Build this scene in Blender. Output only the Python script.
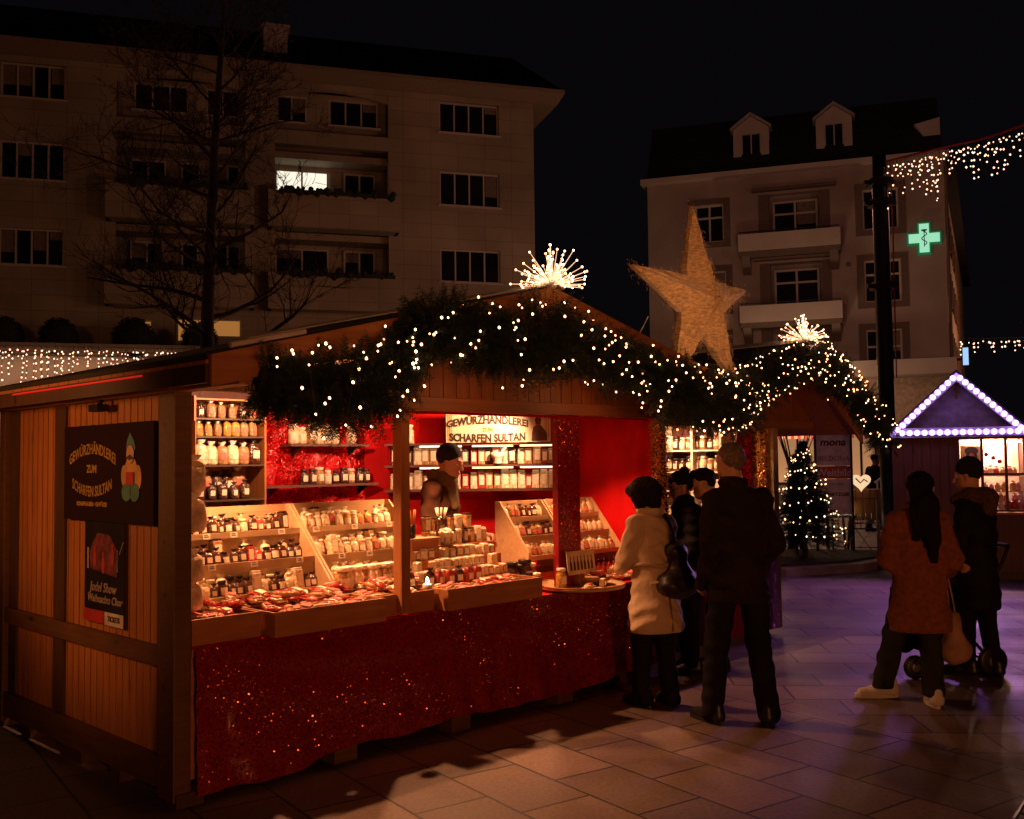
import bpy, bmesh, math, random
import numpy as np
from mathutils import Vector, Matrix
R = random.Random(7)
PI = math.pi
rad = math.radians
for o in list(bpy.data.objects):
    bpy.data.objects.remove(o, do_unlink=True)
sc = bpy.context.scene
C = sc.collection

# ------------------------------------------------------------------ camera
cam_d = bpy.data.cameras.new('camera')
cam = bpy.data.objects.new('camera', cam_d)
C.objects.link(cam)
cam_d.sensor_width = 36
cam_d.lens = 1010 / 1024 * 36
cam_d.clip_start = 0.1
cam_d.clip_end = 1000
pitch = math.atan(50.5 / 1010)
roll = math.atan(0.012)
cam.matrix_world = Matrix.Translation((0, 0, 1.72)) @ Matrix.Rotation(PI / 2 + pitch, 4, 'X') @ Matrix.Rotation(-roll, 4, 'Z')
sc.camera = cam

# ------------------------------------------------------------------ world, exposure
w = bpy.data.worlds.new('World')
sc.world = w
w.use_nodes = True
bg = w.node_tree.nodes['Background']
bg.inputs[0].default_value = (0.62, 0.5, 0.66, 1)
bg.inputs[1].default_value = 0.0036
sc.view_settings.view_transform = 'Standard'
sc.view_settings.look = 'None'
sc.view_settings.exposure = 0.0
sc.view_settings.gamma = 1.0
try:
    sc.cycles.use_denoising = True
    sc.cycles.max_bounces = 6
    sc.cycles.diffuse_bounces = 3
    sc.cycles.glossy_bounces = 3
    sc.cycles.transmission_bounces = 4
    sc.cycles.transparent_max_bounces = 6
    sc.cycles.sample_clamp_indirect = 3.0
    sc.cycles.use_light_tree = True
except Exception:
    pass

def lamp(name, loc, power, col, size=0.05, kind='POINT', target=None, spot=None, shape=None):
    d = bpy.data.lights.new(name, kind)
    d.energy = power
    d.color = col
    if kind == 'AREA':
        d.shape = 'RECTANGLE'
        d.size, d.size_y = shape
    else:
        d.shadow_soft_size = size
    if kind == 'SPOT':
        d.spot_size = rad(spot)
        d.spot_blend = 0.6
    o = bpy.data.objects.new(name, d)
    o.location = loc
    if target is not None:
        v = Vector(target) - Vector(loc)
        o.rotation_euler = v.to_track_quat('-Z', 'Y').to_euler()
    C.objects.link(o)
    return o

# frames: the two spice stalls, the two buildings, the purple stall
A_ANG = rad(45.5)
FA = Matrix.Translation((-1.686, 5.149, 0)) @ Matrix.Rotation(A_ANG, 4, 'Z')
FL = Matrix.Translation((-17.84, 34.8, 0)) @ Matrix.Rotation(math.atan2(.28478, .95859), 4, 'Z')
FR = Matrix.Translation((6.19, 45.5, 0)) @ Matrix.Rotation(math.atan2(-.3167, .9485), 4, 'Z')
FC = Matrix.Translation((5.42, 14.5, 0)) @ Matrix.Rotation(rad(-22), 4, 'Z')
def LA(x, y, z): return FA @ Vector((x, y, z))
def LL(x, y, z): return FL @ Vector((x, y, z))
def LR(x, y, z): return FR @ Vector((x, y, z))
def LC(x, y, z): return FC @ Vector((x, y, z))

WARM = (1.0, 0.50, 0.27)
# lamps hung inside the near stall under its front beam
for i, (wx, dy, pw) in enumerate([(0.75, 0.66, 175), (2.15, 0.60, 175), (3.4, 0.55, 110)]):
    lamp('stall_lamp', LA(wx, dy, 2.13), pw * 1.2, (1.0, 0.41, 0.175), 0.03, 'SPOT', LA(wx, dy - .42, 0), 104)
lamp('stall_lamp', LA(3.4, 0.85, 2.2), 115, WARM, 0.05, 'SPOT', LA(3.0, 2.0, 1.3), 130)
lamp('stall_lamp', LA(1.4, 0.95, 2.25), 130, WARM, 0.05, 'SPOT', LA(1.5, 2.3, 1.4), 136)
# second stall
lamp('stall_lamp', LA(5.0, 0.9, 2.2), 75, WARM, 0.03, 'SPOT', LA(5.2, 1.5, 0), 112)
lamp('stall_lamp', LA(5.7, 1.2, 2.2), 90, WARM, 0.03, 'SPOT', LA(6.3, 1.3, 1.0), 140)
# added lamps hidden under the front overhang, brightening crate fronts and cloth
for wx in (0.7, 1.9, 3.1): lamp('overhang_fill', LA(wx, -0.42, 2.14), 2.5, (1.0, 0.36, 0.11), 0.08)
# unseen lamps of the square, placed to light the facades
lamp('street_light', (-1.0, 27.0, 6.5), 225, (1.0, 0.42, 0.17), 0.4)
lamp('street_light', (-15.0, 20.0, 7.5), 220, (1.0, 0.42, 0.17), 0.4)
lamp('street_light', (7.0, 28.0, 8.5), 380, (1.0, 0.42, 0.30), 0.4)
lamp('street_light', (15.0, 27.0, 9.0), 380, (1.0, 0.42, 0.33), 0.4)
# the stall beyond the left edge lights the plank wall
lamp('stall_lamp', LA(-2.3, 1.5, 2.1), 135, (1.0, 0.34, 0.09), 0.25, 'SPOT', LA(0, 1.25, 1.75), 70)
# purple stall: serving window, and an added spot spreading violet over the paving
lamp('stall_lamp', LC(1.35, 0.8, 1.9), 70, (1.0, 0.60, 0.42), 0.05)
lamp('led_fill', LC(0.95, -0.32, 2.35), 260, (0.60, 0.20, 0.95), 0.25, 'SPOT', LC(-0.6, -3.4, 0), 104)
# added violet lamp brightening the signboard, then shop fronts in the side street
lamp('led_fill', LC(-0.6, -1.6, 2.6), 12, (0.66, 0.36, 0.9), 0.3)
lamp('shop_light', LR(6.5, -3.0, 3.6), 300, (1.0, 0.62, 0.36), 0.3)
lamp('shop_light', LR(6.0, -12.0, 4.4), 260, (1.0, 0.62, 0.36), 0.3)
lamp('shop_light', LL(1.5, -1.3, 5.5), 75, (1.0, 0.52, 0.27), 0.2, 'AREA', LL(1.5, -0.2, 3.6), None, (10.0, 0.25))
# light falling on the backs of the passers-by from a stall behind the camera
lamp('stall_lamp', (4.0, -6.0, 1.35), 1000, (1.0, 0.31, 0.095), 0.4)

# ------------------------------------------------------------------ materials
MATS = {}
def new_mat(name):
    m = bpy.data.materials.new(name)
    m.use_nodes = True
    nt = m.node_tree
    b = nt.nodes['Principled BSDF']
    return m, nt, b
def pick(nt, kind, **kw):
    n = nt.nodes.new(kind)
    for k, v in kw.items():
        if k in n.inputs: n.inputs[k].default_value = v
        else: setattr(n, k, v)
    return n
def rgb(c): return (c[0], c[1], c[2], 1)
def ramp(nt, fac, stops):
    r = nt.nodes.new('ShaderNodeValToRGB')
    e = r.color_ramp.elements
    e[0].position, e[0].color = stops[0][0], rgb(stops[0][1])
    e[1].position, e[1].color = stops[-1][0], rgb(stops[-1][1])
    for p, c in stops[1:-1]:
        x = e.new(p); x.color = rgb(c)
    nt.links.new(fac, r.inputs[0])
    return r.outputs[0]
def plain(name, col, rough=0.6, metal=0.0, var=0.25, scale=8, bump=0.0, bscale=60, obj=True, spec=0.5, sheen=0, stretch=(1, 1, 1)):
    if name in MATS: return MATS[name]
    m, nt, b = new_mat(name)
    tc = nt.nodes.new('ShaderNodeTexCoord')
    mp = nt.nodes.new('ShaderNodeMapping')
    mp.inputs['Scale'].default_value = stretch
    nt.links.new(tc.outputs['Object'], mp.inputs[0])
    n = pick(nt, 'ShaderNodeTexNoise', Scale=scale, Detail=4.0)
    nt.links.new(mp.outputs[0], n.inputs['Vector'])
    c1 = [max(0, x * (1 - var)) for x in col]; c2 = [min(1, x * (1 + var)) for x in col]
    nt.links.new(ramp(nt, n.outputs[0], [(0.3, c1), (0.7, c2)]), b.inputs['Base Color'])
    b.inputs['Roughness'].default_value = rough
    b.inputs['Metallic'].default_value = metal
    b.inputs['Specular IOR Level'].default_value = spec
    if sheen: b.inputs['Sheen Weight'].default_value = sheen
    if bump:
        n2 = pick(nt, 'ShaderNodeTexNoise', Scale=bscale, Detail=3.0)
        nt.links.new(mp.outputs[0], n2.inputs['Vector'])
        bp = nt.nodes.new('ShaderNodeBump')
        bp.inputs['Strength'].default_value = bump
        bp.inputs['Distance'].default_value = 0.01
        nt.links.new(n2.outputs[0], bp.inputs['Height'])
        nt.links.new(bp.outputs[0], b.inputs['Normal'])
    MATS[name] = m
    return m
def wood(name, c1, c2, axis=2, rough=0.55, scale=1.0):
    """planed softwood: grain along one axis, knots, per-board tint from a low-frequency cell pattern"""
    if name in MATS: return MATS[name]
    m, nt, b = new_mat(name)
    tc = nt.nodes.new('ShaderNodeTexCoord')
    mp = nt.nodes.new('ShaderNodeMapping')
    s = [14 * scale] * 3; s[axis] = 0.9 * scale
    mp.inputs['Scale'].default_value = s
    nt.links.new(tc.outputs['Object'], mp.inputs[0])
    n = pick(nt, 'ShaderNodeTexNoise', Scale=2.2, Detail=7.0, Roughness=0.65, Distortion=0.6)
    nt.links.new(mp.outputs[0], n.inputs['Vector'])
    col = ramp(nt, n.outputs[0], [(0.25, c1), (0.5, [(a + b_) / 2 for a, b_ in zip(c1, c2)]), (0.75, c2)])
    mp2 = nt.nodes.new('ShaderNodeMapping')
    s2 = [7.0] * 3; s2[axis] = 2.2
    mp2.inputs['Scale'].default_value = s2
    nt.links.new(tc.outputs['Object'], mp2.inputs[0])
    v = pick(nt, 'ShaderNodeTexVoronoi', Scale=1.0)
    nt.links.new(mp2.outputs[0], v.inputs['Vector'])
    kr = ramp(nt, v.outputs['Distance'], [(0.05, (0.28, 0.22, 0.18)), (0.14, (1, 1, 1))])
    mx = nt.nodes.new('ShaderNodeMix'); mx.data_type = 'RGBA'; mx.blend_type = 'MULTIPLY'
    mx.inputs[0].default_value = 0.85
    nt.links.new(col, mx.inputs[6]); nt.links.new(kr, mx.inputs[7])
    big = pick(nt, 'ShaderNodeTexNoise', Scale=1.3, Detail=3.0)
    nt.links.new(tc.outputs['Object'], big.inputs['Vector'])
    mx2 = nt.nodes.new('ShaderNodeMix'); mx2.data_type = 'RGBA'; mx2.blend_type = 'MULTIPLY'
    mx2.inputs[0].default_value = 0.8
    nt.links.new(mx.outputs[2], mx2.inputs[6])
    nt.links.new(ramp(nt, big.outputs[0], [(0.3, (0.6, 0.55, 0.5)), (0.65, (1, 1, 1))]), mx2.inputs[7])
    nt.links.new(mx2.outputs[2], b.inputs['Base Color'])
    b.inputs['Roughness'].default_value = rough
    bp = nt.nodes.new('ShaderNodeBump'); bp.inputs['Strength'].default_value = 0.25; bp.inputs['Distance'].default_value = 0.004
    nt.links.new(n.outputs[0], bp.inputs['Height']); nt.links.new(bp.outputs[0], b.inputs['Normal'])
    MATS[name] = m
    return m
def emit(name, col, strength, sample=True):
    if name in MATS: return MATS[name]
    m, nt, b = new_mat(name)
    b.inputs['Base Color'].default_value = rgb([x * .5 for x in col])
    b.inputs['Emission Color'].default_value = rgb(col)
    b.inputs['Emission Strength'].default_value = strength
    if not sample: m.cycles.emission_sampling = 'NONE'
    MATS[name] = m
    return m
def sequin(name, base, flake=1.0, scale=260.0, drape=1.0, rough=0.3, share=0.35, dim=0.55, metal=1.0):
    """cloth set with tiny round sequins, every one tilted its own way"""
    m, nt, b = new_mat(name)
    tc = nt.nodes.new('ShaderNodeTexCoord')
    v = pick(nt, 'ShaderNodeTexVoronoi', Scale=scale)
    nt.links.new(tc.outputs['Object'], v.inputs['Vector'])
    sub = nt.nodes.new('ShaderNodeVectorMath'); sub.operation = 'SUBTRACT'; sub.inputs[1].default_value = (0.5, 0.5, 0.5)
    nt.links.new(v.outputs['Color'], sub.inputs[0])
    scl = nt.nodes.new('ShaderNodeVectorMath'); scl.operation = 'SCALE'; scl.inputs['Scale'].default_value = 1.15 * flake
    nt.links.new(sub.outputs[0], scl.inputs[0])
    geo = nt.nodes.new('ShaderNodeNewGeometry')
    wv = pick(nt, 'ShaderNodeTexNoise', Scale=7.0, Detail=4.0, Distortion=0.8)
    nt.links.new(tc.outputs['Object'], wv.inputs['Vector'])
    bp = nt.nodes.new('ShaderNodeBump'); bp.inputs['Strength'].default_value = 0.7 * drape; bp.inputs['Distance'].default_value = 0.05
    nt.links.new(wv.outputs[0], bp.inputs['Height'])
    add = nt.nodes.new('ShaderNodeVectorMath'); add.operation = 'ADD'
    nt.links.new(bp.outputs[0], add.inputs[0])
    nm = nt.nodes.new('ShaderNodeVectorMath'); nm.operation = 'NORMALIZE'
    nt.links.new(add.outputs[0], nm.inputs[0])
    nt.links.new(nm.outputs[0], b.inputs['Normal'])
    sep = nt.nodes.new('ShaderNodeSeparateColor'); nt.links.new(v.outputs['Color'], sep.inputs[0])
    nt.links.new(ramp(nt, sep.outputs[0], [(0.0, [x * dim for x in base]), (1.0, [min(1, x * 1.3) for x in base])]), b.inputs['Base Color'])
    gate = nt.nodes.new('ShaderNodeVectorMath'); gate.operation = 'SCALE'; nt.links.new(scl.outputs[0], gate.inputs[0])
    met = nt.nodes.new('ShaderNodeMath'); met.operation = 'GREATER_THAN'; met.inputs[1].default_value = share
    nt.links.new(sep.outputs[1], met.inputs[0]); mm = nt.nodes.new('ShaderNodeMath'); mm.operation = 'MULTIPLY'; mm.inputs[1].default_value = metal; nt.links.new(met.outputs[0], mm.inputs[0]); nt.links.new(mm.outputs[0], b.inputs['Metallic'])
    nt.links.new(met.outputs[0], gate.inputs['Scale']); nt.links.new(gate.outputs[0], add.inputs[1])
    b.inputs['Roughness'].default_value = rough
    MATS[name] = m
    return m

pine = wood('pine', (0.28, 0.095, 0.022), (0.50, 0.20, 0.058), 2)
pine_x = wood('pine_x', (0.30, 0.105, 0.028), (0.54, 0.22, 0.068), 0)
pine_y = wood('pine_y', (0.30, 0.105, 0.028), (0.54, 0.22, 0.068), 1)
pine_pale = wood('pine_pale', (0.48, 0.31, 0.16), (0.66, 0.46, 0.25), 0)
dark_wood = wood('dark_wood', (0.045, 0.02, 0.01), (0.10, 0.045, 0.022), 2)
red_wood = wood('red_wood', (0.085, 0.025, 0.014), (0.17, 0.055, 0.03), 2)
weathered = wood('weathered', (0.085, 0.038, 0.014), (0.17, 0.078, 0.028), 0)
weathered_y = wood('weathered_y', (0.085, 0.038, 0.014), (0.17, 0.078, 0.028), 1)
stained = wood('stained', (0.13, 0.04, 0.014), (0.25, 0.085, 0.03), 2)
stained_x = wood('stained_x', (0.13, 0.04, 0.014), (0.25, 0.085, 0.03), 0)
bitumen = plain('bitumen', (0.018, 0.014, 0.013), 0.85, var=0.4, scale=6, bump=0.4, bscale=90)
white_metal = plain('white_metal', (0.55, 0.5, 0.45), 0.4, var=0.12)
dark_metal = plain('dark_metal', (0.02, 0.02, 0.022), 0.45, metal=0.6)
steel = plain('steel', (0.3, 0.3, 0.32), 0.35, metal=0.9)
black_plastic = plain('black_plastic', (0.012, 0.012, 0.014), 0.4)
sequin_gilt = plain('sequin_gilt', (0.85, 0.22, 0.10), 0.28, metal=1.0, var=.3, scale=30)
sequin_scarlet = plain('sequin_scarlet', (0.85, 0.05, 0.04), 0.25, metal=1.0, var=.3, scale=30)
seq_red = sequin('seq_red', (0.55, 0.006, 0.010), 0.8, 140.0, 1.8, rough=0.28, share=0.6, dim=0.75, metal=0.8)
seq_dark = sequin('seq_dark', (0.20, 0.004, 0.007), 1.0, 150.0, 0.35, rough=0.3, share=0.84, dim=0.85, metal=0.6)
red_cloth = plain('red_cloth', (0.50, 0.003, 0.005), 0.75, var=0.2, scale=3, bump=0.3, bscale=25, spec=0.15)
tinsel_gold = sequin('tinsel_gold', (0.75, 0.36, 0.08), 1.4, 120.0, rough=0.2)
tinsel_red = sequin('tinsel_red', (0.60, 0.015, 0.03), 1.4, 120.0, rough=0.25)
fir = plain('fir', (0.020, 0.036, 0.016), 0.55, var=0.5, scale=20)
fir_core = plain('fir_core', (0.008, 0.010, 0.006), 0.9, var=0.4)
bulb_warm = emit('bulb_warm', (1.0, 0.46, 0.21), 9)
bulb_far = emit('bulb_far', (1.0, 0.54, 0.34), 3.2, False)
bulb_burst = emit('bulb_burst', (1.0, 0.50, 0.24), 9)
bulb_purple = emit('bulb_purple', (0.60, 0.34, 1.0), 4.2)
wire_mat = plain('wire_green', (0.01, 0.02, 0.01), 0.6)
wire_red = plain('wire_red', (0.28, 0.012, 0.01), 0.5)
glass_dark = plain('glass_dark', (0.010, 0.009, 0.010), 0.08, var=0.5, scale=0.6, spec=0.7)
skin = plain('skin', (0.58, 0.31, 0.20), 0.5, var=0.08, scale=30)
lips = plain('lips', (0.38, 0.12, 0.10), 0.45)
eye_white = plain('eye_white', (0.6, 0.58, 0.55), 0.2, var=0.02)
eye_iris = plain('eye_iris', (0.03, 0.02, 0.015), 0.1)

# ------------------------------------------------------------------ mesh helpers
class MB:
    def __init__(self): self.v = []; self.f = []; self.mi = []; self.cur = 0
    def add(self, vs, fs):
        n = len(self.v)
        self.v += [tuple(p) for p in vs]
        self.f += [tuple(i + n for i in f) for f in fs]
        self.mi += [self.cur] * len(fs)
        return self
    def box(self, x0, x1, y0, y1, z0, z1, M=None):
        vs = [Vector((x, y, z)) for z in (z0, z1) for y in (y0, y1) for x in (x0, x1)]
        if M is not None: vs = [M @ p for p in vs]
        return self.add(vs, [(0, 2, 3, 1), (4, 5, 7, 6), (0, 1, 5, 4), (2, 6, 7, 3), (0, 4, 6, 2), (1, 3, 7, 5)])
    def tube(self, pts, rs, n=8, cap=True):
        pts = [Vector(p) for p in pts]
        if not hasattr(rs, '__len__'): rs = [rs] * len(pts)
        vs = []; fs = []
        ref = None
        for i, p in enumerate(pts):
            t = (pts[min(i + 1, len(pts) - 1)] - pts[max(i - 1, 0)])
            if t.length < 1e-9: t = Vector((0, 0, 1))
            t.normalize()
            if ref is None:
                ref = Vector((0, 0, 1)) if abs(t.z) < 0.9 else Vector((1, 0, 0))
            a = t.cross(ref)
            if a.length < 1e-4: a = t.cross(Vector((1, 0.3, 0)))
            a.normalize(); b = t.cross(a); ref = a.cross(t)
            for k in range(n):
                q = 2 * PI * k / n
                vs.append(p + (a * math.cos(q) + b * math.sin(q)) * rs[i])
        for i in range(len(pts) - 1):
            for k in range(n):
                k2 = (k + 1) % n
                fs.append((i * n + k, i * n + k2, (i + 1) * n + k2, (i + 1) * n + k))
        if cap:
            fs.append(tuple(range(n))[::-1]); fs.append(tuple((len(pts) - 1) * n + k for k in range(n)))
        return self.add(vs, fs)
    def lathe(self, prof, n=14, c=(0, 0, 0), M=None):
        vs = []; fs = []
        for r, z in prof:
            for k in range(n):
                q = 2 * PI * k / n
                vs.append(Vector((c[0] + r * math.cos(q), c[1] + r * math.sin(q), c[2] + z)))
        if M is not None: vs = [M @ p for p in vs]
        for i in range(len(prof) - 1):
            for k in range(n):
                k2 = (k + 1) % n
                fs.append((i * n + k, i * n + k2, (i + 1) * n + k2, (i + 1) * n + k))
        fs.append(tuple(range(n))[::-1]); fs.append(tuple((len(prof) - 1) * n + k for k in range(n)))
        return self.add(vs, fs)
    def prism(self, poly, y0, y1, axis='y'):
        """poly of (a, b) swept from y0 to y1 along the axis"""
        n = len(poly)
        def P(a, b, t):
            return (a, t, b) if axis == 'y' else ((t, a, b) if axis == 'x' else (a, b, t))
        vs = [P(a, b, y0) for a, b in poly] + [P(a, b, y1) for a, b in poly]
        fs = [tuple(range(n)), tuple(range(2 * n - 1, n - 1, -1))]
        fs += [(i, i + n, (i + 1) % n + n, (i + 1) % n) for i in range(n)]
        return self.add(vs, fs)
    def ico(self, c, r, sub=1, s=(1, 1, 1)):
        bm = bmesh.new(); bmesh.ops.create_icosphere(bm, subdivisions=sub, radius=1)
        bm.verts.ensure_lookup_table()
        vs = [(c[0] + v.co.x * r * s[0], c[1] + v.co.y * r * s[1], c[2] + v.co.z * r * s[2]) for v in bm.verts]
        fs = [tuple(v.index for v in f.verts) for f in bm.faces]
        bm.free()
        return self.add(vs, fs)
    def mesh(self, name, mats, smooth=False, fix=True):
        me = bpy.data.meshes.new(name)
        me.from_pydata(self.v, [], self.f)
        if not isinstance(mats, (list, tuple)): mats = [mats]
        for m in mats: me.materials.append(m)
        if len(mats) > 1: me.polygons.foreach_set('material_index', self.mi)
        if fix and len(self.f) < 30000:
            bm = bmesh.new(); bm.from_mesh(me); bmesh.ops.recalc_face_normals(bm, faces=bm.faces); bm.to_mesh(me); bm.free()
        if smooth: me.polygons.foreach_set('use_smooth', [True] * len(me.polygons))
        me.update()
        return me

def link(name, me, parent=None, M=None):
    o = bpy.data.objects.new(name, me)
    C.objects.link(o)
    if parent is not None: o.parent = parent
    if M is not None: o.matrix_basis = M
    return o
def part(name, mb, mats, parent=None, smooth=False, bevel=0, M=None, label=None):
    me = mb.mesh(name, mats, smooth) if isinstance(mb, MB) else mb
    o = link(name, me, parent, M)
    if bevel:
        md = o.modifiers.new('bevel', 'BEVEL'); md.width = bevel; md.segments = 2; md.limit_method = 'ANGLE'
    if label: o['label'] = label
    return o
def tag(o, label, cat, group=None, kind=None):
    o['label'] = label; o['category'] = cat
    if group: o['group'] = group
    if kind: o['kind'] = kind
    return o
def thing(name, label, cat, M, group=None):
    o = bpy.data.objects.new(name, None)
    o.empty_display_size = 0.1
    C.objects.link(o)
    o.matrix_basis = M if isinstance(M, Matrix) else Matrix.Translation(M)
    return tag(o, label, cat, group)
def struct(name, mb, mats, M=None, label=None):
    o = part(name, mb, mats, M=M)
    o['kind'] = 'structure'
    if label: o['label'] = label
    return o
def T(x, y, z, rz=0, rx=0, ry=0, s=1):
    return Matrix.Translation((x, y, z)) @ Matrix.Rotation(rz, 4, 'Z') @ Matrix.Rotation(rx, 4, 'X') @ Matrix.Rotation(ry, 4, 'Y') @ Matrix.Scale(s, 4)
class Proto:
    """a thing built once; every later use copies it with its parts and sub-parts"""
    def __init__(self, root): self.root = root; self.used = False
    def put(self, M, label=None, group=None):
        if not self.used:
            self.used = True; r = self.root
        else:
            r = self.root.copy(); C.objects.link(r)
            for ch in self.root.children:
                c = ch.copy(); C.objects.link(c); c.parent = r
                for g in ch.children:
                    d = g.copy(); C.objects.link(d); d.parent = c
        r.matrix_basis = M
        if label: r['label'] = label
        if group: r['group'] = group
        return r
def text_mb(mb, s, size, M, warp=None, offset=0.0, depth=0.002, font_space=1.0, squash=1.0):
    """letters as real raised shapes: x along the line, y up, laid on the plane of M"""
    cu = bpy.data.curves.new('t', 'FONT'); cu.body = s; cu.size = size; cu.align_x = 'CENTER'; cu.align_y = 'CENTER'
    cu.offset = offset; cu.extrude = depth; cu.resolution_u = 3; cu.space_character = font_space
    o = bpy.data.objects.new('t', cu); C.objects.link(o)
    dg = bpy.context.evaluated_depsgraph_get()
    me = bpy.data.meshes.new_from_object(o.evaluated_get(dg))
    vs = []
    for v in me.vertices:
        x, y, z = v.co.x * squash, v.co.y, v.co.z
        if warp: x, y = warp(x, y)
        vs.append(M @ Vector((x, y, z)))
    mb.add(vs, [tuple(p.vertices) for p in me.polygons])
    bpy.data.objects.remove(o, do_unlink=True); bpy.data.curves.remove(cu); bpy.data.meshes.remove(me)
UP = Matrix.Rotation(PI / 2, 4, 'X')          # text plane upright, facing -y

def sway(pts, k=6):
    """Catmull-Rom through points"""
    P = [Vector(p) for p in pts]; P = [P[0] * 2 - P[1]] + P + [P[-1] * 2 - P[-2]]
    out = []
    for i in range(1, len(P) - 2):
        for j in range(k):
            t = j / k
            a, b, c, d = P[i - 1:i + 3]
            out.append(0.5 * ((2 * b) + (c - a) * t + (2 * a - 5 * b + 4 * c - d) * t * t + (3 * b - a - 3 * c + d) * t ** 3))
    out.append(P[-2])
    return out
def light_string(name, label, M, pts, r, mat, wires=None, wire_m=None, group=None, cat='string lights', kind_bulb='bulb', hang=True):
    """a lit string: wire, the first hundred bulbs each a part, any more in one mass"""
    t = thing(name, label, cat, M, group)
    if wires:
        mb = MB()
        for wpts in wires: mb.tube(wpts, 0.0022 if wire_m is None else wire_m, 4)
        part('wire', mb, wire_mat, t)
    me = MB().ico((0, 0, 0), r, 1, (1, 1, 1.15)).mesh('bulb', mat, True)
    for p in pts[:100]: link(kind_bulb, me, t, Matrix.Translation(p) @ Matrix.Scale(R.uniform(.62, 1.12), 4))
    if len(pts) > 100:
        mb = MB()
        for p in pts[100:]: mb.ico(p, r * R.uniform(.62, 1.12), 1, (1, 1, 1.15))
        o = part('bulbs', mb, mat, t, True); o['kind'] = 'stuff'
    return t
# ================================================================== ground
def paving():
    m, nt, b = new_mat('paving')
    tc = nt.nodes.new('ShaderNodeTexCoord')
    outs = []
    for ang, off in ((-55, (0.13, 0.1, 0)), (-4, (0.2, 0.35, 0))):
        mp = nt.nodes.new('ShaderNodeMapping')
        mp.inputs['Rotation'].default_value = (0, 0, -rad(ang)); mp.inputs['Location'].default_value = off
        nt.links.new(tc.outputs['Object'], mp.inputs[0])
        nz = pick(nt, 'ShaderNodeTexNoise', Scale=1.4, Detail=2.0)
        nt.links.new(mp.outputs[0], nz.inputs['Vector'])
        sm = nt.nodes.new('ShaderNodeVectorMath'); sm.operation = 'SCALE'; sm.inputs['Scale'].default_value = 0.022
        nt.links.new(nz.outputs['Color'], sm.inputs[0])
        ad = nt.nodes.new('ShaderNodeVectorMath'); ad.operation = 'ADD'
        nt.links.new(mp.outputs[0], ad.inputs[0]); nt.links.new(sm.outputs[0], ad.inputs[1])
        br = nt.nodes.new('ShaderNodeTexBrick')
        br.inputs['Scale'].default_value = 1.0
        br.inputs['Brick Width'].default_value = 0.66; br.inputs['Row Height'].default_value = 0.43
        br.inputs['Mortar Size'].default_value = 0.009; br.inputs['Mortar Smooth'].default_value = 0.3
        br.offset = 0.45
        br.inputs['Color1'].default_value = (0.235, 0.155, 0.12, 1); br.inputs['Color2'].default_value = (0.13, 0.088, 0.070, 1)
        br.inputs['Mortar'].default_value = (0.010, 0.008, 0.007, 1)
        nt.links.new(ad.outputs[0], br.inputs['Vector'])
        outs.append(br)
    sx = nt.nodes.new('ShaderNodeSeparateXYZ'); nt.links.new(tc.outputs['Object'], sx.inputs[0])
    # the slabs change direction along a line across the square
    ma = nt.nodes.new('ShaderNodeMath'); ma.operation = 'MULTIPLY_ADD'; ma.inputs[1].default_value = 0.55; nt.links.new(sx.outputs[1], ma.inputs[0]); nt.links.new(sx.outputs[0], ma.inputs[2])
    gt = nt.nodes.new('ShaderNodeMath'); gt.operation = 'GREATER_THAN'; gt.inputs[1].default_value = 5.9; nt.links.new(ma.outputs[0], gt.inputs[0])
    mc = nt.nodes.new('ShaderNodeMix'); mc.data_type = 'RGBA'
    nt.links.new(gt.outputs[0], mc.inputs[0]); nt.links.new(outs[0].outputs['Color'], mc.inputs[6]); nt.links.new(outs[1].outputs['Color'], mc.inputs[7])
    mf = nt.nodes.new('ShaderNodeMix'); mf.data_type = 'FLOAT'
    nt.links.new(gt.outputs[0], mf.inputs[0]); nt.links.new(outs[0].outputs['Fac'], mf.inputs[2]); nt.links.new(outs[1].outputs['Fac'], mf.inputs[3])
    st = pick(nt, 'ShaderNodeTexNoise', Scale=1.1, Detail=6.0, Roughness=0.6); nt.links.new(tc.outputs['Object'], st.inputs['Vector'])
    mx = nt.nodes.new('ShaderNodeMix'); mx.data_type = 'RGBA'; mx.blend_type = 'MULTIPLY'; mx.inputs[0].default_value = 1
    nt.links.new(mc.outputs[2], mx.inputs[6]); nt.links.new(ramp(nt, st.outputs[0], [(0.3, (0.55, 0.52, 0.5)), (0.7, (1.15, 1.15, 1.15))]), mx.inputs[7])
    sp = pick(nt, 'ShaderNodeTexNoise', Scale=42.0, Detail=4.0); nt.links.new(tc.outputs['Object'], sp.inputs['Vector'])
    mx2 = nt.nodes.new('ShaderNodeMix'); mx2.data_type = 'RGBA'; mx2.blend_type = 'MULTIPLY'; mx2.inputs[0].default_value = 0.7
    nt.links.new(mx.outputs[2], mx2.inputs[6]); nt.links.new(ramp(nt, sp.outputs[0], [(0.3, (0.6, 0.6, 0.6)), (0.6, (1.1, 1.1, 1.1))]), mx2.inputs[7])
    nt.links.new(mx2.outputs[2], b.inputs['Base Color'])
    nt.links.new(ramp(nt, st.outputs[0], [(0.35, (0.5,) * 3), (0.65, (0.75,) * 3)]), b.inputs['Roughness'])
    h = nt.nodes.new('ShaderNodeMath'); h.operation = 'MULTIPLY_ADD'; h.inputs[1].default_value = -1.6
    nt.links.new(mf.outputs[0], h.inputs[0]); nt.links.new(sp.outputs[0], h.inputs[2])
    bp = nt.nodes.new('ShaderNodeBump'); bp.inputs['Strength'].default_value = 0.5; bp.inputs['Distance'].default_value = 0.006
    nt.links.new(h.outputs[0], bp.inputs['Height']); nt.links.new(bp.outputs[0], b.inputs['Normal'])
    return m
g = MB()
g.add([(-300, -100, 0), (300, -100, 0), (300, 500, 0), (-300, 500, 0)], [(0, 1, 2, 3)])
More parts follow.
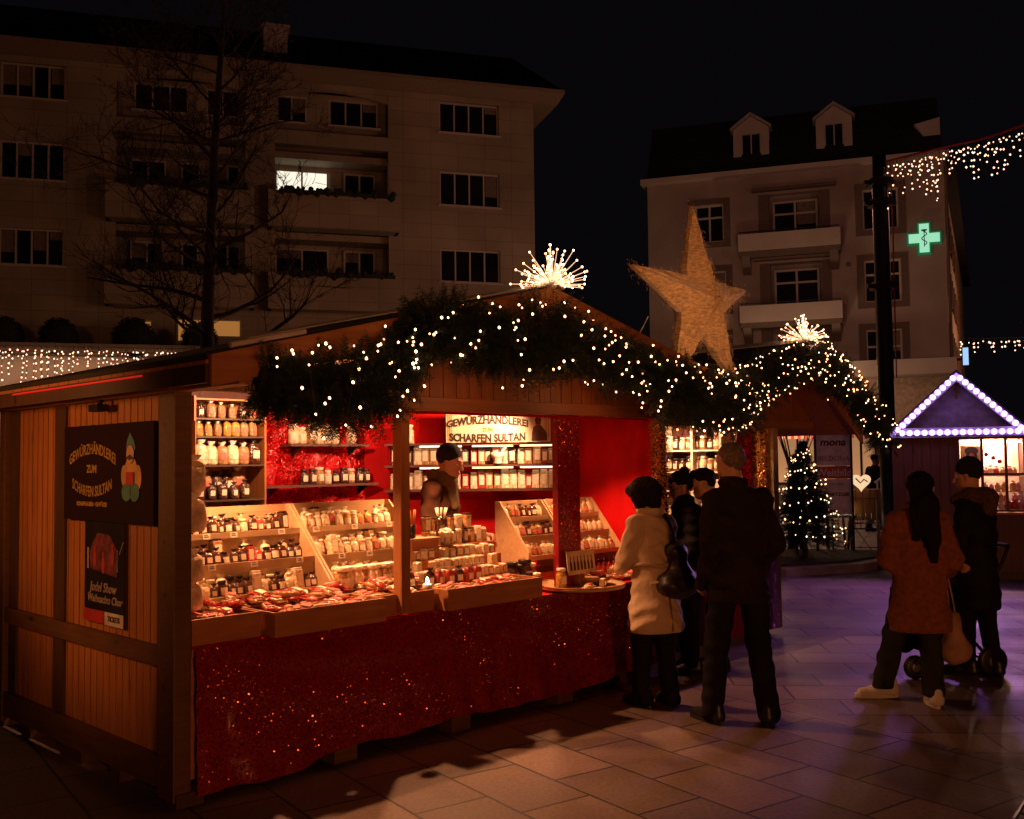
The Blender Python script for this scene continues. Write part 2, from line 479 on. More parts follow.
struct('ground', g, paving())

# ================================================================== facades
def facade_mat(name, c, tile=(1.1, 0.55), joint=0.75):
    m, nt, b = new_mat(name)
    tc = nt.nodes.new('ShaderNodeTexCoord')
    mp = nt.nodes.new('ShaderNodeMapping'); mp.inputs['Rotation'].default_value = (PI / 2, 0, 0)
    nt.links.new(tc.outputs['Object'], mp.inputs[0])
    br = nt.nodes.new('ShaderNodeTexBrick'); br.offset = 0.0
    br.inputs['Scale'].default_value = 1; br.inputs['Brick Width'].default_value = tile[0]; br.inputs['Row Height'].default_value = tile[1]
    br.inputs['Mortar Size'].default_value = 0.016; br.inputs['Mortar Smooth'].default_value = 0.8
    br.inputs['Color1'].default_value = rgb(c); br.inputs['Color2'].default_value = rgb([x * .88 for x in c]); br.inputs['Mortar'].default_value = rgb([x * joint for x in c])
    nt.links.new(mp.outputs[0], br.inputs['Vector'])
    n = pick(nt, 'ShaderNodeTexNoise', Scale=0.35, Detail=5.0); nt.links.new(tc.outputs['Object'], n.inputs['Vector'])
    mx = nt.nodes.new('ShaderNodeMix'); mx.data_type = 'RGBA'; mx.blend_type = 'MULTIPLY'; mx.inputs[0].default_value = 1
    nt.links.new(br.outputs['Color'], mx.inputs[6]); nt.links.new(ramp(nt, n.outputs[0], [(0.3, (0.6, 0.58, 0.55)), (0.7, (1.08, 1.08, 1.08))]), mx.inputs[7])
    nt.links.new(mx.outputs[2], b.inputs['Base Color']); b.inputs['Roughness'].default_value = 0.85
    return m
stone_l = facade_mat('stone_cladding', (0.36, 0.28, 0.20), joint=0.55)
plaster = facade_mat('plaster', (0.40, 0.31, 0.27), (30, 30), 1.0)
plaster_lt = plain('plaster_light', (0.46, 0.38, 0.33), 0.85, var=0.08, scale=1)
surround = plain('window_surround', (0.13, 0.085, 0.065), 0.8, var=0.1)
frame_p = plain('window_frame_paint', (0.46, 0.38, 0.32), 0.6, var=0.05)
shutter = plain('shutter', (0.07, 0.05, 0.04), 0.7)
slate = plain('slate', (0.022, 0.022, 0.026), 0.9, spec=0.1)
lit_win = emit('lit_window', (1.0, 0.93, 0.74), 1.05, False)
lit_warm = emit('lit_shop', (1.0, 0.42, 0.10), 0.30, False)
leafy = plain('leafy', (0.012, 0.016, 0.009), 0.8, var=0.4)

blind_m = plain('window_blind', (0.16, 0.12, 0.09), 0.9, var=.2)
rw_ = random.Random(31)
def window(parent, x0, x1, z0, z1, n, y=0.0, depth=0.16, glass=None, sill=True, fw=0.05, transom=False):
    """frame set in the opening, n lights; panes of one window in one mesh"""
    f = MB()
    f.box(x0, x1, y + depth - .05, y + depth + .02, z0, z0 + fw); f.box(x0, x1, y + depth - .05, y + depth + .02, z1 - fw, z1)
    for i in range(n + 1):
        x = x0 + fw / 2 + (x1 - x0 - fw) * i / n
        f.box(x - fw / 2, x + fw / 2, y + depth - .047, y + depth + .017, z0 + fw, z1 - fw)
    if transom:
        zt = z0 + (z1 - z0) * .66
        f.box(x0 + fw, x1 - fw, y + depth - .044, y + depth + .014, zt - fw / 2, zt + fw / 2)
    w_ = part('window', f, frame_p, parent)
    g_ = MB(); g_.box(x0 + .01, x1 - .01, y + depth + .022, y + depth + .03, z0 + .01, z1 - .01)
    part('pane', g_, glass or glass_dark, w_)
    for i in range(n):
        if glass is None and rw_.random() < .3:
            a = x0 + (x1 - x0) * i / n + fw; b = x0 + (x1 - x0) * (i + 1) / n - fw * .5; h = rw_.uniform(.25, .75) * (z1 - z0)
            c_ = MB(); c_.box(a, b, y + depth + .003, y + depth + .012, z1 - h, z1 - fw - .004); part('blind', c_, blind_m, w_)
    if sill:
        s_ = MB(); s_.box(x0 - .08, x1 + .08, y - .07, y + depth - .052, z0 - .07, z0 - .004)
        part('sill', s_, plaster_lt, w_)
    return w_
def wall_with_holes(mb, X0, X1, Z0, Z1, holes, y0, y1):
    """a wall slab as boxes round rectangular openings"""
    xs = sorted({X0, X1, *[h[0] for h in holes], *[h[1] for h in holes]})
    zs = sorted({Z0, Z1, *[h[2] for h in holes], *[h[3] for h in holes]})
    # merge vertically per x strip
    for i in range(len(xs) - 1):
        a, b = xs[i], xs[i + 1]; run = None
        for j in range(len(zs) - 1):
            c, d = zs[j], zs[j + 1]
            solid = not any(h[0] <= a + 1e-6 and h[1] >= b - 1e-6 and h[2] <= c + 1e-6 and h[3] >= d - 1e-6 for h in holes)
            if solid:
                run = (run[0], d) if run else (c, d)
            if (not solid or j == len(zs) - 2) and run:
                mb.box(a, b, y0, y1, run[0], run[1]); run = None

# ------------------------------------------------------------------ left apartment block
bl = thing('apartment_building', 'long dark apartment block clad in stone panels with rounded balconies and one lit window', 'building', FL)
z1r, z2r, z3r = (14.72, 15.95), (11.8, 13.15), (8.75, 10.05)
quad_w = [(-3.2, -1.0), (0.03, 2.13), (15.76, 18.2)]
# recess bays (loggias): two, each three storeys
bays = [(3.83, 8.34), (9.42, 13.72)]
holes = []
for zz in (z1r, z2r, z3r):
    for a, b in quad_w: holes.append((a, b, zz[0], zz[1]))
for a, b in bays:
    for zz in ((14.3, 15.98), (11.35, 13.75), (8.3, 10.75)): holes.append((a, b, zz[0], zz[1]))
wb = MB()
wall_with_holes(wb, -16, 19.66, 5.85, 16.2, holes, 0, 0.3)
wb.box(-16, 19.66, 1.4, 12, 0, 16.2)            # body behind the loggias
wb.box(18.5, 19.66, .3, 1.4, 0, 16.2); wb.box(-16, -3.4, .3, 1.4, 5.95, 16.2); wb.box(14, 15.6, .3, 1.4, 5.95, 16.2)
for zz in (7.4, 10.2, 13.3): wb.box(-15.9, 19.6, .31, 1.39, zz, zz + .25)
part('wall', wb, stone_l, bl)
ev = MB(); ev.prism([(-.95, 16.36), (-.95, 16.50), (12.9, 16.6), (12.9, 16.3), (0, 16.21)], -17, 20.7, 'x')
part('eave', ev, plain('eave_paint', (0.24, 0.17, 0.12), 0.8, var=0.1), bl)
rf = MB(); rf.prism([(-.9, 16.52), (6, 20.5), (12.8, 16.62)], -17, 20.6, 'x')
ro = part('roof', rf, slate, bl)
ch = MB(); ch.box(9.05, 9.95, .9, 1.9, 17.6, 18.6); ch.box(8.95, 10.05, .8, 2.0, 18.6, 18.7)
part('chimney', ch, plaster_lt, ro)
for zz in (z1r, z2r, z3r):
    for a, b in quad_w: window(bl, a, b, zz[0], zz[1], 4, fw=.06)
rows = {0: [(4.4, 6.3, 3), (6.95, 8.15, 2), (9.52, 10.65, 2), (11.5, 13.4, 3)],
        1: [(4.22, 5.5, 2), (6.03, 6.73, 1), (7.26, 8.2, 2), (9.5, 11.56, 2), (12.15, 13.4, 2)],
        2: [(4.24, 5.42, 2), (6.05, 6.68, 1), (7.27, 8.2, 2), (9.5, 11.56, 2), (12.14, 13.38, 2)]}
for r, lst in rows.items():
    zz = (z1r, z2r, z3r)[r]
    for a, b, n in lst:
        lit = (r == 1 and 9.4 < a < 9.6)
        if r == 0:
            window(bl, a, b, zz[0], 15.8, n, y=0.30, depth=.3, fw=.06)
        else:
            window(bl, a, b, zz[0], zz[1], n, y=1.22, depth=.12, glass=lit_win if lit else None, sill=False, fw=.07)
# top-floor infill behind the arches
for a, b in bays:
    ib = MB(); wall_with_holes(ib, a + .003, b - .003, 14.303, 15.977, [(p, q, 14.72, 15.8) for p, q, n in rows[0] if a < p < b], .55, .75)
    part('loggia_wall', ib, stone_l, bl)
    ar = MB()
    pts = [(a, 15.98)] + [(a + (b - a) * t / 10, 15.62 + .32 * math.sin(PI * t / 10)) for t in range(11)] + [(b, 15.98)]
    ar.prism(pts, .02, .2, 'y'); part('arch', ar, stone_l, bl)
    for zt, bw in ((11.78, .32), (8.72, .32)):
        pb = MB(); pb.box(a - .28, b + .30, -.75, -.62, zt - 1.35, zt); pb.box(a - .28, a - .16, -.62, -.004, zt - 1.35, zt); pb.box(b + .18, b + .30, -.62, -.004, zt - 1.35, zt)
        pb.box(a - .28, b + .30, -.62, -.004, zt - 1.35, zt - 1.2)
        bal = part('balcony', pb, stone_l, bl)
        mbp = MB(); mbp.box(a + .1, b + .1, -.85, -.76, zt - .1, zt + .03)
        for k in range(46):
            mbp.ico((R.uniform(a + .2, b + .1), -.78 + R.uniform(-.1, .1), zt + R.uniform(-.12, .12)), R.uniform(.06, .17), 1)
        part('balcony_plants', mbp, leafy, bal)
# ground floor: set-back lit wall under a terrace slab
gfm = MB(); wall_with_holes(gfm, -15.9, 18.4, 0.004, 5.6, [(4.2, 5.0, 1.0, 3.9), (6.1, 8.1, 1.0, 3.9)], -.02, .2)
gfm2 = MB(); gfm2.box(-15.9, 8.6, -2.2, .3, 5.55, 5.78)
part('ground_floor_wall', gfm, plaster_lt, bl)
part('terrace_slab', gfm2, stone_l, bl)
# the lit upper lights over the terrace
for x0, x1, z0, z1 in ((4.2, 5.05, 6.15, 6.85), (6.0, 6.9, 6.2, 6.95), (7.2, 8.15, 6.4, 6.95)):
    m_ = MB(); m_.box(x0, x1, -.03, -.004, z0, z1)
    w_ = part('lit_window', m_, lit_warm, bl)
    f_ = MB(); f_.box(x0 - .05, x1 + .05, -.05, -.032, z1, z1 + .06); f_.box(x0 - .06, x0, -.05, -.004, z0, z1); f_.box(x1, x1 + .06, -.05, -.004, z0, z1)
    part('frame', f_, frame_p, w_)

# clipped round shrubs on the terrace
def leaf_ball(rx, rz, n, leaf=.05):
    mb = MB()
    mb.ico((0, 0, 0), 1, 3, (rx * .93, rx * .93, rz * .93))
    rr = random.Random(3)
    for k in range(n):
        u = rr.uniform(-1, 1); a = rr.uniform(0, 2 * PI); s = math.sqrt(1 - u * u); f = rr.uniform(.93, 1.05)
        p = Vector((s * math.cos(a) * rx * f, s * math.sin(a) * rx * f, u * rz * f))
        q = Vector([rr.gauss(0, 1) for _ in range(3)]).normalized() * leaf; r2 = Vector([rr.gauss(0, 1) for _ in range(3)]).normalized() * leaf * .6
        mb.add([p - q, p + r2, p + q, p - r2], [(0, 1, 2, 3)])
    return mb
sh_c = leaf_ball(.78, .8, 1500).mesh('crown', leafy)
for i, (x, lb) in enumerate([(.45, 'clipped round shrub on the terrace beneath the four-light window, nearest the frame edge'), (2.15, 'clipped round shrub on the terrace between two others, above the fairy-light curtain'), (4.55, 'large clipped round shrub on the terrace beside the lit window'), (6.75, 'clipped round shrub on the terrace behind the bare tree trunk')]):
    t = thing('round_shrub', lb, 'shrub', FL @ T(x, -1.2, 5.78), 'clipped shrubs on the terrace')
    link('crown', sh_c, t, T(0, 0, .32, s=.80 + .1 * (i == 2)))
    pm = MB(); pm.lathe([(.2, 0), (.26, .15), (.24, .15)], 12); part('planter', pm, dark_wood, t)

# icicle lights hung from the terrace edge
def icicles(rr, P0, P1, n, step, lmin, lmax, droop=0.0):
    """hanging strands between two points: returns bulbs, wires"""
    P0, P1 = Vector(P0), Vector(P1); bulbs = []; wires = []
    top = []
    for i in range(n + 1):
        t = i / n; p = P0.lerp(P1, t); p.z -= droop * 4 * t * (1 - t); top.append(p)
    wires.append([tuple(p) for p in top])
    for i in range(n):
        p = top[i].lerp(top[i + 1], rr.random()); L = rr.uniform(lmin, lmax) * rr.choice([.35, .7, 1]); z = 0; strand = [tuple(p)]
        x = 0; y = 0
        while z < L:
            z += step * rr.uniform(.7, 1.3); x += rr.uniform(-.03, .03); y += rr.uniform(-.03, .03)
            q = (p.x + x, p.y + y, p.z - z); strand.append(q); bulbs.append(q)
        wires.append(strand)
    rr.shuffle(bulbs)
    return bulbs, wires
rr = random.Random(5)
b_, w_ = icicles(rr, (-2.5, -2.3, 5.66), (6.3, -2.3, 5.66), 80, .2, .9, 1.5)
light_string('icicle_lights', 'curtain of icicle lights hanging from the terrace in front of the lit pale wall', FL, b_, .029, bulb_far, w_, .006)

# ------------------------------------------------------------------ right corner building
br_ = thing('corner_building', 'pale plastered corner house with dormers, two balconies and a green pharmacy cross', 'building', FR)
rw = [(9.3, 10.75, 11.3, 13.05), (9.3, 10.78, 8.2, 10.0), (9.3, 10.75, 4.9, 7.05), (2.22, 3.5, 11.3, 13.0), (2.3, 3.55, 8.3, 10.0), (2.3, 3.5, 5.9, 7.1)]
rec = [(5.45, 7.6, 11.3, 13.2), (5.45, 7.6, 8.2, 10.15), (5.45, 7.6, 5.75, 7.3)]
wm = MB(); wall_with_holes(wm, .1, 12.55, 5.62, 14.1, rw + rec, 0, .35)
wm.box(.1, 12.55, .9, 11, 0, 14.1); wm.box(.1, .5, .35, .9, 5.62, 14.1); wm.box(12.15, 12.55, .35, .9, 5.62, 14.1)
part('wall', wm, plaster, br_)
cn = MB(); cn.prism([(-.35, 14.12), (-.35, 14.34), (-.15, 14.34), (11.3, 14.36), (11.3, 14.1), (0, 14.1)], -.15, 12.75, 'x'); part('cornice', cn, plaster_lt, br_)
rfm = MB(); rfm.prism([(-.1, 14.36), (1.6, 17.2), (5.5, 18.3), (9.4, 17.2), (11.2, 14.37)], 0.1, 12.5, 'x'); rro = part('roof', rfm, slate, br_)
for x0, x1, zt in ((3.85, 5.6, 16.85), (7.4, 9.1, 16.9)):
    d = MB(); wall_with_holes(d, x0 + .1, x1 - .1, 14.4, zt - .5, [(x0 + .45, x1 - .45, 14.75, zt - .75)], .35, .5)
    d.box(x0 + .1, x1 - .1, .8, 3, 14.4, zt - .5)
    d.prism([(x0 + .1, zt - .5), ((x0 + x1) / 2, zt + .05), (x1 - .1, zt - .5)], .35, 3, 'y')
    dm = part('dormer', d, plaster_lt, br_)
    dr = MB()
    xm = (x0 + x1) / 2
    dr.prism([(x0 - .02, zt - .55), (xm, zt + .08), (x1 + .02, zt - .55), (x1 + .02, zt - .44), (xm, zt + .2), (x0 - .02, zt - .44)], .2, 3.2, 'y'); part('dormer_roof', dr, plain('dormer_trim', (0.34, 0.27, 0.24), .8), dm)
    f = MB()
    for xx in (x0 + .45, xm - .02, x1 - .5): f.box(xx, xx + .05, .42, .47, 14.75, zt - .75)
    part('window', f, frame_p, dm); gg = MB(); gg.box(x0 + .45, x1 - .45, .48, .49, 14.75, zt - .75); part('pane', gg, glass_dark, dm)
dg = MB(); dg.prism([(11.5, 15.75), (12.5, 15.95), (12.5, 14.38), (12.35, 14.38)], .4, 2.2, 'y'); part('gable_end', dg, plaster_lt, br_)
for (x0, x1, z0, z1) in rw:
    s_ = MB()
    s_.box(x0 - .28, x0 - .003, -.03, -.003, z0 - .25, z1 + .25); s_.box(x1 + .003, x1 + .28, -.03, -.003, z0 - .25, z1 + .25)
    s_.box(x0 - .003, x1 + .003, -.03, -.003, z1 + .003, z1 + .25); s_.box(x0 - .003, x1 + .003, -.03, -.003, z0 - .25, z0 - .003)
    wnd = window(br_, x0, x1, z0, z1, 2, depth=.2, sill=False, transom=True, fw=.08); part('surround', s_, surround, wnd)
for (x0, x1, z0, z1) in rec:
    window(br_, x0 + .12, x1 - .12, z0, z1 - .2, 2, y=.35, depth=.3, sill=False, transom=True, fw=.09)
    s_ = MB(); s_.box(x0 - .45, x0 - .003, -.03, -.003, z0, z1); s_.box(x1 + .003, x1 + .4, -.03, -.003, z0, z1); s_.box(x0 - .7, x1 + .65, -.35, -.003, z1 + .12, z1 + .22)
    part('bay_trim', s_, surround, br_)
for zt in (11.3, 8.2):
    pb = MB(); pb.box(4.2, 8.4, -1.1, -1.0, zt - .72, zt); pb.box(4.2, 4.3, -1.0, -.004, zt - .72, zt); pb.box(8.3, 8.4, -1.0, -.004, zt - .72, zt)
    bal = part('balcony', pb, plaster_lt, br_)
    u = MB(); u.box(4.22, 8.38, -1.0, -.004, zt - .9, zt - .73)
    for xx in (4.3, 7.95): u.prism([(-.9, zt - .91), (-.004, zt - 1.6), (-.004, zt - .91)], xx, xx + .35, 'x')
    part('balcony_slab', u, surround, bal)
    rl = MB(); rl.box(4.25, 8.35, -1.08, -1.03, zt + .08, zt + .11)
    for k in range(24): rl.box(4.3 + k * .175, 4.315 + k * .175, -1.07, -1.04, zt, zt + .08)
    part('railing', rl, dark_metal, bal)
vb = MB(); vb.box(8.6, 8.78, -.06, -.004, 9.8, 9.97); part('vent', vb, surround, br_)
cp = MB(); cp.box(-2.0, 12.66, -1.6, -.004, 4.98, 5.6); part('canopy_band', cp, plaster_lt, br_)
# downpipe and side lettering sign on the corner
dp = MB(); dp.tube([(12.62, -.08, 5.6), (12.62, -.08, 14.1)], .06, 8); part('downpipe', dp, surround, br_)
# the house next door, its front running steeply away down the side street
FN = Matrix.Translation((18.2, 41.9, 0)) @ Matrix.Rotation(math.atan2(31.5, 14.9), 4, 'Z') @ Matrix.Diagonal((1, -1, 1, 1))
nb = thing('side_street_house', 'tall house front receding down the side street beside the pale corner house', 'building', FN)
m_ = MB(); nw = [(2 + 4.4 * i, 3.4 + 4.4 * i, z, z + 1.6) for i in range(7) for z in (5.8, 8.6, 11.3)]
wall_with_holes(m_, 0, 34.5, 0, 14.0, nw, -.35, 0); m_.box(0, 34.5, -9, -.8, 0, 14.0); m_.box(0, 1.4, -.8, -.36, 0, 14.0)
m_.box(33, 34.5, -.8, -.36, 0, 14.0); part('wall', m_, plaster, nb)
m_ = MB(); m_.prism([(.5, 13.9), (.5, 14.15), (-4.5, 16.5), (-9.5, 14.1), (-9.5, 13.9)], 0, 34.5, 'x'); part('roof', m_, slate, nb)
for (a, b, c, d) in nw:
    m_ = MB(); m_.box(a, b, -.3, -.25, c, d); w_ = part('pane', m_, glass_dark, nb)
    m_ = MB(); m_.box(a - .7, a - .02, .003, .06, c, d); m_.box(b + .02, b + .7, .003, .06, c, d); part('shutter', m_, surround, w_)
m_ = MB(); m_.box(0, 34, .003, .5, 4.6, 4.9); part('ledge', m_, plaster_lt, nb)
sg = thing('blue_shop_sign', 'narrow glowing blue-white shop sign on the side-street wall above the purple kiosk', 'sign', FN @ T(2.2, .5, 5.1))
m_ = MB(); m_.box(-.05, .05, 0, .22, .5, 1.25); part('lit_panel', m_, emit('blue_sign', (0.35, 0.6, 1.0), 1.1, False), sg)
m_ = MB(); m_.box(-.08, .08, -.5, -.001, .7, .8); part('arm', m_, dark_metal, sg)
lamp('street_light', FN @ Vector((12, 6, 7.0)), 1300, (1.0, 0.42, 0.2), 0.3)
# ground floor: shop front
gf = MB(); wall_with_holes(gf, -2, 12.55, 0.004, 4.97, [(-1.6, 1.3, .5, 3.0), (1.6, 4.4, .5, 3.0), (4.7, 8.0, .5, 3.0), (8.3, 9.6, .2, 2.9)], -.05, .3)
part('shop_wall', gf, plain('shop_stone', (0.34, 0.24, 0.18), .7), br_)
shop_glow = emit('shop_glow', (1.0, 0.50, 0.22), 0.35, False)
for x0, x1 in ((-1.6, 1.3), (1.6, 4.4), (4.7, 8.0), (8.3, 9.6)):
    f = MB(); f.box(x0, x1, .1, .16, .5, .62); f.box(x0, x1, .1, .16, 2.9, 3.0)
    for xx in (x0, (x0 + x1) / 2, x1 - .08): f.box(xx, xx + .08, .103, .157, .62, 2.9)
    sw = part('shop_window', f, dark_metal, br_)
    gg = MB(); gg.box(x0, x1, .2, .22, .5, 3.0); part('lit_pane', gg, shop_glow, sw)
fs = MB(); fs.box(3.0, 4.9, -.2, -.054, 3.25, 3.75); fs.box(5.6, 8.6, -.2, -.054, 3.3, 3.75); part('shop_fascia', fs, emit('fascia', (1, 0.86, 0.68), .32, False), br_)
aw = thing('shop_awning', 'red and white striped shop awning above the lit window behind the tree', 'awning', FR)
def stripes(name, c1, c2, sc_):
    m, nt, b = new_mat(name); tc = nt.nodes.new('ShaderNodeTexCoord'); wv = nt.nodes.new('ShaderNodeTexWave'); wv.inputs['Scale'].default_value = sc_
    nt.links.new(tc.outputs['Object'], wv.inputs['Vector']); nt.links.new(ramp(nt, wv.outputs[0], [(.45, c1), (.55, c2)]), b.inputs['Base Color']); b.inputs['Roughness'].default_value = .8
    return m
awm = MB(); awm.prism([(-.06, 3.2), (-1.5, 2.75), (-1.5, 2.70), (-.06, 3.12)], 1.2, 9.6, 'x'); part('canopy', awm, stripes('awning_stripes', (.5, .06, .04), (.55, .45, .35), 1.2), aw)
vl = MB(); vl.box(1.2, 9.6, -1.53, -1.505, 2.45, 2.74); part('valance', vl, stripes('awning_stripes2', (.5, .06, .04), (.55, .45, .35), 1.2), aw)

# pharmacy cross
cx, cz = 11.70, 10.73
pc = thing('pharmacy_cross', 'glowing green and white pharmacy cross with a snake mark mounted on the plastered wall', 'sign', FR @ T(cx, -.12, cz))
def cross_poly(a, b): return [(-b, a), (-b, b), (-a, b), (-a, -b), (-b, -b), (-b, -a), (b, -a), (b, -b), (a, -b), (a, b), (b, b), (b, a)]
m_ = MB(); m_.prism(cross_poly(.66, .25), -.1, .1, 'y'); part('casing', m_, emit('cross_rim', (0.0, 0.22, 0.09), .5, False), pc)
m_ = MB(); m_.prism(cross_poly(.60, .19), -.12, -.102, 'y'); part('lit_face', m_, emit('cross_face', (0.42, 1.0, 0.66), .72, False), pc)
m_ = MB(); m_.tube([(.0, -.13, -.36), (0, -.13, .34)], .018, 6)
m_.tube(sway([(.1 * math.sin(k * 1.25), -.135, -.3 + k * .075) for k in range(9)], 3), .02, 6); m_.lathe([(.02, 0), (.12, .06), (.13, .08)], 10, (0, -.13, .26))
part('snake_mark', m_, plain('cross_mark', (0.01, .10, .05), .6), pc)

# ------------------------------------------------------------------ bare tree
bark = plain('bark', (0.045, 0.032, 0.024), 0.9, var=0.3, scale=9, bump=0.6, bscale=30)
def bare_tree(seed=11):
    rr = random.Random(seed); tr = MB(); br = MB()
    trunk = [(0, 0, 0), (.03, 0, 2), (.0, .02, 4), (.05, 0, 5.5), (.12, 0, 7.2), (.2, .05, 8.8), (.3, .05, 10.4), (.36, .05, 12.0)]
    tp = sway(trunk, 5); n = len(tp)
    trs = [.17 * (1 - .93 * (i / (n - 1)) ** .8) + .006 for i in range(n)]
    tr.tube(tp, trs, 10)
    def grow(p, d, L, r, lvl):
        pts = [p]; q = p.copy(); dd = d.copy(); m = 5 if lvl < 2 else 4
        for k in range(m):
            dd = (dd + Vector((rr.gauss(0, .16), rr.gauss(0, .16), rr.gauss(.06, .1)))).normalized()
            q = q + dd * (L / m); pts.append(q.copy())
        br.tube(pts, [r * (1 - .72 * i / m) for i in range(m + 1)], 5 if lvl < 2 else 3, cap=False)
        if lvl >= 3: return
        for k in range({0: 7, 1: 6, 2: 4}[lvl]):
            t = rr.uniform(.22, 1.0); i = min(int(t * m), m - 1); b0 = pts[i].lerp(pts[i + 1], t * m - i)
            ax = Vector((rr.gauss(0, 1), rr.gauss(0, 1), rr.gauss(.15, .6))).normalized()
            nd = (dd * .75 + ax * .8).normalized()
            grow(b0, nd, L * rr.uniform(.38, .6), max(.006, r * (1 - .72 * t) * .6), lvl + 1)
    for k in range(34):
        z = 3.6 + (11.2 - 3.6) * (k / 33) ** .95
        i = min(range(n), key=lambda j: abs(tp[j].z - z)); a = k * 2.4 + rr.uniform(-.5, .5)
        L = (2.6 - 1.75 * max(0, (z - 5) / 6.2)) * rr.uniform(.75, 1.1) if z > 5 else rr.uniform(1.7, 2.6)
        up = .25 + .35 * (z - 3.6) / 7
        grow(tp[i].copy(), Vector((math.cos(a), math.sin(a), up)).normalized(), L, max(.018, trs[i] * .42), 0)
    return tr, br
t = thing('bare_tree', 'tall leafless tree with many thin twigs rising behind the spice stall roof', 'tree', Matrix.Translation((-5.45, 18.0, 0)))
a_, b_ = bare_tree(); part('trunk', a_, bark, t, True); part('branches', b_, bark, t)

# ------------------------------------------------------------------ mast with icicle lights
mast = thing('dark_mast', 'tall dark steel mast with small cross arms carrying a red cable of lights', 'mast', Matrix.Translation((6.22, 16.75, 0)))
m_ = MB(); m_.lathe([(.17, 0), (.17, .25), (.135, .3), (.13, 6.0), (.11, 6.75), (.0, 6.78)], 14); part('pole', m_, dark_metal, mast, True)
for z in (4.55, 5.95, 6.3):
    m_ = MB(); m_.box(-.26, .26, -.03, .03, z - .035, z + .035); m_.box(-.17, .17, -.16, .16, z - .06, z + .06); part('cross_arm', m_, dark_metal, mast)
cab = sway([(6.25, 16.7, 6.62), (7.0, 16.1, 6.68), (7.6, 15.4, 6.68), (8.6, 14.6, 7.0), (10.5, 13.0, 7.9)], 8)
m_ = MB(); m_.tube(cab, .02, 6); m_.tube([(6.38, 16.72, 6.6), (6.4, 16.7, 5.9), (6.39, 16.7, 4.8), (6.38, 16.7, 3)], .012, 5); tag(part('red_cable', m_, wire_red), 'taut red cable running from the dark mast towards the frame edge', 'cable')
rr = random.Random(9); bl_, wl_ = [], []
for i in range(len(cab) - 1):
    a, b = icicles(rr, cab[i] - Vector((0, 0, .03)), cab[i + 1] - Vector((0, 0, .03)), 4, .085, .25, .75 if i < 8 else .6)
    bl_ += a; wl_ += a and b
rr.shuffle(bl_)
bl_ = bl_[:300]
light_string('icicle_lights', 'warm icicle lights dangling from the red cable beside the dark mast', Matrix.Identity(4), bl_, .015, bulb_far, wl_, .004)
rr = random.Random(19); a, b = icicles(rr, (12.9, 29, 5.05), (17, 28, 5.0), 40, .12, .15, .45)
light_string('icicle_lights', 'faraway row of icicle lights strung above the purple-lit stall', Matrix.Identity(4), a[:120], .026, bulb_far, b, .005)
# ================================================================== spice stall (near)
st = thing('spice_stall', 'large wooden spice stall with plank side wall and red sequined cloth round its counter', 'market stall', FA)
RZ = 2.77; RX = 2.02; EZ = 2.21; D0, D1 = -.70, 2.6; W = 4.15
def slope(x): return EZ + (RZ - EZ) * (1 - abs(x - RX) / (RX + .25)) if x < RX else EZ + (RZ - EZ) * (1 - (x - RX) / (4.32 - RX))
# side wall of tongue-and-groove boards
m_ = MB(); y = .18; i = 0
while y < 2.36:
    wd = .083; 
    m_.box(.004 + R.uniform(0, .002), .022, y, min(y + wd - .010, 2.37), .14, 2.14); y += wd
sw = part('side_wall', m_, pine, st, label='orange pine side wall of narrow upright boards')
m_ = MB(); m_.box(.0235, .035, .18, 2.37, .14, 2.13); part('lining', m_, dark_wood, sw)
for a, b in ((1.44, 1.60), (2.22, 2.34)):
    m_ = MB(); m_.box(-.012, .003, a, b, .23, .675); m_.box(-.012, .003, a, b, .785, 2.08); part('upright', m_, dark_wood, sw)
m_ = MB(); m_.box(-.03, .003, .18, 2.43, .68, .78); part('rail', m_, weathered_y, sw)
m_ = MB(); m_.box(-.035, .003, .17, 2.43, .07, .225); part('rail', m_, weathered_y, sw)
m_ = MB(); m_.box(-.028, .003, .18, 2.43, 2.085, 2.16); part('rail', m_, weathered_y, sw)
m_ = MB(); m_.box(-.04, .055, -.005, .17, .03, 2.15); part('corner_post', m_, weathered, st, bevel=.004)
m_ = MB(); m_.box(-.04, .05, 2.375, 2.47, .03, 2.15); part('corner_post', m_, weathered, st, bevel=.004)
for y0 in (-.02, .62, 1.12, 1.9, 2.36):
    m_ = MB(); m_.box(-.03, .12, y0, y0 + (.12 if y0 != 1.12 else .3), .0, .068); part('foot_block', m_, dark_wood, st)
for x0 in (.95, 1.85, 2.85, 3.7):
    m_ = MB(); m_.box(x0, x0 + .16, .02, .14, 0, .13); part('foot_block', m_, weathered, st)
m_ = MB(); m_.box(.06, 4.1, .15, 2.36, .07, .12); part('floor', m_, weathered, st)
m_ = MB(); m_.box(.04, 4.12, 2.37, 2.42, .1, 2.16); part('back_wall', m_, red_wood, st)
m_ = MB(); m_.prism([(-.2, 2.162), (4.27, 2.162), (RX, RZ - .05)], 2.38, 2.41, 'y'); part('back_gable', m_, red_wood, st)
m_ = MB(); m_.box(4.13, 4.17, .06, 2.42, .1, 2.15); part('end_wall', m_, red_wood, st)
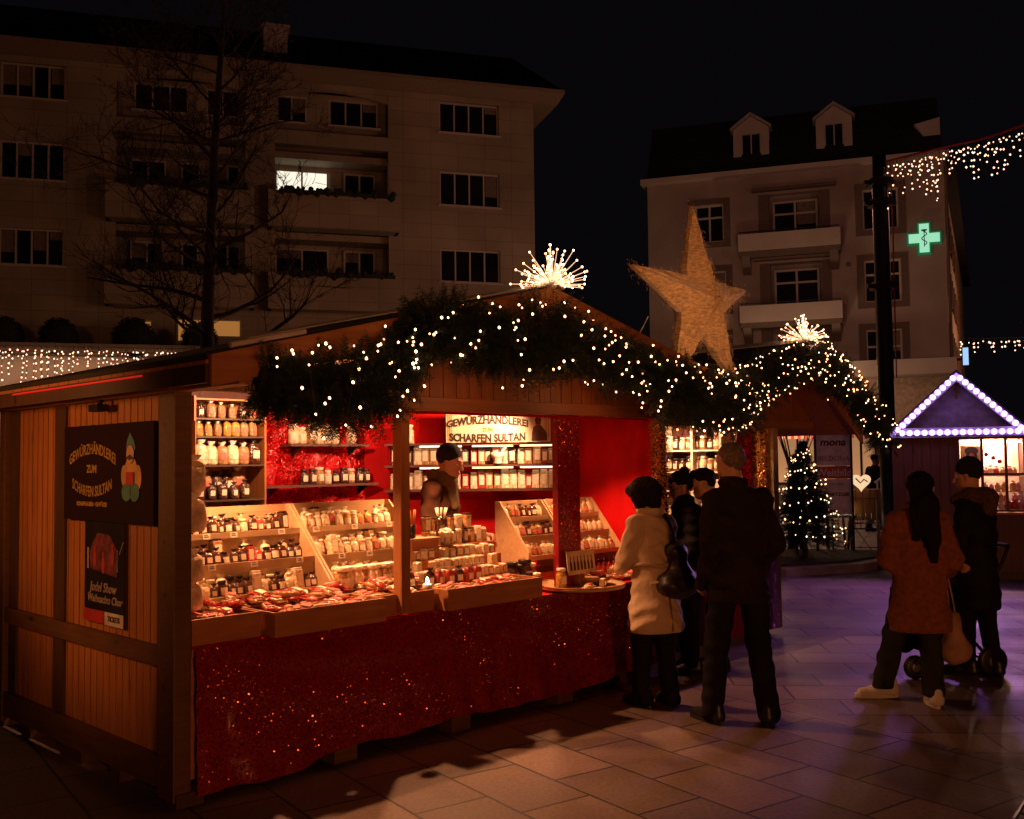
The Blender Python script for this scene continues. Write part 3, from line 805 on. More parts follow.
# roof: boards below, felt above
def half(x0, x1, z0, z1, t0, t1, y0, y1): 
    m = MB(); m.prism([(x0, z0 + t0), (x1, z1 + t0), (x1, z1 + t1), (x0, z0 + t1)], y0, y1, 'y'); return m
for x0, x1, z0, z1 in ((-.25, RX, EZ, RZ), (RX, 4.32, RZ, EZ)):
    m_ = MB(); n = 24
    for k in range(n):
        a = D0 + (D1 - D0) * k / n; b = D0 + (D1 - D0) * (k + 1) / n - .006
        m_.prism([(x0, z0 - .045), (x1, z1 - .045), (x1, z1 - .028), (x0, z0 - .028)], a, b, 'y')
    part('roof_boards', m_, pine_x, st)
    rp = part('roof', half(x0, x1, z0, z1, -.026, 0.0, D0 - .01, D1), bitumen, st)
    m_ = MB(); m_.prism([(x0 + .01, z0 - .15), (x1, z1 - .15), (x1, z1 - .005), (x0 + .01, z0 - .005)], D0 - .036, D0 - .012, 'y'); part('bargeboard', m_, pine_x, st)
    m_ = MB(); xe = x0 if x0 < 0 else x1
    m_.box(min(xe, xe + .02 * (1 if x0 < 0 else -1)), max(xe, xe + .02 * (1 if x0 < 0 else -1)), D0, D1, EZ - .13, EZ - .046); part('eave_board', m_, dark_wood, st)
m_ = MB(); m_.prism([(RX - .09, RZ - .015), (RX, RZ + .022), (RX + .09, RZ - .015), (RX + .09, RZ - .008), (RX, RZ + .032), (RX - .09, RZ - .008)], D0 - .05, D1, 'y'); part('ridge_cap', m_, white_metal, st)
for x in (-.06, .55, 3.4, 4.06):
    zz = slope(x) - .05
    m_ = MB(); m_.box(x, x + .1, D0 + .04, 2.5, zz - .12, zz - .028); part('purlin', m_, pine_y, st)
m_ = MB(); m_.tube([(-.262, -.1, 2.15), (-.262, 1.6, 2.15)], .006, 5); part('red_edge_trim', m_, emit('red_led', (1, .03, .02), .35, False), st)
m_ = MB(); m_.tube([(-.14, -.72, 2.255), (.26, -.72, 2.35)], .014, 8); part('pale_edge_trim', m_, white_metal, st)
m_ = MB(); m_.box(-.1, -.035, .78, .9, 2.02, 2.06); m_.tube([(-.04, .84, 2.1), (-.07, .84, 2.05)], .012, 6); part('wall_lamp', m_, dark_metal, st)
# gable above the beam, of upright boards
m_ = MB(); x = .1
while x < 4.05:
    b = min(x + .105, 4.05)
    if b > RX > x: 
        m_.prism([(x, 2.12), (b, 2.12), (b, slope(b) - .05), (RX, RZ - .05), (x, slope(x) - .05)], .01, .03, 'y')
    else: m_.prism([(x, 2.122 + .05 * (x < 1.4)), (b, 2.122 + .05 * (x < 1.4)), (b, slope(b) - .05), (x, slope(x) - .05)], .01, .03, 'y')
    x = b + .008
part('gable', m_, stained, st, label='triangle of upright reddish boards under the roof peak')
m_ = MB(); m_.box(1.405, 4.15, -.04, .05, 2.035, 2.12); m_.box(.056, 1.404, -.04, .05, 2.10, 2.17); part('beam', m_, stained_x, st, bevel=.004)
for x in (1.44,):
    m_ = MB(); m_.box(x - .035, x + .035, -.035, .045, .80, 2.014); part('post', m_, pine, st, bevel=.004)
m_ = MB(); m_.box(2.86, 3.10, .0, .05, .80, 2.013); part('sequined_post', m_, seq_dark, st, label='front post wrapped in dark red sequined cloth')
def tinsel(mb, a, b, r, n, rr, ln=.05):
    a = Vector(a); b = Vector(b)
    for k in range(n):
        p = a.lerp(b, rr.random()); q = rr.uniform(0, 2 * PI); d = Vector((math.cos(q), math.sin(q), rr.uniform(-.3, .3))) * ln
        p = p + d * .2 * r / ln; s = Vector((rr.gauss(0, 1), rr.gauss(0, 1), rr.gauss(0, 1))).normalized() * .006
        mb.add([p - s, p + s, p + d * r / ln], [(0, 1, 2)])
rr = random.Random(4)
m_ = MB(); m_.box(4.03, 4.11, -.03, .05, .80, 2.013); ps = part('post', m_, pine, st)
m_ = MB(); m_.tube([(4.06, -.01, .85), (4.06, -.01, 2.0)], .055, 8); tinsel(m_, (4.06, -.01, .85), (4.06, -.01, 2.0), .085, 1500, rr); part('gold_tinsel', m_, tinsel_gold, st)
# counter
m_ = MB(); m_.box(.06, 4.12, .0, .78, .735, .775); m_.box(.06, .10, .02, .76, .12, .734); m_.box(4.06, 4.10, .1, .76, .12, .734); part('counter', m_, pine_x, st)
def cloth(x0, x1, nx, nz, ztop, zbot, yf, rz=0):
    m = MB(); vs = []; fs = []
    for j in range(nz + 1):
        for i in range(nx + 1):
            x = x0 + (x1 - x0) * i / nx; t = j / nz; zb = zbot(x) if callable(zbot) else zbot
            z = ztop + (zb - ztop) * t; vs.append((x, yf(x, z, t), z))
    for j in range(nz):
        for i in range(nx):
            a = j * (nx + 1) + i; fs.append((a, a + 1, a + nx + 2, a + nx + 1))
    return m.add(vs, fs)
def fold(x, z, t): return -.045 - .05 * t + t * (.022 * math.sin(7 * x + 2.5 * z + math.sin(2 * x)) + .012 * math.sin(23 * x + 6 * z + 2 * math.sin(3 * x))) + .011 * math.sin(27 * z + 5 * x + 2 * math.sin(2.3 * x)) * min(1, 4 * t) * (1.2 - t)
m_ = cloth(.057, 4.1, 240, 34, .787, lambda x: .045 + .05 * math.sin(x * 1.1) ** 2 + .02 * x + .012 * math.sin(8 * x), fold)
part('counter_cloth', m_, seq_dark, st, True, label='dark red sequined cloth hanging from the counter to the ground')
m_ = MB(); m_.box(.057, 4.1, -.036, .78, .777, .786); part('counter_cover', m_, red_cloth, st, label='bright red cloth on the counter top')
def endfold(x, z, t): return -.012 - .03 * t + .012 * math.sin(14 * x + 2 * z) * t
m_ = cloth(.0, .7, 30, 12, .787, .1, endfold); part('end_cloth', m_, seq_dark, st, True, M=T(4.13, .03, 0, rz=PI / 2))
def sequins(parent, n, x0, x1, ztop, zbot, yf, mat_, r, tilt, seed, M=None, y0=0.0):
    """small flat discs sewn on the cloth, each tilted its own way"""
    rr = random.Random(seed); m = MB()
    for k in range(n):
        x = rr.uniform(x0, x1); t = rr.random(); zb = zbot(x) if callable(zbot) else zbot; z = ztop + (zb - ztop) * t
        # sewn in loose drifts, denser in some places
        if rr.random() > .45 + .55 * math.sin(5 * x + 9 * z + 2 * math.sin(3 * x)) : continue
        y = yf(x, z, t) - .004; nrm = Vector((rr.gauss(0, tilt), -1, rr.gauss(0, tilt))).normalized()
        a = nrm.cross(Vector((0, 0, 1))).normalized(); b = nrm.cross(a); q = r * rr.uniform(.7, 1.2)
        m.add([Vector((x, y, z)) + (a * math.cos(j * PI / 3) + b * math.sin(j * PI / 3)) * q for j in range(6)], [tuple(range(6))])
    o = part('sequins', m, mat_, parent, M=M); o['kind'] = 'stuff'
sequins(st, 9000, .07, 4.08, .775, lambda x: .09 + .05 * math.sin(x * 1.1) ** 2 + .02 * x, fold, sequin_gilt, .0042, .38, 41)
sequins(st, 1500, 2.865, 3.095, 2.0, .82, lambda x, z, t: .0, sequin_gilt, .0038, .4, 43)
# red hangings inside
def swag(x, z, t): return .028 * math.sin(6 * x + 5.5 * z) + .018 * math.sin(15 * x + 11 * z + 2) + .01 * math.sin(31 * x - 8 * z)
m_ = cloth(.06, 3.0, 120, 50, 2.14, .5, swag); part('backdrop_cloth', m_, seq_red, st, True, M=T(0, 2.31, 0), label='glittering red sequined backdrop hanging in slanting folds')
sequins(st, 9000, 1.55, 2.98, 2.1, 1.3, lambda x, z, t: swag(x, z, t) - .006, sequin_scarlet, .0042, .4, 42, M=T(0, 2.31, 0))
m_ = cloth(.0, 1.05, 40, 20, 2.13, .2, lambda x, z, t: .014 * math.sin(11 * x + .6 * math.sin(4 * z)) + .010 * math.sin(23 * x + 2 * z) + .008 * math.sin(5 * z + 3 * x)); part('plain_red_cloth', m_, red_cloth, st, True, M=T(4.09, .05, 0, rz=PI / 2), label='smooth bright red cloth on the end wall')
m_ = MB(); m_.box(1.41, 4.0, .052, .07, 2.02, 2.10); part('valance', m_, red_cloth, st)
m_ = MB(); m_.box(.06, .16, .35, .37, 1.86, 2.1); part('tinsel_corner', m_, seq_red, st)
m_ = MB(); m_.box(.42, .62, 1.02, 1.06, 1.1, 1.99); part('inner_upright', m_, pine, st)

# diagonal tin shelf in the back corner
FD = T(2.9, 2.3, 0, rz=math.atan2(-1.3, 1.25))
pn = MB(); pn.box(0, 1.78, 0, .03, .15, 2.13); part('corner_panel', pn, red_cloth, st, M=FD)
tsb = thing('corner_shelf', 'red corner shelf of spice tins with strip lights, behind the vendor', 'shelf', FA @ FD)
for z in (1.87, 1.685, 1.475):
    m_ = MB(); m_.box(.2, 1.74, -.17, -.002, z - .018, z); part('shelf', m_, red_wood, tsb)
led = emit('shelf_led', (1.0, 0.72, 0.42), 2.2)
for z in (1.87, 1.685):
    for a, b in ((.50, .86), (.95, 1.30), (1.36, 1.7)):
        m_ = MB(); m_.box(a, b, -.165, -.15, z - .034, z - .019); part('strip_light', m_, led, tsb)
# shop sign on it
cream = plain('sign_cream', (0.72, 0.60, 0.38), 0.5, var=0.05)
ink = plain('sign_ink', (0.035, 0.015, 0.012), 0.6)
gold_ink = plain('gold_ink', (0.36, 0.22, 0.05), 0.5)
sgn = thing('shop_sign', 'cream board reading GEWÜRZHÄNDLEREI ZUM SCHARFEN SULTAN above the tin shelf', 'sign', FA @ FD @ T(.73, -.19, 1.872, s=.96))
m_ = MB(); m_.box(0, .93, .0, .012, 0, .27); part('board', m_, cream, sgn)
m_ = MB(); 
for x in (.015, .03, .045, .88, .895, .91): m_.box(x, x + .006, -.003, -.001, .02, .25)
part('border', m_, gold_ink, sgn)
m_ = MB()
text_mb(m_, 'GEWÜRZHÄNDLEREI', .078, T(.37, -.003, .165) @ UP, lambda x, y: (x, y * (1.05 + .25 * (1 - (x / .34) ** 2)) + .035 * (1 - (x / .34) ** 2)), offset=.0035, squash=.98)
text_mb(m_, 'SCHARFEN SULTAN', .082, T(.37, -.003, .048) @ UP, lambda x, y: (x, y * 1.15 - .012 * (1 - (x / .34) ** 2)), offset=.0035, squash=.93)
part('lettering', m_, ink, sgn)
m_ = MB(); text_mb(m_, 'ZUM', .045, T(.37, -.003, .112) @ UP, offset=.002); part('lettering', m_, gold_ink, sgn)
m_ = MB()
m_.prism([(.76, .01), (.90, .01), (.895, .08), (.86, .13), (.84, .15), (.80, .15), (.775, .13), (.765, .08)], -.004, -.002, 'y'); m_.prism([(.80, .152), (.84, .152), (.85, .2), (.82, .245), (.79, .2)], -.004, -.002, 'y')
part('painted_figure', m_, plain('fig_brown', (0.10, 0.035, 0.02), .6), sgn)

# ------------------------------------------------------------------ signs on the side wall (x axis runs from far to near along the wall)
FS = FA @ T(-.032, 1.40, 1.40, rz=-PI / 2)     # local x -> towards the near corner, -y outward
navy = plain('sign_maroon', (0.018, 0.006, 0.010), 0.8, var=0.1, spec=0.12)
s1 = thing('wall_sign', 'dark sign with arched gold lettering and a small turbaned figure on the plank side wall', 'sign', FS)
m_ = MB(); m_.box(0, 1.16, 0, .018, 0, .55); part('board', m_, navy, s1)
m_ = MB()
text_mb(m_, 'GEWÜRZHÄNDLEREI', .072, T(.40, -.003, .36) @ UP, lambda x, y: (x, y * 1.15 + .06 * (1 - (x / .30) ** 2) - .01), offset=.0015, squash=.92)
text_mb(m_, 'ZUM', .062, T(.40, -.003, .295) @ UP, offset=.002)
text_mb(m_, 'SCHARFEN SULTAN', .072, T(.40, -.003, .225) @ UP, lambda x, y: (x, y * 1.15 - .06 * (1 - (x / .30) ** 2)), offset=.0015, squash=.84)
text_mb(m_, 'SCHAFFHAUSEN · GEWÜRZE', .032, T(.40, -.003, .095) @ UP, offset=.0015, squash=.98)
part('lettering', m_, gold_ink, s1)
teal = plain('paint_teal', (0.05, 0.17, 0.15), .6); tan = plain('paint_tan', (0.50, 0.27, 0.09), .6); flesh = plain('paint_flesh', (0.52, 0.30, 0.18), .6); redp = plain('paint_red', (.35, .02, .02), .6)
def blob(mb, pts, y): mb.prism(pts, y, y + .002, 'y')
def ell(cx, cz, a, b, n=18): return [(cx + a * math.cos(2 * PI * k / n), cz + b * math.sin(2 * PI * k / n)) for k in range(n)]
ox, oz = .90, .12
m_ = MB(); blob(m_, [(ox - .04, oz + .265), (ox - .055, oz + .29), (ox - .045, oz + .33), (ox - .01, oz + .375), (ox + .035, oz + .33), (ox + .055, oz + .29), (ox + .04, oz + .265)], -.004)
blob(m_, ell(ox - .045, oz + .05, .058, .05), -.0065); blob(m_, ell(ox + .05, oz + .05, .058, .05), -.0065); part('turban_and_trousers', m_, teal, s1)
m_ = MB(); blob(m_, ell(ox, oz + .165, .075, .08), -.003); blob(m_, ell(ox - .082, oz + .14, .035, .058), -.0035); blob(m_, ell(ox + .085, oz + .13, .04, .068), -.0035); part('painted_coat', m_, tan, s1)
m_ = MB(); blob(m_, ell(ox, oz + .255, .045, .05), -.0085); part('painted_face', m_, flesh, s1)
m_ = MB(); blob(m_, [(ox - .05, oz + .235), (ox, oz + .255), (ox + .05, oz + .235), (ox, oz + .225)], -.011); part('moustache', m_, ink, s1)
m_ = MB(); m_.box(ox - .045, ox + .045, -.0105, -.0085, oz + .09, oz + .16); part('red_cup', m_, redp, s1)
s2 = thing('wall_poster', 'narrow dark concert poster pinned below the sign on the plank side wall', 'poster', FA @ T(-.016, 1.13, .825, rz=-PI / 2))
m_ = MB(); m_.box(0, .52, 0, .004, 0, .572); part('sheet', m_, plain('poster_black', (.010, .008, .012), .7, var=.6, scale=4, spec=.15), s2)
m_ = MB(); m_.prism([(.09, .30), (.43, .27), (.45, .40), (.39, .46), (.33, .50), (.18, .51), (.12, .46), (.07, .40)], -.003, -.001, 'y'); part('picture', m_, plain('poster_rose', (.13, .02, .035), .6, var=.7, scale=16), s2)
m_ = MB()
for x, z in ((.15, .36), (.38, .38), (.26, .33)): blob(m_, ell(x, z, .022, .05, 10), -.006); blob(m_, ell(x, z + .06, .014, .016, 8), -.006)
part('printed_dancers', m_, plain('poster_red', (.30, .03, .03), .6), s2)
m_ = MB()
for x in (.04, .42): m_.box(x, x + .02, -.003, -.001, .3, .42)
m_.tube([(.46, -.002, .40), (.51, -.002, .47)], .003, 4)
text_mb(m_, 'Jodel Show', .075, T(.26, -.003, .20) @ UP, lambda x, y: (x + .25 * y, y), offset=.0008)
text_mb(m_, 'Weihnachts Chor', .062, T(.28, -.003, .135) @ UP, lambda x, y: (x + .25 * y, y), offset=.0008)
part('lettering', m_, plain('poster_grey', (.34, .27, .24), .5), s2)
m_ = MB(); m_.box(.0, .27, -.004, -.001, .0, .07); part('red_band', m_, redp, s2)
m_ = MB(); m_.box(.28, .515, -.004, -.001, -.002, .07); lb = part('white_band', m_, plain('poster_white', (.5, .45, .42), .5), s2)
m_ = MB(); text_mb(m_, 'TICKETS', .04, T(.4, -.0045, .035) @ UP, offset=.001); part('band_lettering', m_, ink, lb)

# ================================================================== merchandise
label_red = plain('label_pink', (0.62, 0.14, 0.11), 0.5, var=.15, scale=40)
label_cream = plain('label_cream', (0.78, 0.66, 0.48), 0.5, var=.1, scale=40)
paper = plain('paper_white', (0.82, 0.72, 0.56), 0.6, var=.12, scale=60)
def foil(name, c, rough=.18):
    return plain(name, c, rough, var=.5, scale=45, bump=.9, bscale=70, spec=.9)
fill = {'brown': foil('fill_brown', (.055, .018, .009)), 'tan': foil('fill_tan', (.34, .18, .07)), 'cream': foil('fill_cream', (.68, .52, .32)), 'red': foil('fill_red', (.38, .035, .02)), 'ochre': foil('fill_ochre', (.50, .25, .04))}
dark_cap = plain('dark_cap', (.02, .012, .01), .35)
def bag_mesh(wd, dp, ht, rr):
    """a filled packet: bulging body, gathered neck"""
    m = MB(); n = 14; prof = [(.80, 0), (1, .07), (1.03, .35), (.98, .66), (.8, .8), (.55, .87)]
    vs = []; fs = []
    for j, (s, z) in enumerate(prof):
        for k in range(n):
            a = 2 * PI * k / n; cx, cy = math.cos(a), math.sin(a)
            px_ = (abs(cx) ** .55) * (1 if cx > 0 else -1); py_ = (abs(cy) ** .7) * (1 if cy > 0 else -1)
            q = 1 + rr.uniform(-.05, .05)
            dd = s if j < 5 else s * .5
            vs.append((px_ * wd / 2 * s * q, py_ * dp / 2 * dd * q, z * ht))
    for j in range(len(prof) - 1):
        for k in range(n): fs.append((j * n + k, j * n + (k + 1) % n, (j + 1) * n + (k + 1) % n, (j + 1) * n + k))
    fs.append(tuple(range(n))[::-1]); fs.append(tuple((len(prof) - 1) * n + k for k in range(n)))
    return m.add(vs, fs)
def neck_mesh(wd, ht, rr):
    m = MB(); n = 12; vs = []; fs = []
    for j, (s, z) in enumerate([(.5, .84), (.22, .88), (.5, .97), (.62, 1.04)]):
        for k in range(n):
            a = 2 * PI * k / n; q = 1 + (.25 if k % 2 else -.2) * (j > 1)
            vs.append((math.cos(a) * wd / 2 * s * q, math.sin(a) * wd / 4 * s * q, z * ht + rr.uniform(-.004, .004) * (j > 1)))
    for j in range(3):
        for k in range(n): fs.append((j * n + k, j * n + (k + 1) % n, (j + 1) * n + (k + 1) % n, (j + 1) * n + k))
    return m.add(vs, fs)
def make_bag(name, f, wd=.068, dp=.045, ht=.12, lab=label_red, seed=1, top=paper):
    rr = random.Random(seed); t = thing(name, 'spice packet', 'spice packet', Matrix.Identity(4))
    part('pouch', bag_mesh(wd, dp, ht, rr), fill[f], t, True)
    part('neck', neck_mesh(wd, ht, rr), top, t, True)
    m = MB(); m.box(-wd * .25, wd * .25, -dp / 2 * 1.06 - .002, -dp / 2 * .7, ht * .24, ht * .56); part('paper_label', m, lab, t)
    return Proto(t)
def make_tin(name, f, wd=.062, dp=.062, ht=.15, lab=label_cream, cap=dark_cap):
    t = thing(name, 'spice tin', 'spice tin', Matrix.Identity(4))
    m = MB(); m.box(-wd / 2, wd / 2, -dp / 2, dp / 2, 0, ht * .9); part('tin_body', m, fill[f] if isinstance(f, str) else f, t, bevel=.004)
    m = MB(); m.box(-wd * .33, wd * .33, -dp / 2 - .0025, -dp / 2 - .0005, ht * .2, ht * .75); part('paper_label', m, lab, t)
    m = MB(); m.box(-wd * .42, wd * .42, -dp * .42, dp * .42, ht * .902, ht); part('lid', m, cap, t, bevel=.003)
    return Proto(t)
def make_jar(name, f, r=.03, ht=.11, lab=label_cream, cap=dark_cap):
    t = thing(name, 'spice jar', 'spice jar', Matrix.Identity(4))
    m = MB(); m.lathe([(r * .9, 0), (r, .006), (r, ht * .68), (r * .72, ht * .8), (r * .72, ht * .84)], 14); part('jar_body', m, fill[f], t, True)
    m = MB(); m.lathe([(r * .80, ht * .842), (r * .86, ht * .86), (r * .86, ht * .98), (r * .78, ht)], 14); part('lid', m, cap, t, True)
    m = MB(); n = 7
    vs = [((r + .0012) * math.sin(a), -(r + .0012) * math.cos(a), z) for z in (ht * .2, ht * .6) for a in [(-.8 + 1.6 * k / n) for k in range(n + 1)]]
    m.add(vs, [(k, k + 1, k + n + 2, k + n + 1) for k in range(n)]); part('paper_label', m, lab, t)
    return Proto(t)
P_bag = {c: make_bag('spice_packet', c, lab=l, seed=i, top=tp) for i, (c, l, tp) in enumerate([('brown', label_cream, dark_cap), ('tan', label_red, paper), ('cream', label_cream, paper), ('red', label_cream, paper), ('ochre', label_red, paper)])}
P_tin = {c: make_tin('spice_tin', c, cap=paper if c in ('cream',) else dark_cap) for c in ('tan', 'cream', 'red', 'brown')}
P_jar = {c: make_jar('spice_jar', c, cap=paper if c != 'brown' else dark_cap) for c in ('brown', 'tan', 'cream', 'ochre')}
def flat_packet(name, f, lab):
    t = thing(name, 'flat packet', 'spice packet', Matrix.Identity(4))
    rr = random.Random(8); m = MB(); m.ico((0, 0, .016), 1, 2, (.06, .036, .019))
    m.v = [(x * (1 + rr.uniform(-.05, .05)), y * (1 + rr.uniform(-.08, .08)), max(.001, z)) for x, y, z in m.v]
    m.box(-.075, -.052, -.03, .03, .010, .016); m.box(.052, .075, -.03, .03, .010, .016)
    part('pouch', m, fill[f], t, True)
    m = MB(); m.box(-.03, .03, -.018, .018, .030, .0365); part('paper_label', m, lab, t)
    return Proto(t)
P_flat = {'tan': flat_packet('flat_spice_packet', 'tan', label_red), 'red': flat_packet('flat_spice_packet', 'red', label_cream), 'cream': flat_packet('flat_spice_packet', 'cream', label_red)}
rg = random.Random(21)
MIX = [0.0]
def row(protos, kinds, M, x0, x1, y, z, step, label, group, tilt=0, sc_=1.0, gap=.06, jit=.004, face=0):
    x = x0 + step / 2
    while x <= x1 - step / 2 + 1e-6:
        if rg.random() > gap:
            k = rg.choice(kinds); src = protos
            if protos is P_bag and rg.random() < MIX[0] and k in P_jar: src = P_jar
            elif protos is P_bag and rg.random() < MIX[0] * .5 and k in P_tin: src = P_tin
            src[k].put(M @ T(x + rg.uniform(-jit, jit), y + rg.uniform(-.006, .006), z, rz=face + rg.uniform(-.32, .32), rx=tilt + rg.uniform(-.05, .05), s=sc_ * rg.uniform(.86, 1.12)), label, group)
        x += step
# --- wooden crates on the counter edge
def crate(M, wd, dp, ht, label, mat=None):
    t = thing('wooden_crate', label, 'crate', M, 'low wooden crates along the counter edge'); th = .012; mt = mat or pine_x
    for nm, b in (('side_board', (0, wd, 0, th, 0, ht)), ('side_board', (0, wd, dp - th, dp, 0, ht)), ('side_board', (0, th, th + .0005, dp - th - .0005, 0, ht - .002)), ('side_board', (wd - th, wd, th + .0005, dp - th - .0005, 0, ht - .002)), ('bottom_board', (th, wd - th, th, dp - th, .004, .012))):
        m = MB(); m.box(*b); part(nm, m, mt, t, bevel=.002)
    return t
cz = .788
crates = [(.065, .006, .40, .36, .135, 'pine crate of spice packets in the corner beside the plank wall'),
          (.485, -.10, .75, .34, .135, 'pine crate jutting forward over the cloth, second from the plank wall'),
          (1.25, .008, .15, .36, .13, 'short pine crate just before the bare front post'),
          (1.50, .008, .20, .36, .13, 'short pine crate just behind the bare front post'),
          (1.72, -.10, .86, .34, .135, 'long pine crate jutting forward below the boxes, with a candle at its end')]
for (x, y, a, b, h, lb) in crates: crate(FA @ T(x, y, cz), a, b, h, lb)
for (x, y, a, b, h, lb) in crates:
    nm = lb.split(',')[0].replace(' of spice packets', '')
    for k in range(int(a * b * 150)):
        c = rg.choice(['tan', 'red', 'cream', 'tan'])
        P_flat[c].put(FA @ T(x + rg.uniform(.08, max(.085, a - .08)), y + rg.uniform(.06, b - .06), cz + .07 + .02 * rg.random() + .018 * (k % 2), rz=rg.uniform(0, PI), rx=rg.uniform(-.3, .3), ry=rg.uniform(-.2, .2)), 'flat %s spice packet lying in the %s' % (c, ' '.join(nm.split()[:9])), 'packets lying in the crates')
# --- heap on the counter behind the crates
for k in range(70):
    c = rg.choice(['tan', 'red', 'cream', 'red'])
    x = rg.uniform(.15, 1.75); P_flat[c].put(FA @ T(x, rg.uniform(.20, .42), .88 + rg.uniform(0, .075), rz=rg.uniform(-.6, .6) + PI / 2, rx=rg.uniform(-.2, .5), ry=rg.uniform(-.2, .2), s=1.1), '%s spice packet in the heap between the crates and the display racks' % c, 'heap of packets on the counter')
hb = MB(); hb.box(.12, 1.85, .376, .70, .79, .90); tag(part('counter_riser', hb, red_cloth, M=FA), 'red cloth-covered riser under the display racks', 'riser')
# --- stepped display racks
def rack(M, x0, x1, y0, z0, n, dy, dz, label):
    t = thing('display_rack', label, 'display rack', M, 'stepped wooden display racks')
    for k in range(n):
        y = y0 + dy * k; z = z0 + dz * k
        m = MB(); m.box(x0 + .016, x1 - .016, y, y + dy, z - .012, z); m.box(x0 + .016, x1 - .016, y - .010, y - .0005, z - .014, z + .022); part('step', m, pine_pale, t)
        m = MB(); m.box(x0 + .016, x1 - .016, y + dy + .0005, y + dy + .01, z - .01, z + dz - .015); part('riser_board', m, pine_pale, t)
    ys, ye = y0 - .012, y0 + dy * n + .012
    zt = z0 + dz * n
    for x in (x0, x1 - .014):
        m = MB(); m.prism([(ys, z0 - .1), (ye, z0 - .1), (ye, zt), (ye - .05, zt), (ys, z0 + .045)], x, x + .014, 'x'); part('side_board', m, pine_pale, t)
    m = MB(); m.box(x0 + .016, x1 - .016, ye - .012, ye - .001, z0, zt); part('back_board', m, pine_pale, t)
    return t
rack(FA, .34, 1.22, .43, .94, 3, .165, .17, 'pale stepped rack of dark spice packets nearest the plank wall')
rack(FA, 1.232, 2.05, .43, .94, 3, .165, .17, 'pale stepped rack of light packets behind the bare front post')
steps = ['lowest', 'middle', 'top']
MIX[0] = .3
for k in range(3):
    y = .43 + .165 * k + .055; z = .94 + .17 * k + .001
    row(P_bag, ['brown', 'brown', 'brown', 'brown', 'cream', 'red'], FA, .37, 1.20, y, z, .056, 'packet on the %s step of the rack nearest the plank wall' % steps[k], 'packets in the display racks', tilt=-.18, gap=.06, sc_=.86)
    row(P_bag, ['brown', 'cream', 'tan'], FA, .37, 1.20, y + .06, z + .004, .066, 'packet at the back of the %s step of the rack nearest the plank wall' % steps[k], 'packets in the display racks', tilt=-.18, gap=.2, sc_=1.0)
    row(P_bag, ['cream', 'cream', 'tan', 'ochre', 'cream'], FA, 1.25, 2.03, y, z, .058, 'pale packet on the %s step of the rack behind the bare front post' % steps[k], 'packets in the display racks', tilt=-.18, gap=.05, sc_=.86)
    row(P_bag, ['cream', 'tan', 'cream'], FA, 1.25, 2.03, y + .06, z + .004, .064, 'packet at the back of the %s step of the rack behind the bare front post' % steps[k], 'packets in the display racks', tilt=-.18, gap=.2, sc_=1.0)
MIX[0] = 0
# price tags clipped to the step edges
for k in range(3):
    for j, x in enumerate((.5, .78, 1.05, 1.38, 1.66, 1.92)):
        x += rg.uniform(-.05, .05); y = .43 + .165 * k - .013; z = .94 + .17 * k
        t = thing('price_tag', 'cream price tag on the %s step of the rack %s' % (steps[k], 'nearest the plank wall' if x < 1.22 else 'behind the bare front post'), 'price tag', FA @ T(x, y, z - .012, rx=-.15), 'price tags on the display racks')
        m = MB(); m.box(-.024, .024, -.002, 0, 0, .034); part('card', m, label_cream, t)
        m = MB(); m.box(-.016, .010, -.0028, -.0021, .022, .026); m.box(-.016, .016, -.0028, -.0021, .012, .016); part('print', m, ink, t)
# tall cellophane bottles before the second rack
for k in range(9):
    P_jar['cream' if k % 3 else 'tan'].put(FA @ T(1.28 + .055 * k, .395 + .02 * (k % 2), .9, s=1.5), 'tall pale jar in the row before the second display rack', 'tall jars before the rack')
rack(FA, 2.98, 3.46, .42, .98, 3, .11, .14, 'pale stepped rack of small bags behind the sequined post')
rack(FA, 3.475, 4.08, .42, .98, 3, .11, .14, 'pale stepped rack of small bags beside the gold tinsel post')
for k in range(3):
    y = .42 + .11 * k + .05; z = .98 + .14 * k + .001
    row(P_bag, ['cream', 'cream', 'tan', 'brown'], FA, 3.0, 3.45, y, z, .062, 'small bag on the %s step of the rack behind the sequined post' % steps[k], 'bags in the far racks', tilt=-.2, sc_=.92)
    row(P_bag, ['cream', 'cream', 'tan'], FA, 3.5, 4.06, y, z, .062, 'small bag on the %s step of the rack beside the gold tinsel post' % steps[k], 'bags in the far racks', tilt=-.2, sc_=.92)
hb = MB(); hb.box(2.9, 4.1, .40, .76, .79, .87); tag(part('counter_riser', hb, pine_x, M=FA), 'pine riser under the two racks near the gold tinsel post', 'riser')

# --- tall shelf unit at the back
su = thing('shelf_unit', 'narrow dark wooden shelf unit packed with jars and packets against the red backdrop', 'shelf', FA @ T(1.0, 1.75, .3))
m_ = MB(); m_.box(0, .015, 0, .28, 0, 1.90); m_.box(.565, .58, 0, .28, 0, 1.90); m_.box(.0155, .5645, .265, .28, 0, 1.90); part('carcass', m_, pine, su)
szs = [.12, .9, 1.16, 1.41, 1.615, 1.745, 1.885]
for z in szs: m_ = MB(); m_.box(.0155, .5645, .002, .264, z - .012, z); part('shelf', m_, dark_wood if z < 1.88 else pine_x, su)
SU = FA @ T(1.0, 1.75, .3)
shn = {5: 'top', 4: 'second', 3: 'third', 2: 'fourth', 1: 'lowest'}
row(P_bag, ['tan', 'tan', 'brown'], SU, .03, .55, .06, 1.746, .085, 'packet on the top shelf of the narrow shelf unit', 'goods on the narrow shelf unit', sc_=.95, gap=0)
row(P_bag, ['ochre', 'tan', 'tan'], SU, .03, .55, .06, 1.616, .072, 'packet on the second shelf of the narrow shelf unit', 'goods on the narrow shelf unit', sc_=.95, gap=0)
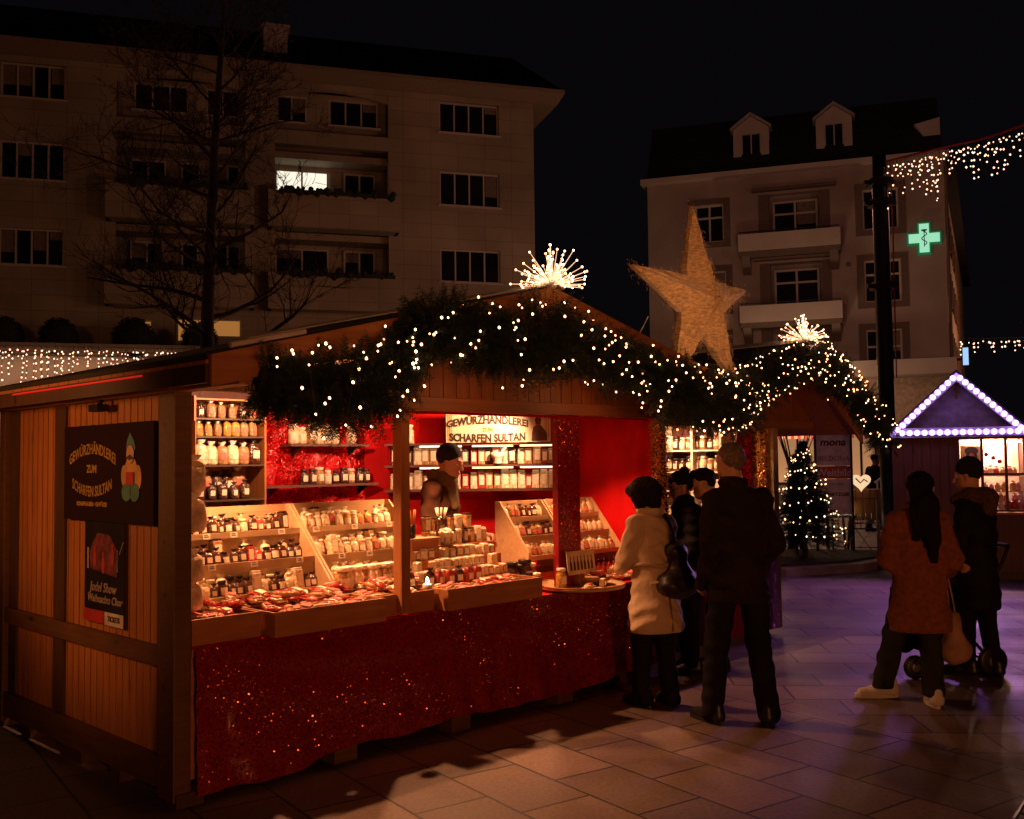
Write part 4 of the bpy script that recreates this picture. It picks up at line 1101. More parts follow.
row(P_bag, ['tan', 'cream', 'tan', 'brown'], SU, .03, .55, .05, 1.411, .085, 'tall packet on the third shelf of the narrow shelf unit', 'goods on the narrow shelf unit', sc_=1.45, gap=0)
row(P_bag, ['brown', 'brown', 'tan'], SU, .03, .55, .05, 1.161, .088, 'dark packet on the fourth shelf of the narrow shelf unit', 'goods on the narrow shelf unit', sc_=1.05, gap=0)
row(P_bag, ['brown', 'brown', 'tan'], SU, .03, .55, .14, 1.20, .088, 'dark packet behind others on the fourth shelf of the narrow unit', 'goods on the narrow shelf unit', sc_=1.4, gap=0)
row(P_jar, ['tan', 'ochre'], SU, .03, .55, .06, .901, .07, 'jar on the lowest visible shelf of the narrow shelf unit', 'goods on the narrow shelf unit', sc_=1.4, gap=0)
# --- two wall shelves on the sequined backdrop
for (xa, xb, z, nm) in ((2.02, 2.80, 1.87, 'upper'), (1.8, 2.9, 1.54, 'lower')):
    t = thing('wall_shelf', '%s dark red shelf with jars on the sequined backdrop' % nm, 'shelf', FA @ T(xa, 2.10, z), 'shelves on the red backdrop')
    m_ = MB(); m_.box(0, xb - xa, 0, .16, -.02, 0); part('board', m_, red_wood, t)
    for x in (.1, xb - xa - .12): m_ = MB(); m_.prism([(.0, -.022), (.15, -.022), (.15, -.1)], x, x + .015, 'x'); part('bracket', m_, dark_metal, t)
row(P_jar, ['cream', 'cream', 'tan'], FA, 2.05, 2.78, 2.17, 1.871, .082, 'tall pale jar on the upper backdrop shelf', 'jars on the backdrop shelves', sc_=1.45, gap=.05)
row(P_jar, ['brown', 'tan', 'cream'], FA, 2.15, 2.88, 2.17, 1.541, .078, 'small jar with a white label on the lower backdrop shelf', 'jars on the backdrop shelves', sc_=1.15, gap=.12)
# --- tins on the corner shelf
FAD = FA @ FD
row(P_tin, ['tan', 'cream', 'tan', 'red', 'brown'], FAD, .24, 1.73, -.085, 1.686, .068, 'spice tin on the upper lit row of the corner shelf behind the vendor', 'tins on the corner shelf', sc_=1.02, gap=0)
row(P_tin, ['tan', 'cream', 'tan', 'cream', 'red'], FAD, .24, 1.73, -.085, 1.476, .068, 'spice tin on the lower lit row of the corner shelf behind the vendor', 'tins on the corner shelf', sc_=1.02, gap=0)
P_jar['cream'].put(FAD @ T(.40, -.09, 1.871, s=1.5), 'tall pale jar left of the cream shop sign on the corner shelf')
mt = thing('mortar', 'small cream mortar with its pestle before the upper row of tins', 'mortar', FAD @ T(1.17, -.15, 1.686))
m_ = MB(); m_.lathe([(.03, 0), (.045, .01), (.03, .03), (.055, .06), (.068, .10), (.055, .10), (.04, .06)], 16); part('bowl', m_, paper, mt, True)
m_ = MB(); m_.tube([(0, 0, .06), (.07, 0, .15)], [.014, .009], 8); part('pestle', m_, paper, mt, True)
# --- stacked boxes in the middle of the counter
cs = thing('display_steps', 'stepped wooden stand crowded with boxes in the middle of the counter', 'display stand', FA)
tiers = [(1.78, 2.62, .24, .92), (1.84, 2.66, .33, .985), (1.90, 2.70, .42, 1.05), (1.98, 2.72, .51, 1.13), (2.1, 2.66, .60, 1.20)]
for a, b, y, z in tiers: m_ = MB(); m_.box(a, b, y, y + .088, .79, z); part('step', m_, pine_x, cs)
tn = ['bottom', 'second', 'third', 'fourth', 'highest']
P_box = {c: make_tin('spice_box', c, .055, .05, .07, label_cream, paper) for c in ('cream', 'tan')}
for k, (a, b, y, z) in enumerate(tiers):
    if k in (0, 1, 2): row(P_box, ['cream', 'tan', 'cream'], FA, a, b, y + .045, z + .001, .064, 'little box with a pale lid on the %s step of the middle stand' % tn[k], 'boxes on the middle stand', gap=.1)
    elif k == 3: row(P_tin, ['tan', 'cream', 'brown'], FA, a + .1, b, y + .045, z + .001, .06, 'upright tin with a black cap on the fourth step of the middle stand', 'tins on the middle stand', sc_=.72, gap=0)
    else: row(P_tin, ['cream', 'tan'], FA, a + .05, b, y + .045, z + .001, .075, 'cream tin along the highest step of the middle stand', 'tins on the middle stand', sc_=.85, gap=.1)
row(P_jar, ['brown', 'tan', 'brown'], FA, 2.45, 2.9, .2, .79, .07, 'small jar at the sequined post end of the middle stand', 'jars by the middle stand', sc_=1.1)
row(P_jar, ['tan', 'brown', 'cream'], FA, 2.68, 3.0, .33, .79, .066, 'stacked jar between the middle stand and the sequined post', 'jars by the middle stand', sc_=1.7)
row(P_bag, ['red', 'red', 'brown'], FA, 1.6, 2.3, .18, .90, .085, 'red spice packet standing at the foot of the middle stand', 'red packets by the middle stand', gap=.3)
bx = thing('wooden_box', 'raised plain pine box carrying the scoops and the brown jar', 'box', FA @ T(1.9, .46, 1.052))
m_ = MB(); m_.box(0, .24, 0, .16, 0, .13); part('body', m_, pine_x, bx, bevel=.003); m_ = MB(); m_.box(-.01, .25, -.01, .17, .1305, .145); part('lid', m_, pine_pale, bx, bevel=.002)
ho = thing('scoop_holder', 'black cup of wooden scoops on the raised pine box', 'holder', FA @ T(1.95, .53, 1.198))
m_ = MB(); m_.lathe([(.03, 0), (.034, .01), (.036, .09), (.031, .09), (.028, .02)], 14); part('cup', m_, dark_cap, ho, True)
for k in range(6):
    a = k * 1.05; m_ = MB(); m_.tube([(.015 * math.cos(a), .015 * math.sin(a), .02), (.05 * math.cos(a) - .02, .04 * math.sin(a), .19)], [.004, .009], 6); part('scoop', m_, pine_y, ho, True)
ho = thing('brush_jar', 'brown jar of small white-tipped brushes beside the vendor\'s chest', 'jar', FA @ T(2.25, .56, 1.22))
m_ = MB(); m_.lathe([(.035, 0), (.045, .02), (.045, .08), (.036, .11), (.032, .11)], 14); part('jar_body', m_, fill['brown'], ho, True)
for k in range(8):
    a = k * .8; m_ = MB(); m_.tube([(.012 * math.cos(a), .012 * math.sin(a), .05), (.04 * math.cos(a), .04 * math.sin(a), .17)], [.003, .007], 5); part('brush', m_, paper, ho, True)
pb_ = thing('paper_bundle', 'crumpled white paper bundle on top of the middle stand', 'paper', FA @ T(2.22, .48, 1.19))
m_ = MB(); m_.ico((0, 0, .03), .05, 3, (1.1, .9, .65)); rr = random.Random(3); m_.v = [(x + rr.uniform(-.008, .008), y + rr.uniform(-.008, .008), z + rr.uniform(-.006, .006)) for x, y, z in m_.v]; part('paper', m_, paper, pb_)
# candle
cd = thing('lit_candle', 'small lit candle in a white holder at the end of the long crate', 'candle', FA @ T(1.62, -.02, .93))
m_ = MB(); m_.lathe([(.026, 0), (.03, .006), (.03, .03), (.024, .03), (.022, .012)], 16); part('holder', m_, paper, cd, True)
m_ = MB(); m_.lathe([(.006, 0), (.011, .012), (.006, .032), (.001, .045)], 10, (0, 0, .03)); part('flame', m_, emit('flame', (1, .68, .32), 40), cd, True)
# round tray and what is on it
tr = thing('round_tray', 'round pale wooden tasting tray jutting out at the sequined post', 'tray', FA @ T(3.07, -.02, .80))
m_ = MB(); m_.lathe([(.30, 0), (.315, .004), (.32, .025), (.30, .025), (.295, .014), (0, .012)], 40); part('tray_base', m_, pine_pale, tr, True)
m_ = MB(); m_.tube([(.318 * math.cos(a * PI / 20), .318 * math.sin(a * PI / 20), .026) for a in range(41)], .006, 6); part('rim', m_, pine_x, tr, True)
bw = thing('bread_basket', 'shallow wicker basket of cellophane packets on the round tray', 'basket', FA @ T(3.18, -.03, .816))
m_ = MB(); m_.lathe([(.09, 0), (.13, .03), (.155, .06), (.145, .06), (.12, .035), (.0, .02)], 24); part('wicker', m_, wood('wicker', (.22, .10, .03), (.4, .2, .08), 2), bw, True)
for k in range(7): P_flat[['cream', 'tan', 'red'][k % 3]].put(FA @ T(3.18 + .07 * math.cos(k * 2.2), -.03 + .06 * math.sin(k * 2.2), .862 + .01 * (k % 3), rz=k, s=.9), 'packet heaped in the wicker basket on the round tray', 'packets in the wicker basket')
P_flat['cream'].put(FA @ T(2.95, -.2, .817, rz=.4), 'pale packet lying at the outer rim of the round tray')
P_jar['ochre'].put(FA @ T(2.86, -.02, .817, s=1.25), 'squat glass jar standing on the round tray')
P_box['tan'].put(FA @ T(3.10, -.2, .817, rz=.3, s=.8), 'small tan box standing near the outer rim of the round tray')
bd = thing('price_board', 'small upright card printed with seven bottles at the foot of the sequined post', 'card', FA @ T(2.90, -.055, .90, rx=-.12))
m_ = MB(); m_.box(0, .3, 0, .006, 0, .165); part('card', m_, plain('card', (.45, .32, .2), .6), bd)
m_ = MB()
for k in range(7):
    x = .035 + k * .038; m_.prism([(x - .011, .03), (x + .011, .03), (x + .011, .08), (x + .004, .1), (x + .004, .13), (x - .004, .13), (x - .004, .1), (x - .011, .08)], -.002, -.0005, 'y')
part('printed_bottles', m_, ink, bd); m_ = MB(); m_.box(.12, .18, .007, .08, -.08, -.0); m_.box(.13, .17, .007, .012, -.1, .1); part('stand', m_, pine_x, bd)
for k in range(7):
    t = thing('sauce_bottle', 'small dark red sauce bottle in the row before the rack beside the gold tinsel post', 'bottle', FA @ T(3.45 + .062 * k, .28, .787), 'row of sauce bottles')
    m_ = MB(); m_.lathe([(.018, 0), (.02, .01), (.02, .08), (.008, .105), (.008, .13)], 10); part('bottle_body', m_, fill['red'], t, True)
    m_ = MB(); m_.lathe([(.010, .131), (.010, .155)], 8); part('cap', m_, dark_cap, t, True)
for k in range(16): P_flat[['cream', 'tan', 'red'][k % 3]].put(FA @ T(3.35 + .7 * rg.random(), .08 + .14 * rg.random(), .79 + .015 * (k % 2), rz=rg.uniform(0, 3)), 'flat packet on the counter between the round tray and the gold tinsel post', 'flat packets at the counter end')
# hanging bags on the corner post
cello = plain('cellophane', (.62, .48, .32), .12, var=.35, scale=14, bump=.8, bscale=16, spec=.9)
for i, (z, s) in enumerate(((1.57, 1.0), (1.36, 1.05), (1.10, .85), (.95, .8))):
    t = thing('hanging_bag', ['topmost', 'second', 'third', 'lowest'][i] + ' cellophane bag hanging inside the corner post', 'bag', FA @ T(.15, .16, z, rz=.4, s=s), 'bags hanging on the corner post')
    part('pouch', bag_mesh(.15, .08, .19, random.Random(i)), cello, t, True); part('neck', neck_mesh(.15, .19, random.Random(i)), paper, t, True)
# ================================================================== second stall
s_b = thing('second_stall', 'second wooden market stall with a steep gable, its lit shelves behind the shoppers', 'market stall', FA)
BX, BZ = 6.2, 2.80; bl0, bl1 = 4.36, 7.38; zl, zr = 2.11, 1.99
for x0, x1, z0, z1 in ((bl0, BX, zl, BZ), (BX, bl1, BZ, zr)):
    m_ = MB(); m_.prism([(x0, z0 - .05), (x1, z1 - .05), (x1, z1 - .028), (x0, z0 - .028)], -.10, 2.8, 'y'); part('roof_boards', m_, pine_x, s_b)
    part('roof', half(x0, x1, z0, z1, -.026, 0, -.11, 2.8), bitumen, s_b)
    m_ = MB(); m_.prism([(x0, z0 - .15), (x1, z1 - .15), (x1, z1 - .005), (x0, z0 - .005)], -.135, -.112, 'y'); part('bargeboard', m_, pine_x, s_b)
m_ = MB(); m_.prism([(BX - .09, BZ - .02), (BX, BZ + .02), (BX + .09, BZ - .02), (BX + .09, BZ - .01), (BX, BZ + .032), (BX - .09, BZ - .01)], -.15, 2.8, 'y'); part('ridge_cap', m_, white_metal, s_b)
m_ = MB(); x = 4.4
while x < 7.2:
    b = min(x + .105, 7.2); zt = lambda q: (zl + (BZ - zl) * (q - bl0) / (BX - bl0) if q < BX else BZ + (zr - BZ) * (q - BX) / (bl1 - BX)) - .06
    if zt(b) > 2.09 and zt(x) > 2.09: m_.prism([(x, 2.08), (b, 2.08), (b, zt(b)), (x, zt(x))], .31, .33, 'y')
    x = b + .008
part('gable', m_, pine, s_b)
m_ = MB(); m_.box(4.36, 7.1, .27, .35, 2.0, 2.075); part('beam', m_, pine_x, s_b)
for x in (4.3, 6.35): m_ = MB(); m_.box(x, x + .09, .30, .40, .06, 1.999); part('post', m_, pine_pale if x > 6 else pine, s_b)
m_ = MB(); m_.box(6.41, 6.45, .41, 2.5, .06, 2.2); part('end_wall', m_, red_wood, s_b)
m_ = MB(); m_.box(4.3, 6.4, 2.5, 2.55, .06, 2.2); part('back_wall', m_, red_wood, s_b)
m_ = MB(); m_.box(4.3, 6.35, .3, .8, .76, .80); part('counter', m_, pine_x, s_b)
part('counter_cloth', cloth(4.3, 6.34, 60, 10, .81, .08, lambda x, z, t: .29 - .03 * t + .012 * math.sin(13 * x) * t), seq_dark, s_b, True)
m_ = MB(); m_.tube([(6.37, .42, 1.0), (6.37, .42, 1.99)], .07, 8); tinsel(m_, (6.37, .42, .95), (6.37, .42, 2.0), .10, 1500, rr); part('gold_tinsel', m_, tinsel_gold, s_b)
m_ = MB(); m_.tube([(6.36, .62, 1.0), (6.36, .62, 1.99)], .07, 8); tinsel(m_, (6.36, .62, .95), (6.36, .62, 2.0), .11, 1500, rr); part('red_tinsel', m_, tinsel_red, s_b)
FB = FA @ T(6.38, 1.95, 0, rz=-PI / 2)      # local x: towards the front of the stall, -y: into the stall
us = thing('lit_shelves', 'white shelf unit full of pale jars on the end wall of the second stall', 'shelf', FB)
m_ = MB()
for x in (0, .42, .84, 1.18): m_.box(x, x + .025, -.26, -.02, .8, 2.05)
part('upright', m_, paper, us)
for z in (1.1, 1.34, 1.58, 1.80):
    m_ = MB(); m_.box(.026, 1.18, -.25, -.02, z - .015, z); part('shelf', m_, paper, us)
    row(P_jar, ['cream', 'tan', 'brown'], FB, .05, 1.16, -.17, z + .001, .085, 'jar on a white shelf in the second stall', 'jars in the second stall', sc_=1.35, gap=.05)
row(P_bag, ['cream', 'red', 'tan'], FA, 4.45, 6.2, .45, .801, .09, 'packet on the front of the second stall counter', 'packets on the second counter')
row(P_bag, ['cream', 'tan', 'brown'], FA, 4.45, 6.2, .62, .801, .09, 'packet at the back of the second stall counter', 'packets on the second counter', sc_=1.4)

# ================================================================== fir garlands with lights
def garland(name, label, path, rad_f, n, seed, nbulb, lab2, flip=1):
    rr = random.Random(seed); P = sway(path, 8); N = len(P)
    cum = [0]
    for i in range(N - 1): cum.append(cum[-1] + (P[i + 1] - P[i]).length)
    def at(t):
        s = t * cum[-1]; i = max(0, min(N - 2, next((j for j in range(N - 1) if cum[j + 1] >= s), N - 2))); u = (s - cum[i]) / max(1e-6, cum[i + 1] - cum[i])
        return P[i].lerp(P[i + 1], u), (P[i + 1] - P[i]).normalized()
    t_ = thing(name, label, 'garland', FA)
    core = MB(); core.tube(P, [rad_f(i / (N - 1)) * .36 * rr.uniform(.8, 1.2) for i in range(N)], 9); part('stem', core, fir_core, t_)
    m = MB(); fm = MB()
    for k in range(n):
        t = rr.random(); p, d = at(t); r = rad_f(t); lump = 1 + .26 * math.sin(t * 37 + seed) + .16 * math.sin(t * 71 + 1) + .10 * math.sin(t * 131)
        a = rr.uniform(0, 2 * PI); u = d.cross(Vector((0, 1, 0))).normalized(); v = d.cross(u).normalized()
        out = u * math.cos(a) + v * math.sin(a); dr = (out + d * rr.uniform(-.7, .7) + Vector((0, 0, -.25))).normalized()
        q = p + out * r * .3; L = r * lump * rr.uniform(.55, .95); ns = 17
        side = dr.cross(Vector((rr.gauss(0, 1), rr.gauss(0, 1), rr.gauss(0, 1)))).normalized()
        m.add([q - side * .002, q + side * .002, q + dr * L], [(0, 1, 2)])
        for j in range(ns * 2):
            b = q + dr * L * (.12 + .88 * j / (ns * 2)); ang = j * 2.4
            s2 = dr.cross(side); o = side * math.cos(ang) + s2 * math.sin(ang)
            tip = b + (o * .85 + dr * .6) * (.036 * (1 - .4 * j / (ns * 2))); wv_ = dr * .0032
            m.add([b - wv_, b + wv_, tip], [(0, 1, 2)])
    part('sprays', m, fir, t_)
    pts = []; wires = []
    for k in range(nbulb):
        t = rr.random(); p, d = at(t); r = rad_f(t)
        a = rr.gauss(0, 1.15); 
        out = Vector((0, -1, 0)) * math.cos(a) + Vector((0, 0, 1)) * math.sin(a)
        out = (out - d * out.dot(d)).normalized(); q = p + out * r * rr.uniform(.86, 1.12)
        pts.append(tuple(q))
    o_ = sorted(pts, key=lambda q: q[0]); 
    for i in range(0, len(o_) - 6, 6): wires.append(o_[i:i + 7])
    light_string('fairy_lights', lab2, FA, pts, .0072, bulb_warm, wires, .0016)
    return pts
pa = [(-.02, -.76, 2.10), (.15, -.8, 2.06), (.42, -.82, 2.06), (.66, -.82, 2.13), (.84, -.82, 2.34), (1.02, -.82, 2.43), (1.24, -.82, 2.41), (1.5, -.82, 2.36), (1.9, -.82, 2.44), (2.36, -.82, 2.35), (2.81, -.82, 2.29), (3.2, -.82, 2.15), (3.72, -.80, 2.12), (4.05, -.78, 2.12)]
garland('fir_garland', 'thick dark fir garland swagged along the gable of the near spice stall', pa, lambda t: .205 + .035 * math.sin(t * 15 + 1) - .08 * max(0, .08 - t) / .08, 3600, 3, 235, 'warm fairy lights woven through the fir garland of the near stall')
pb2 = [(4.2, -.55, 2.10), (4.5, -.35, 2.15), (4.9, -.2, 2.24), (5.4, -.2, 2.40), (6.0, -.2, 2.60), (6.35, -.2, 2.62), (6.75, -.2, 2.46), (7.2, -.2, 2.24), (7.6, -.2, 1.98), (7.78, -.2, 1.84)]
garland('fir_garland', 'thick dark fir garland over the gable of the second stall', pb2, lambda t: .22 - .05 * t, 2200, 8, 260, 'dense warm fairy lights woven through the second stall garland')
def burst(M, label, r, seed):
    rr = random.Random(seed); t = thing('starburst_light', label, 'starburst light', M, 'starburst lights on the roof peaks')
    hub = MB(); hub.ico((0, 0, .02), .035, 2); part('hub', hub, white_metal, t, True)
    st_m = emit('burst_stem', (1.0, 0.60, 0.32), 1.5, False)
    bm_ = MB().ico((0, 0, 0), .0068, 1).mesh('bulb', bulb_burst, True)
    for k in range(80):
        a = rr.uniform(0, 2 * PI); el = rr.uniform(-.05, PI / 2) if k % 3 else rr.uniform(-.1, .5); L = r * rr.uniform(.55, 1.05)
        d = Vector((math.cos(a) * math.cos(el), math.sin(a) * math.cos(el), math.sin(el))); e = d * L
        m = MB(); m.tube([(0, 0, .02), e + Vector((0, 0, .02))], [.0034, .0018], 4); s = part('rod', m, st_m, t)
        link('bulb', bm_, s, Matrix.Translation(e + Vector((0, 0, .02))))
        if k % 2 == 0: link('bulb', bm_, s, Matrix.Translation(e * .62 + Vector((0, 0, .02))))
burst(FA @ T(2.03, -.72, 2.76), 'starburst of lit rods on the roof peak of the near spice stall', .24, 2)
burst(FA @ T(6.2, -.14, 2.80), 'smaller starburst of lit rods on the roof peak of the second stall', .23, 6)
# ------------------------------------------------------------------ big straw star
def star():
    tips = [(3.93, 3.64), (3.16, 3.09), (3.63, 2.28), (4.49, 2.30), (4.66, 3.07)]
    cx = 4.0; cz_ = 2.90; inner = []
    for i in range(5):
        a, b = tips[i], tips[(i + 1) % 5]; mx, mz = (a[0] + b[0]) / 2, (a[1] + b[1]) / 2
        inner.append((cx + (mx - cx) * .42, cz_ + (mz - cz_) * .42))
    ring = []
    for i in range(5): ring += [tips[i], inner[i]]
    m = MB(); n = 10; K = 7
    vs = []; fs = []
    def nz(p): 
        return .007 * math.sin(p[0] * 91 + p[2] * 37) + .006 * math.sin(p[2] * 140 + p[0] * 60)
    for side in (-1, 1):
        base = len(vs)
        for k in range(K + 1):
            f = k / K
            for i in range(n):
                for sub in range(6):
                    a, b = ring[i], ring[(i + 1) % n]; x = a[0] + (b[0] - a[0]) * sub / 6; z = a[1] + (b[1] - a[1]) * sub / 6
                    p = [cx + (x - cx) * f, -.45 + side * (.02 + .17 * (1 - f) + 0), cz_ + (z - cz_) * f]
                    p[1] += nz(p) * side; p[0] += nz((p[2], 0, p[0])) * .8; vs.append(tuple(p))
        q = n * 6
        for k in range(K):
            for i in range(q):
                j = (i + 1) % q; fs.append((base + k * q + i, base + k * q + j, base + (k + 1) * q + j, base + (k + 1) * q + i))
        ends = base + K * q
        if side == -1: e0 = ends
        else: fs += [(e0 + i, e0 + (i + 1) % q, ends + (i + 1) % q, ends + i) for i in range(q)]
    m.add(vs, fs)
    return m, vs, ring
t = thing('straw_star', 'giant shaggy golden five-pointed star standing between the two stall roofs', 'star', FA)
straw = plain('straw', (0.58, 0.37, 0.18), 0.7, var=.45, scale=26, bump=1.0, bscale=55, stretch=(1, 1, 3), sheen=.5)
m_, svs, ring = star(); part('body', m_, straw, t, False)
m_ = MB(); rr = random.Random(12)
for k in range(9000):
    p = Vector(svs[rr.randrange(len(svs))]) + Vector((rr.gauss(0, .02), rr.gauss(0, .008), rr.gauss(0, .02)))
    d = Vector((rr.gauss(.5, .6), rr.choice([-1, 1]) * .25, rr.gauss(-.5, .6))).normalized() * .035; s = Vector((rr.gauss(0, 1), rr.gauss(0, 1), rr.gauss(0, 1))).normalized() * .0022
    # keep only strands inside the outline
    m_.add([p - s, p + s, p + d], [(0, 1, 2)])
part('straw_strands', m_, straw, t)
m_ = MB(); m_.tube([(3.4, -.42, 2.75), (3.22, -.3, 2.35)], .004, 4); m_.tube([(4.3, -.2, 2.6), (4.3, .25, 2.3)], .004, 4); part('guy_wire', m_, white_metal, t)
m_ = MB(); m_.box(3.5, 4.5, -.5, -.40, 2.20, 2.24); m_.box(3.6, 3.66, -.48, -.42, 2.1, 2.33); m_.box(4.45, 4.51, -.48, -.42, 2.1, 2.33); part('mounting', m_, pine_x, t)
lamp('star_fill', LA(3.5, -1.7, 2.45), 36, (1, .46, .19), .05, 'SPOT', LA(3.95, -.45, 3.0), 75)  # added spot that brightens the star, no fitting stands there
# ================================================================== purple-lit kiosk
ks = thing('purple_stall', 'dark red wooden kiosk outlined in glowing purple bulbs with a lit serving window', 'market stall', FC)
m_ = MB()
x = .06
while x < .86: m_.box(x, x + .112, 0, .02, .1, 2.0); x += .118
m_.box(.06, .86, .021, .04, .1, 2.0); m_.box(.87, 1.74, 0, .04, .1, .92); m_.box(.87, 1.74, 0, .04, 1.93, 2.0)
m_.box(.02, .06, 0, 2.0, .1, 2.0); m_.box(1.74, 1.78, 0, 2.0, .1, 2.0); m_.box(.06, 1.74, 1.96, 2.0, .1, 2.0)
part('wall', m_, red_wood, ks)
m_ = MB(); m_.box(.06, 1.74, .04, 1.95, .06, .1); m_.box(.06, 1.74, .042, 1.95, 2.0, 2.03); part('floor_and_ceiling', m_, red_wood, ks)
m_ = MB(); m_.box(.01, 1.79, -.03, .03, 0, .10); part('plinth', m_, dark_wood, ks)
gab = MB(); gab.prism([(.08, 2.10), (1.68, 2.10), (.89, 2.82)], .0, .03, 'y'); part('gable', gab, plain('purple_felt', (.20, .16, .22), .7, var=.35, scale=9), ks)
for x0, x1, z0, z1 in ((.0, .89, 2.07, 2.90), (.89, 1.78, 2.90, 2.07)):
    m_ = MB(); m_.prism([(x0, z0 - .03), (x1, z1 - .03), (x1, z1), (x0, z0)], -.22, 2.1, 'y'); part('roof', m_, bitumen, ks)
    m_ = MB(); m_.prism([(x0, z0 - .16), (x1, z1 - .16), (x1, z1 - .032), (x0, z0 - .032)], -.20, -.17, 'y'); part('bargeboard', m_, plain('board_mid', (.3, .28, .3), .7), ks)
m_ = MB(); m_.box(.02, 1.76, -.2, -.001, 1.965, 2.098); part('beam', m_, plain('board_mid', (.3, .28, .3), .7), ks)
m_ = MB(); m_.box(.87, .91, -.02, -.001, 2.5, 2.8); part('gable_post', m_, weathered, ks)
bm_ = MB().ico((0, 0, 0), .041, 2).mesh('led_bulb', bulb_purple, True)
lg = thing('purple_lights', 'line of round purple-white bulbs round the gable of the dark kiosk', 'string lights', FC)
for k in range(13):
    f = (k + .35) / 13
    link('bulb', bm_, lg, T(.02 + .87 * f, -.245, 1.99 + .83 * f)); link('bulb', bm_, lg, T(1.76 - .87 * f, -.245, 1.99 + .83 * f))
for k in range(18): link('bulb', bm_, lg, T(.07 + 1.66 * k / 17, -.245, 2.03))
m_ = MB(); m_.tube([(.02, -.235, 2.0), (.89, -.235, 2.83), (1.76, -.235, 2.0)], .027, 6); m_.tube([(.03, -.235, 2.03), (1.75, -.235, 2.03)], .027, 6); part('glowing_tube', m_, emit('led_tube', (.40, .17, 1.0), 1.9), lg)
m_ = MB(); m_.tube([(.02, -.215, 1.97), (.89, -.215, 2.82), (1.76, -.215, 1.97), (.02, -.215, 2.0)], .008, 4); part('wire', m_, wire_mat, lg)
# serving window with its goods
wf = MB()
for x in (.87, 1.17, 1.47, 1.70): wf.box(x, x + .035, -.02, .045, .95, 1.93)
wf.box(.87, 1.735, -.022, .047, .92, .955); wf.box(.906, 1.70, -.018, .043, 1.43, 1.46); part('window_frame', wf, red_wood, ks)
sh = MB(); sh.box(.85, 1.76, -.25, -.023, .90, .93); part('counter_shelf', sh, pine_x, ks)
ib = MB(); ib.box(.10, 1.73, 1.1, 1.12, .9, 1.99); part('inner_back', ib, plain('inner_cream', (.62, .45, .34), .6), ks)
m_ = MB(); m_.box(.91, 1.69, .06, .09, 1.88, 1.91); part('strip_light', m_, emit('window_strip', (1, .80, .85), 6), ks)
pic = thing('portrait_picture', 'picture of a dark curly-haired head hung in the serving window', 'picture', FC @ T(.93, .30, 1.5))
m_ = MB(); m_.box(0, .26, 0, .02, 0, .34); part('board', m_, plain('pic_orange', (.62, .32, .12), .6), pic)
m_ = MB(); blob(m_, ell(.14, .18, .075, .11), -.003); blob(m_, ell(.14, .27, .09, .06), -.0045); part('painted_hair', m_, plain('pic_hair', (.06, .02, .015), .6), pic)
m_ = MB(); blob(m_, ell(.14, .18, .04, .06), -.007); blob(m_, ell(.14, .07, .05, .05), -.007); part('painted_face', m_, plain('pic_face', (.5, .10, .08), .6), pic)
gift_m = [plain('gift_pink', (.62, .22, .25), .5), plain('gift_cream', (.7, .55, .42), .5), plain('gift_red', (.45, .04, .05), .4), plain('gift_gold', (.5, .3, .08), .35)]
rr = random.Random(2)
for r_, (y, z) in enumerate(((.12, .956), (.3, 1.06), (.48, 1.2), (.75, 1.42))):
    sbm = MB(); sbm.box(.87, 1.72, y - .05, y + .08, z - .02, z - .001); part('display_shelf', sbm, pine_pale, ks)
    for k in range(10):
        x = .92 + .083 * k + rr.uniform(-.02, .02)
        if r_ > 1 and x < 1.22: continue
        t = thing('sweet_packet', 'wrapped sweet bag on the %s shelf of the serving window' % ['lowest', 'second', 'third', 'highest'][r_], 'sweets', FC @ T(x, y, z, rz=rr.uniform(-.3, .3), s=rr.uniform(.8, 1.15)), 'sweets in the serving window')
        part('pouch', bag_mesh(.08, .05, .12, rr), gift_m[rr.randrange(4)], t, True); part('neck', neck_mesh(.08, .12, rr), gift_m[rr.randrange(2)], t, True)
# a hanging ornament garland in the window
for k, x in enumerate((1.25, 1.34, 1.42)):
    t = thing('hanging_bauble', ['first', 'middle', 'last'][k] + ' small bauble of three hanging at the top of the serving window', 'bauble', FC @ T(x, .15, 1.72 - .05 * k))
    m = MB(); m.ico((0, 0, 0), .03, 2); part('ball', m, gift_m[2], t, True); m = MB(); m.tube([(0, 0, .03), (0, 0, .2 + .05 * k - .02)], .002, 4); part('thread', m, wire_mat, t)

# red and white hanging figure of cloth at the frame edge
fl = thing('hanging_banner', 'soft red and white cloth banner hanging in the dark beyond the purple kiosk', 'banner', Matrix.Translation((9.05, 17.6, 2.1)))
m_ = cloth(0, .7, 14, 14, 1.9, 1.35, lambda x, z, t: .04 * math.sin(9 * x)); part('red_cloth', m_, plain('banner_red', (.35, .04, .03), .7), fl, True)
m_ = cloth(-.05, .75, 14, 14, 1.35, .5, lambda x, z, t: .05 * math.sin(9 * x + 3 * z)); part('white_cloth', m_, plain('banner_white', (.5, .45, .45), .7), fl, True)
m_ = MB(); m_.tube([(.3, .02, -2.1), (.3, .02, 1.95)], .03, 8); m_.tube([(-.1, .02, 1.93), (.8, .02, 1.93)], .02, 6); part('pole', m_, dark_metal, fl)

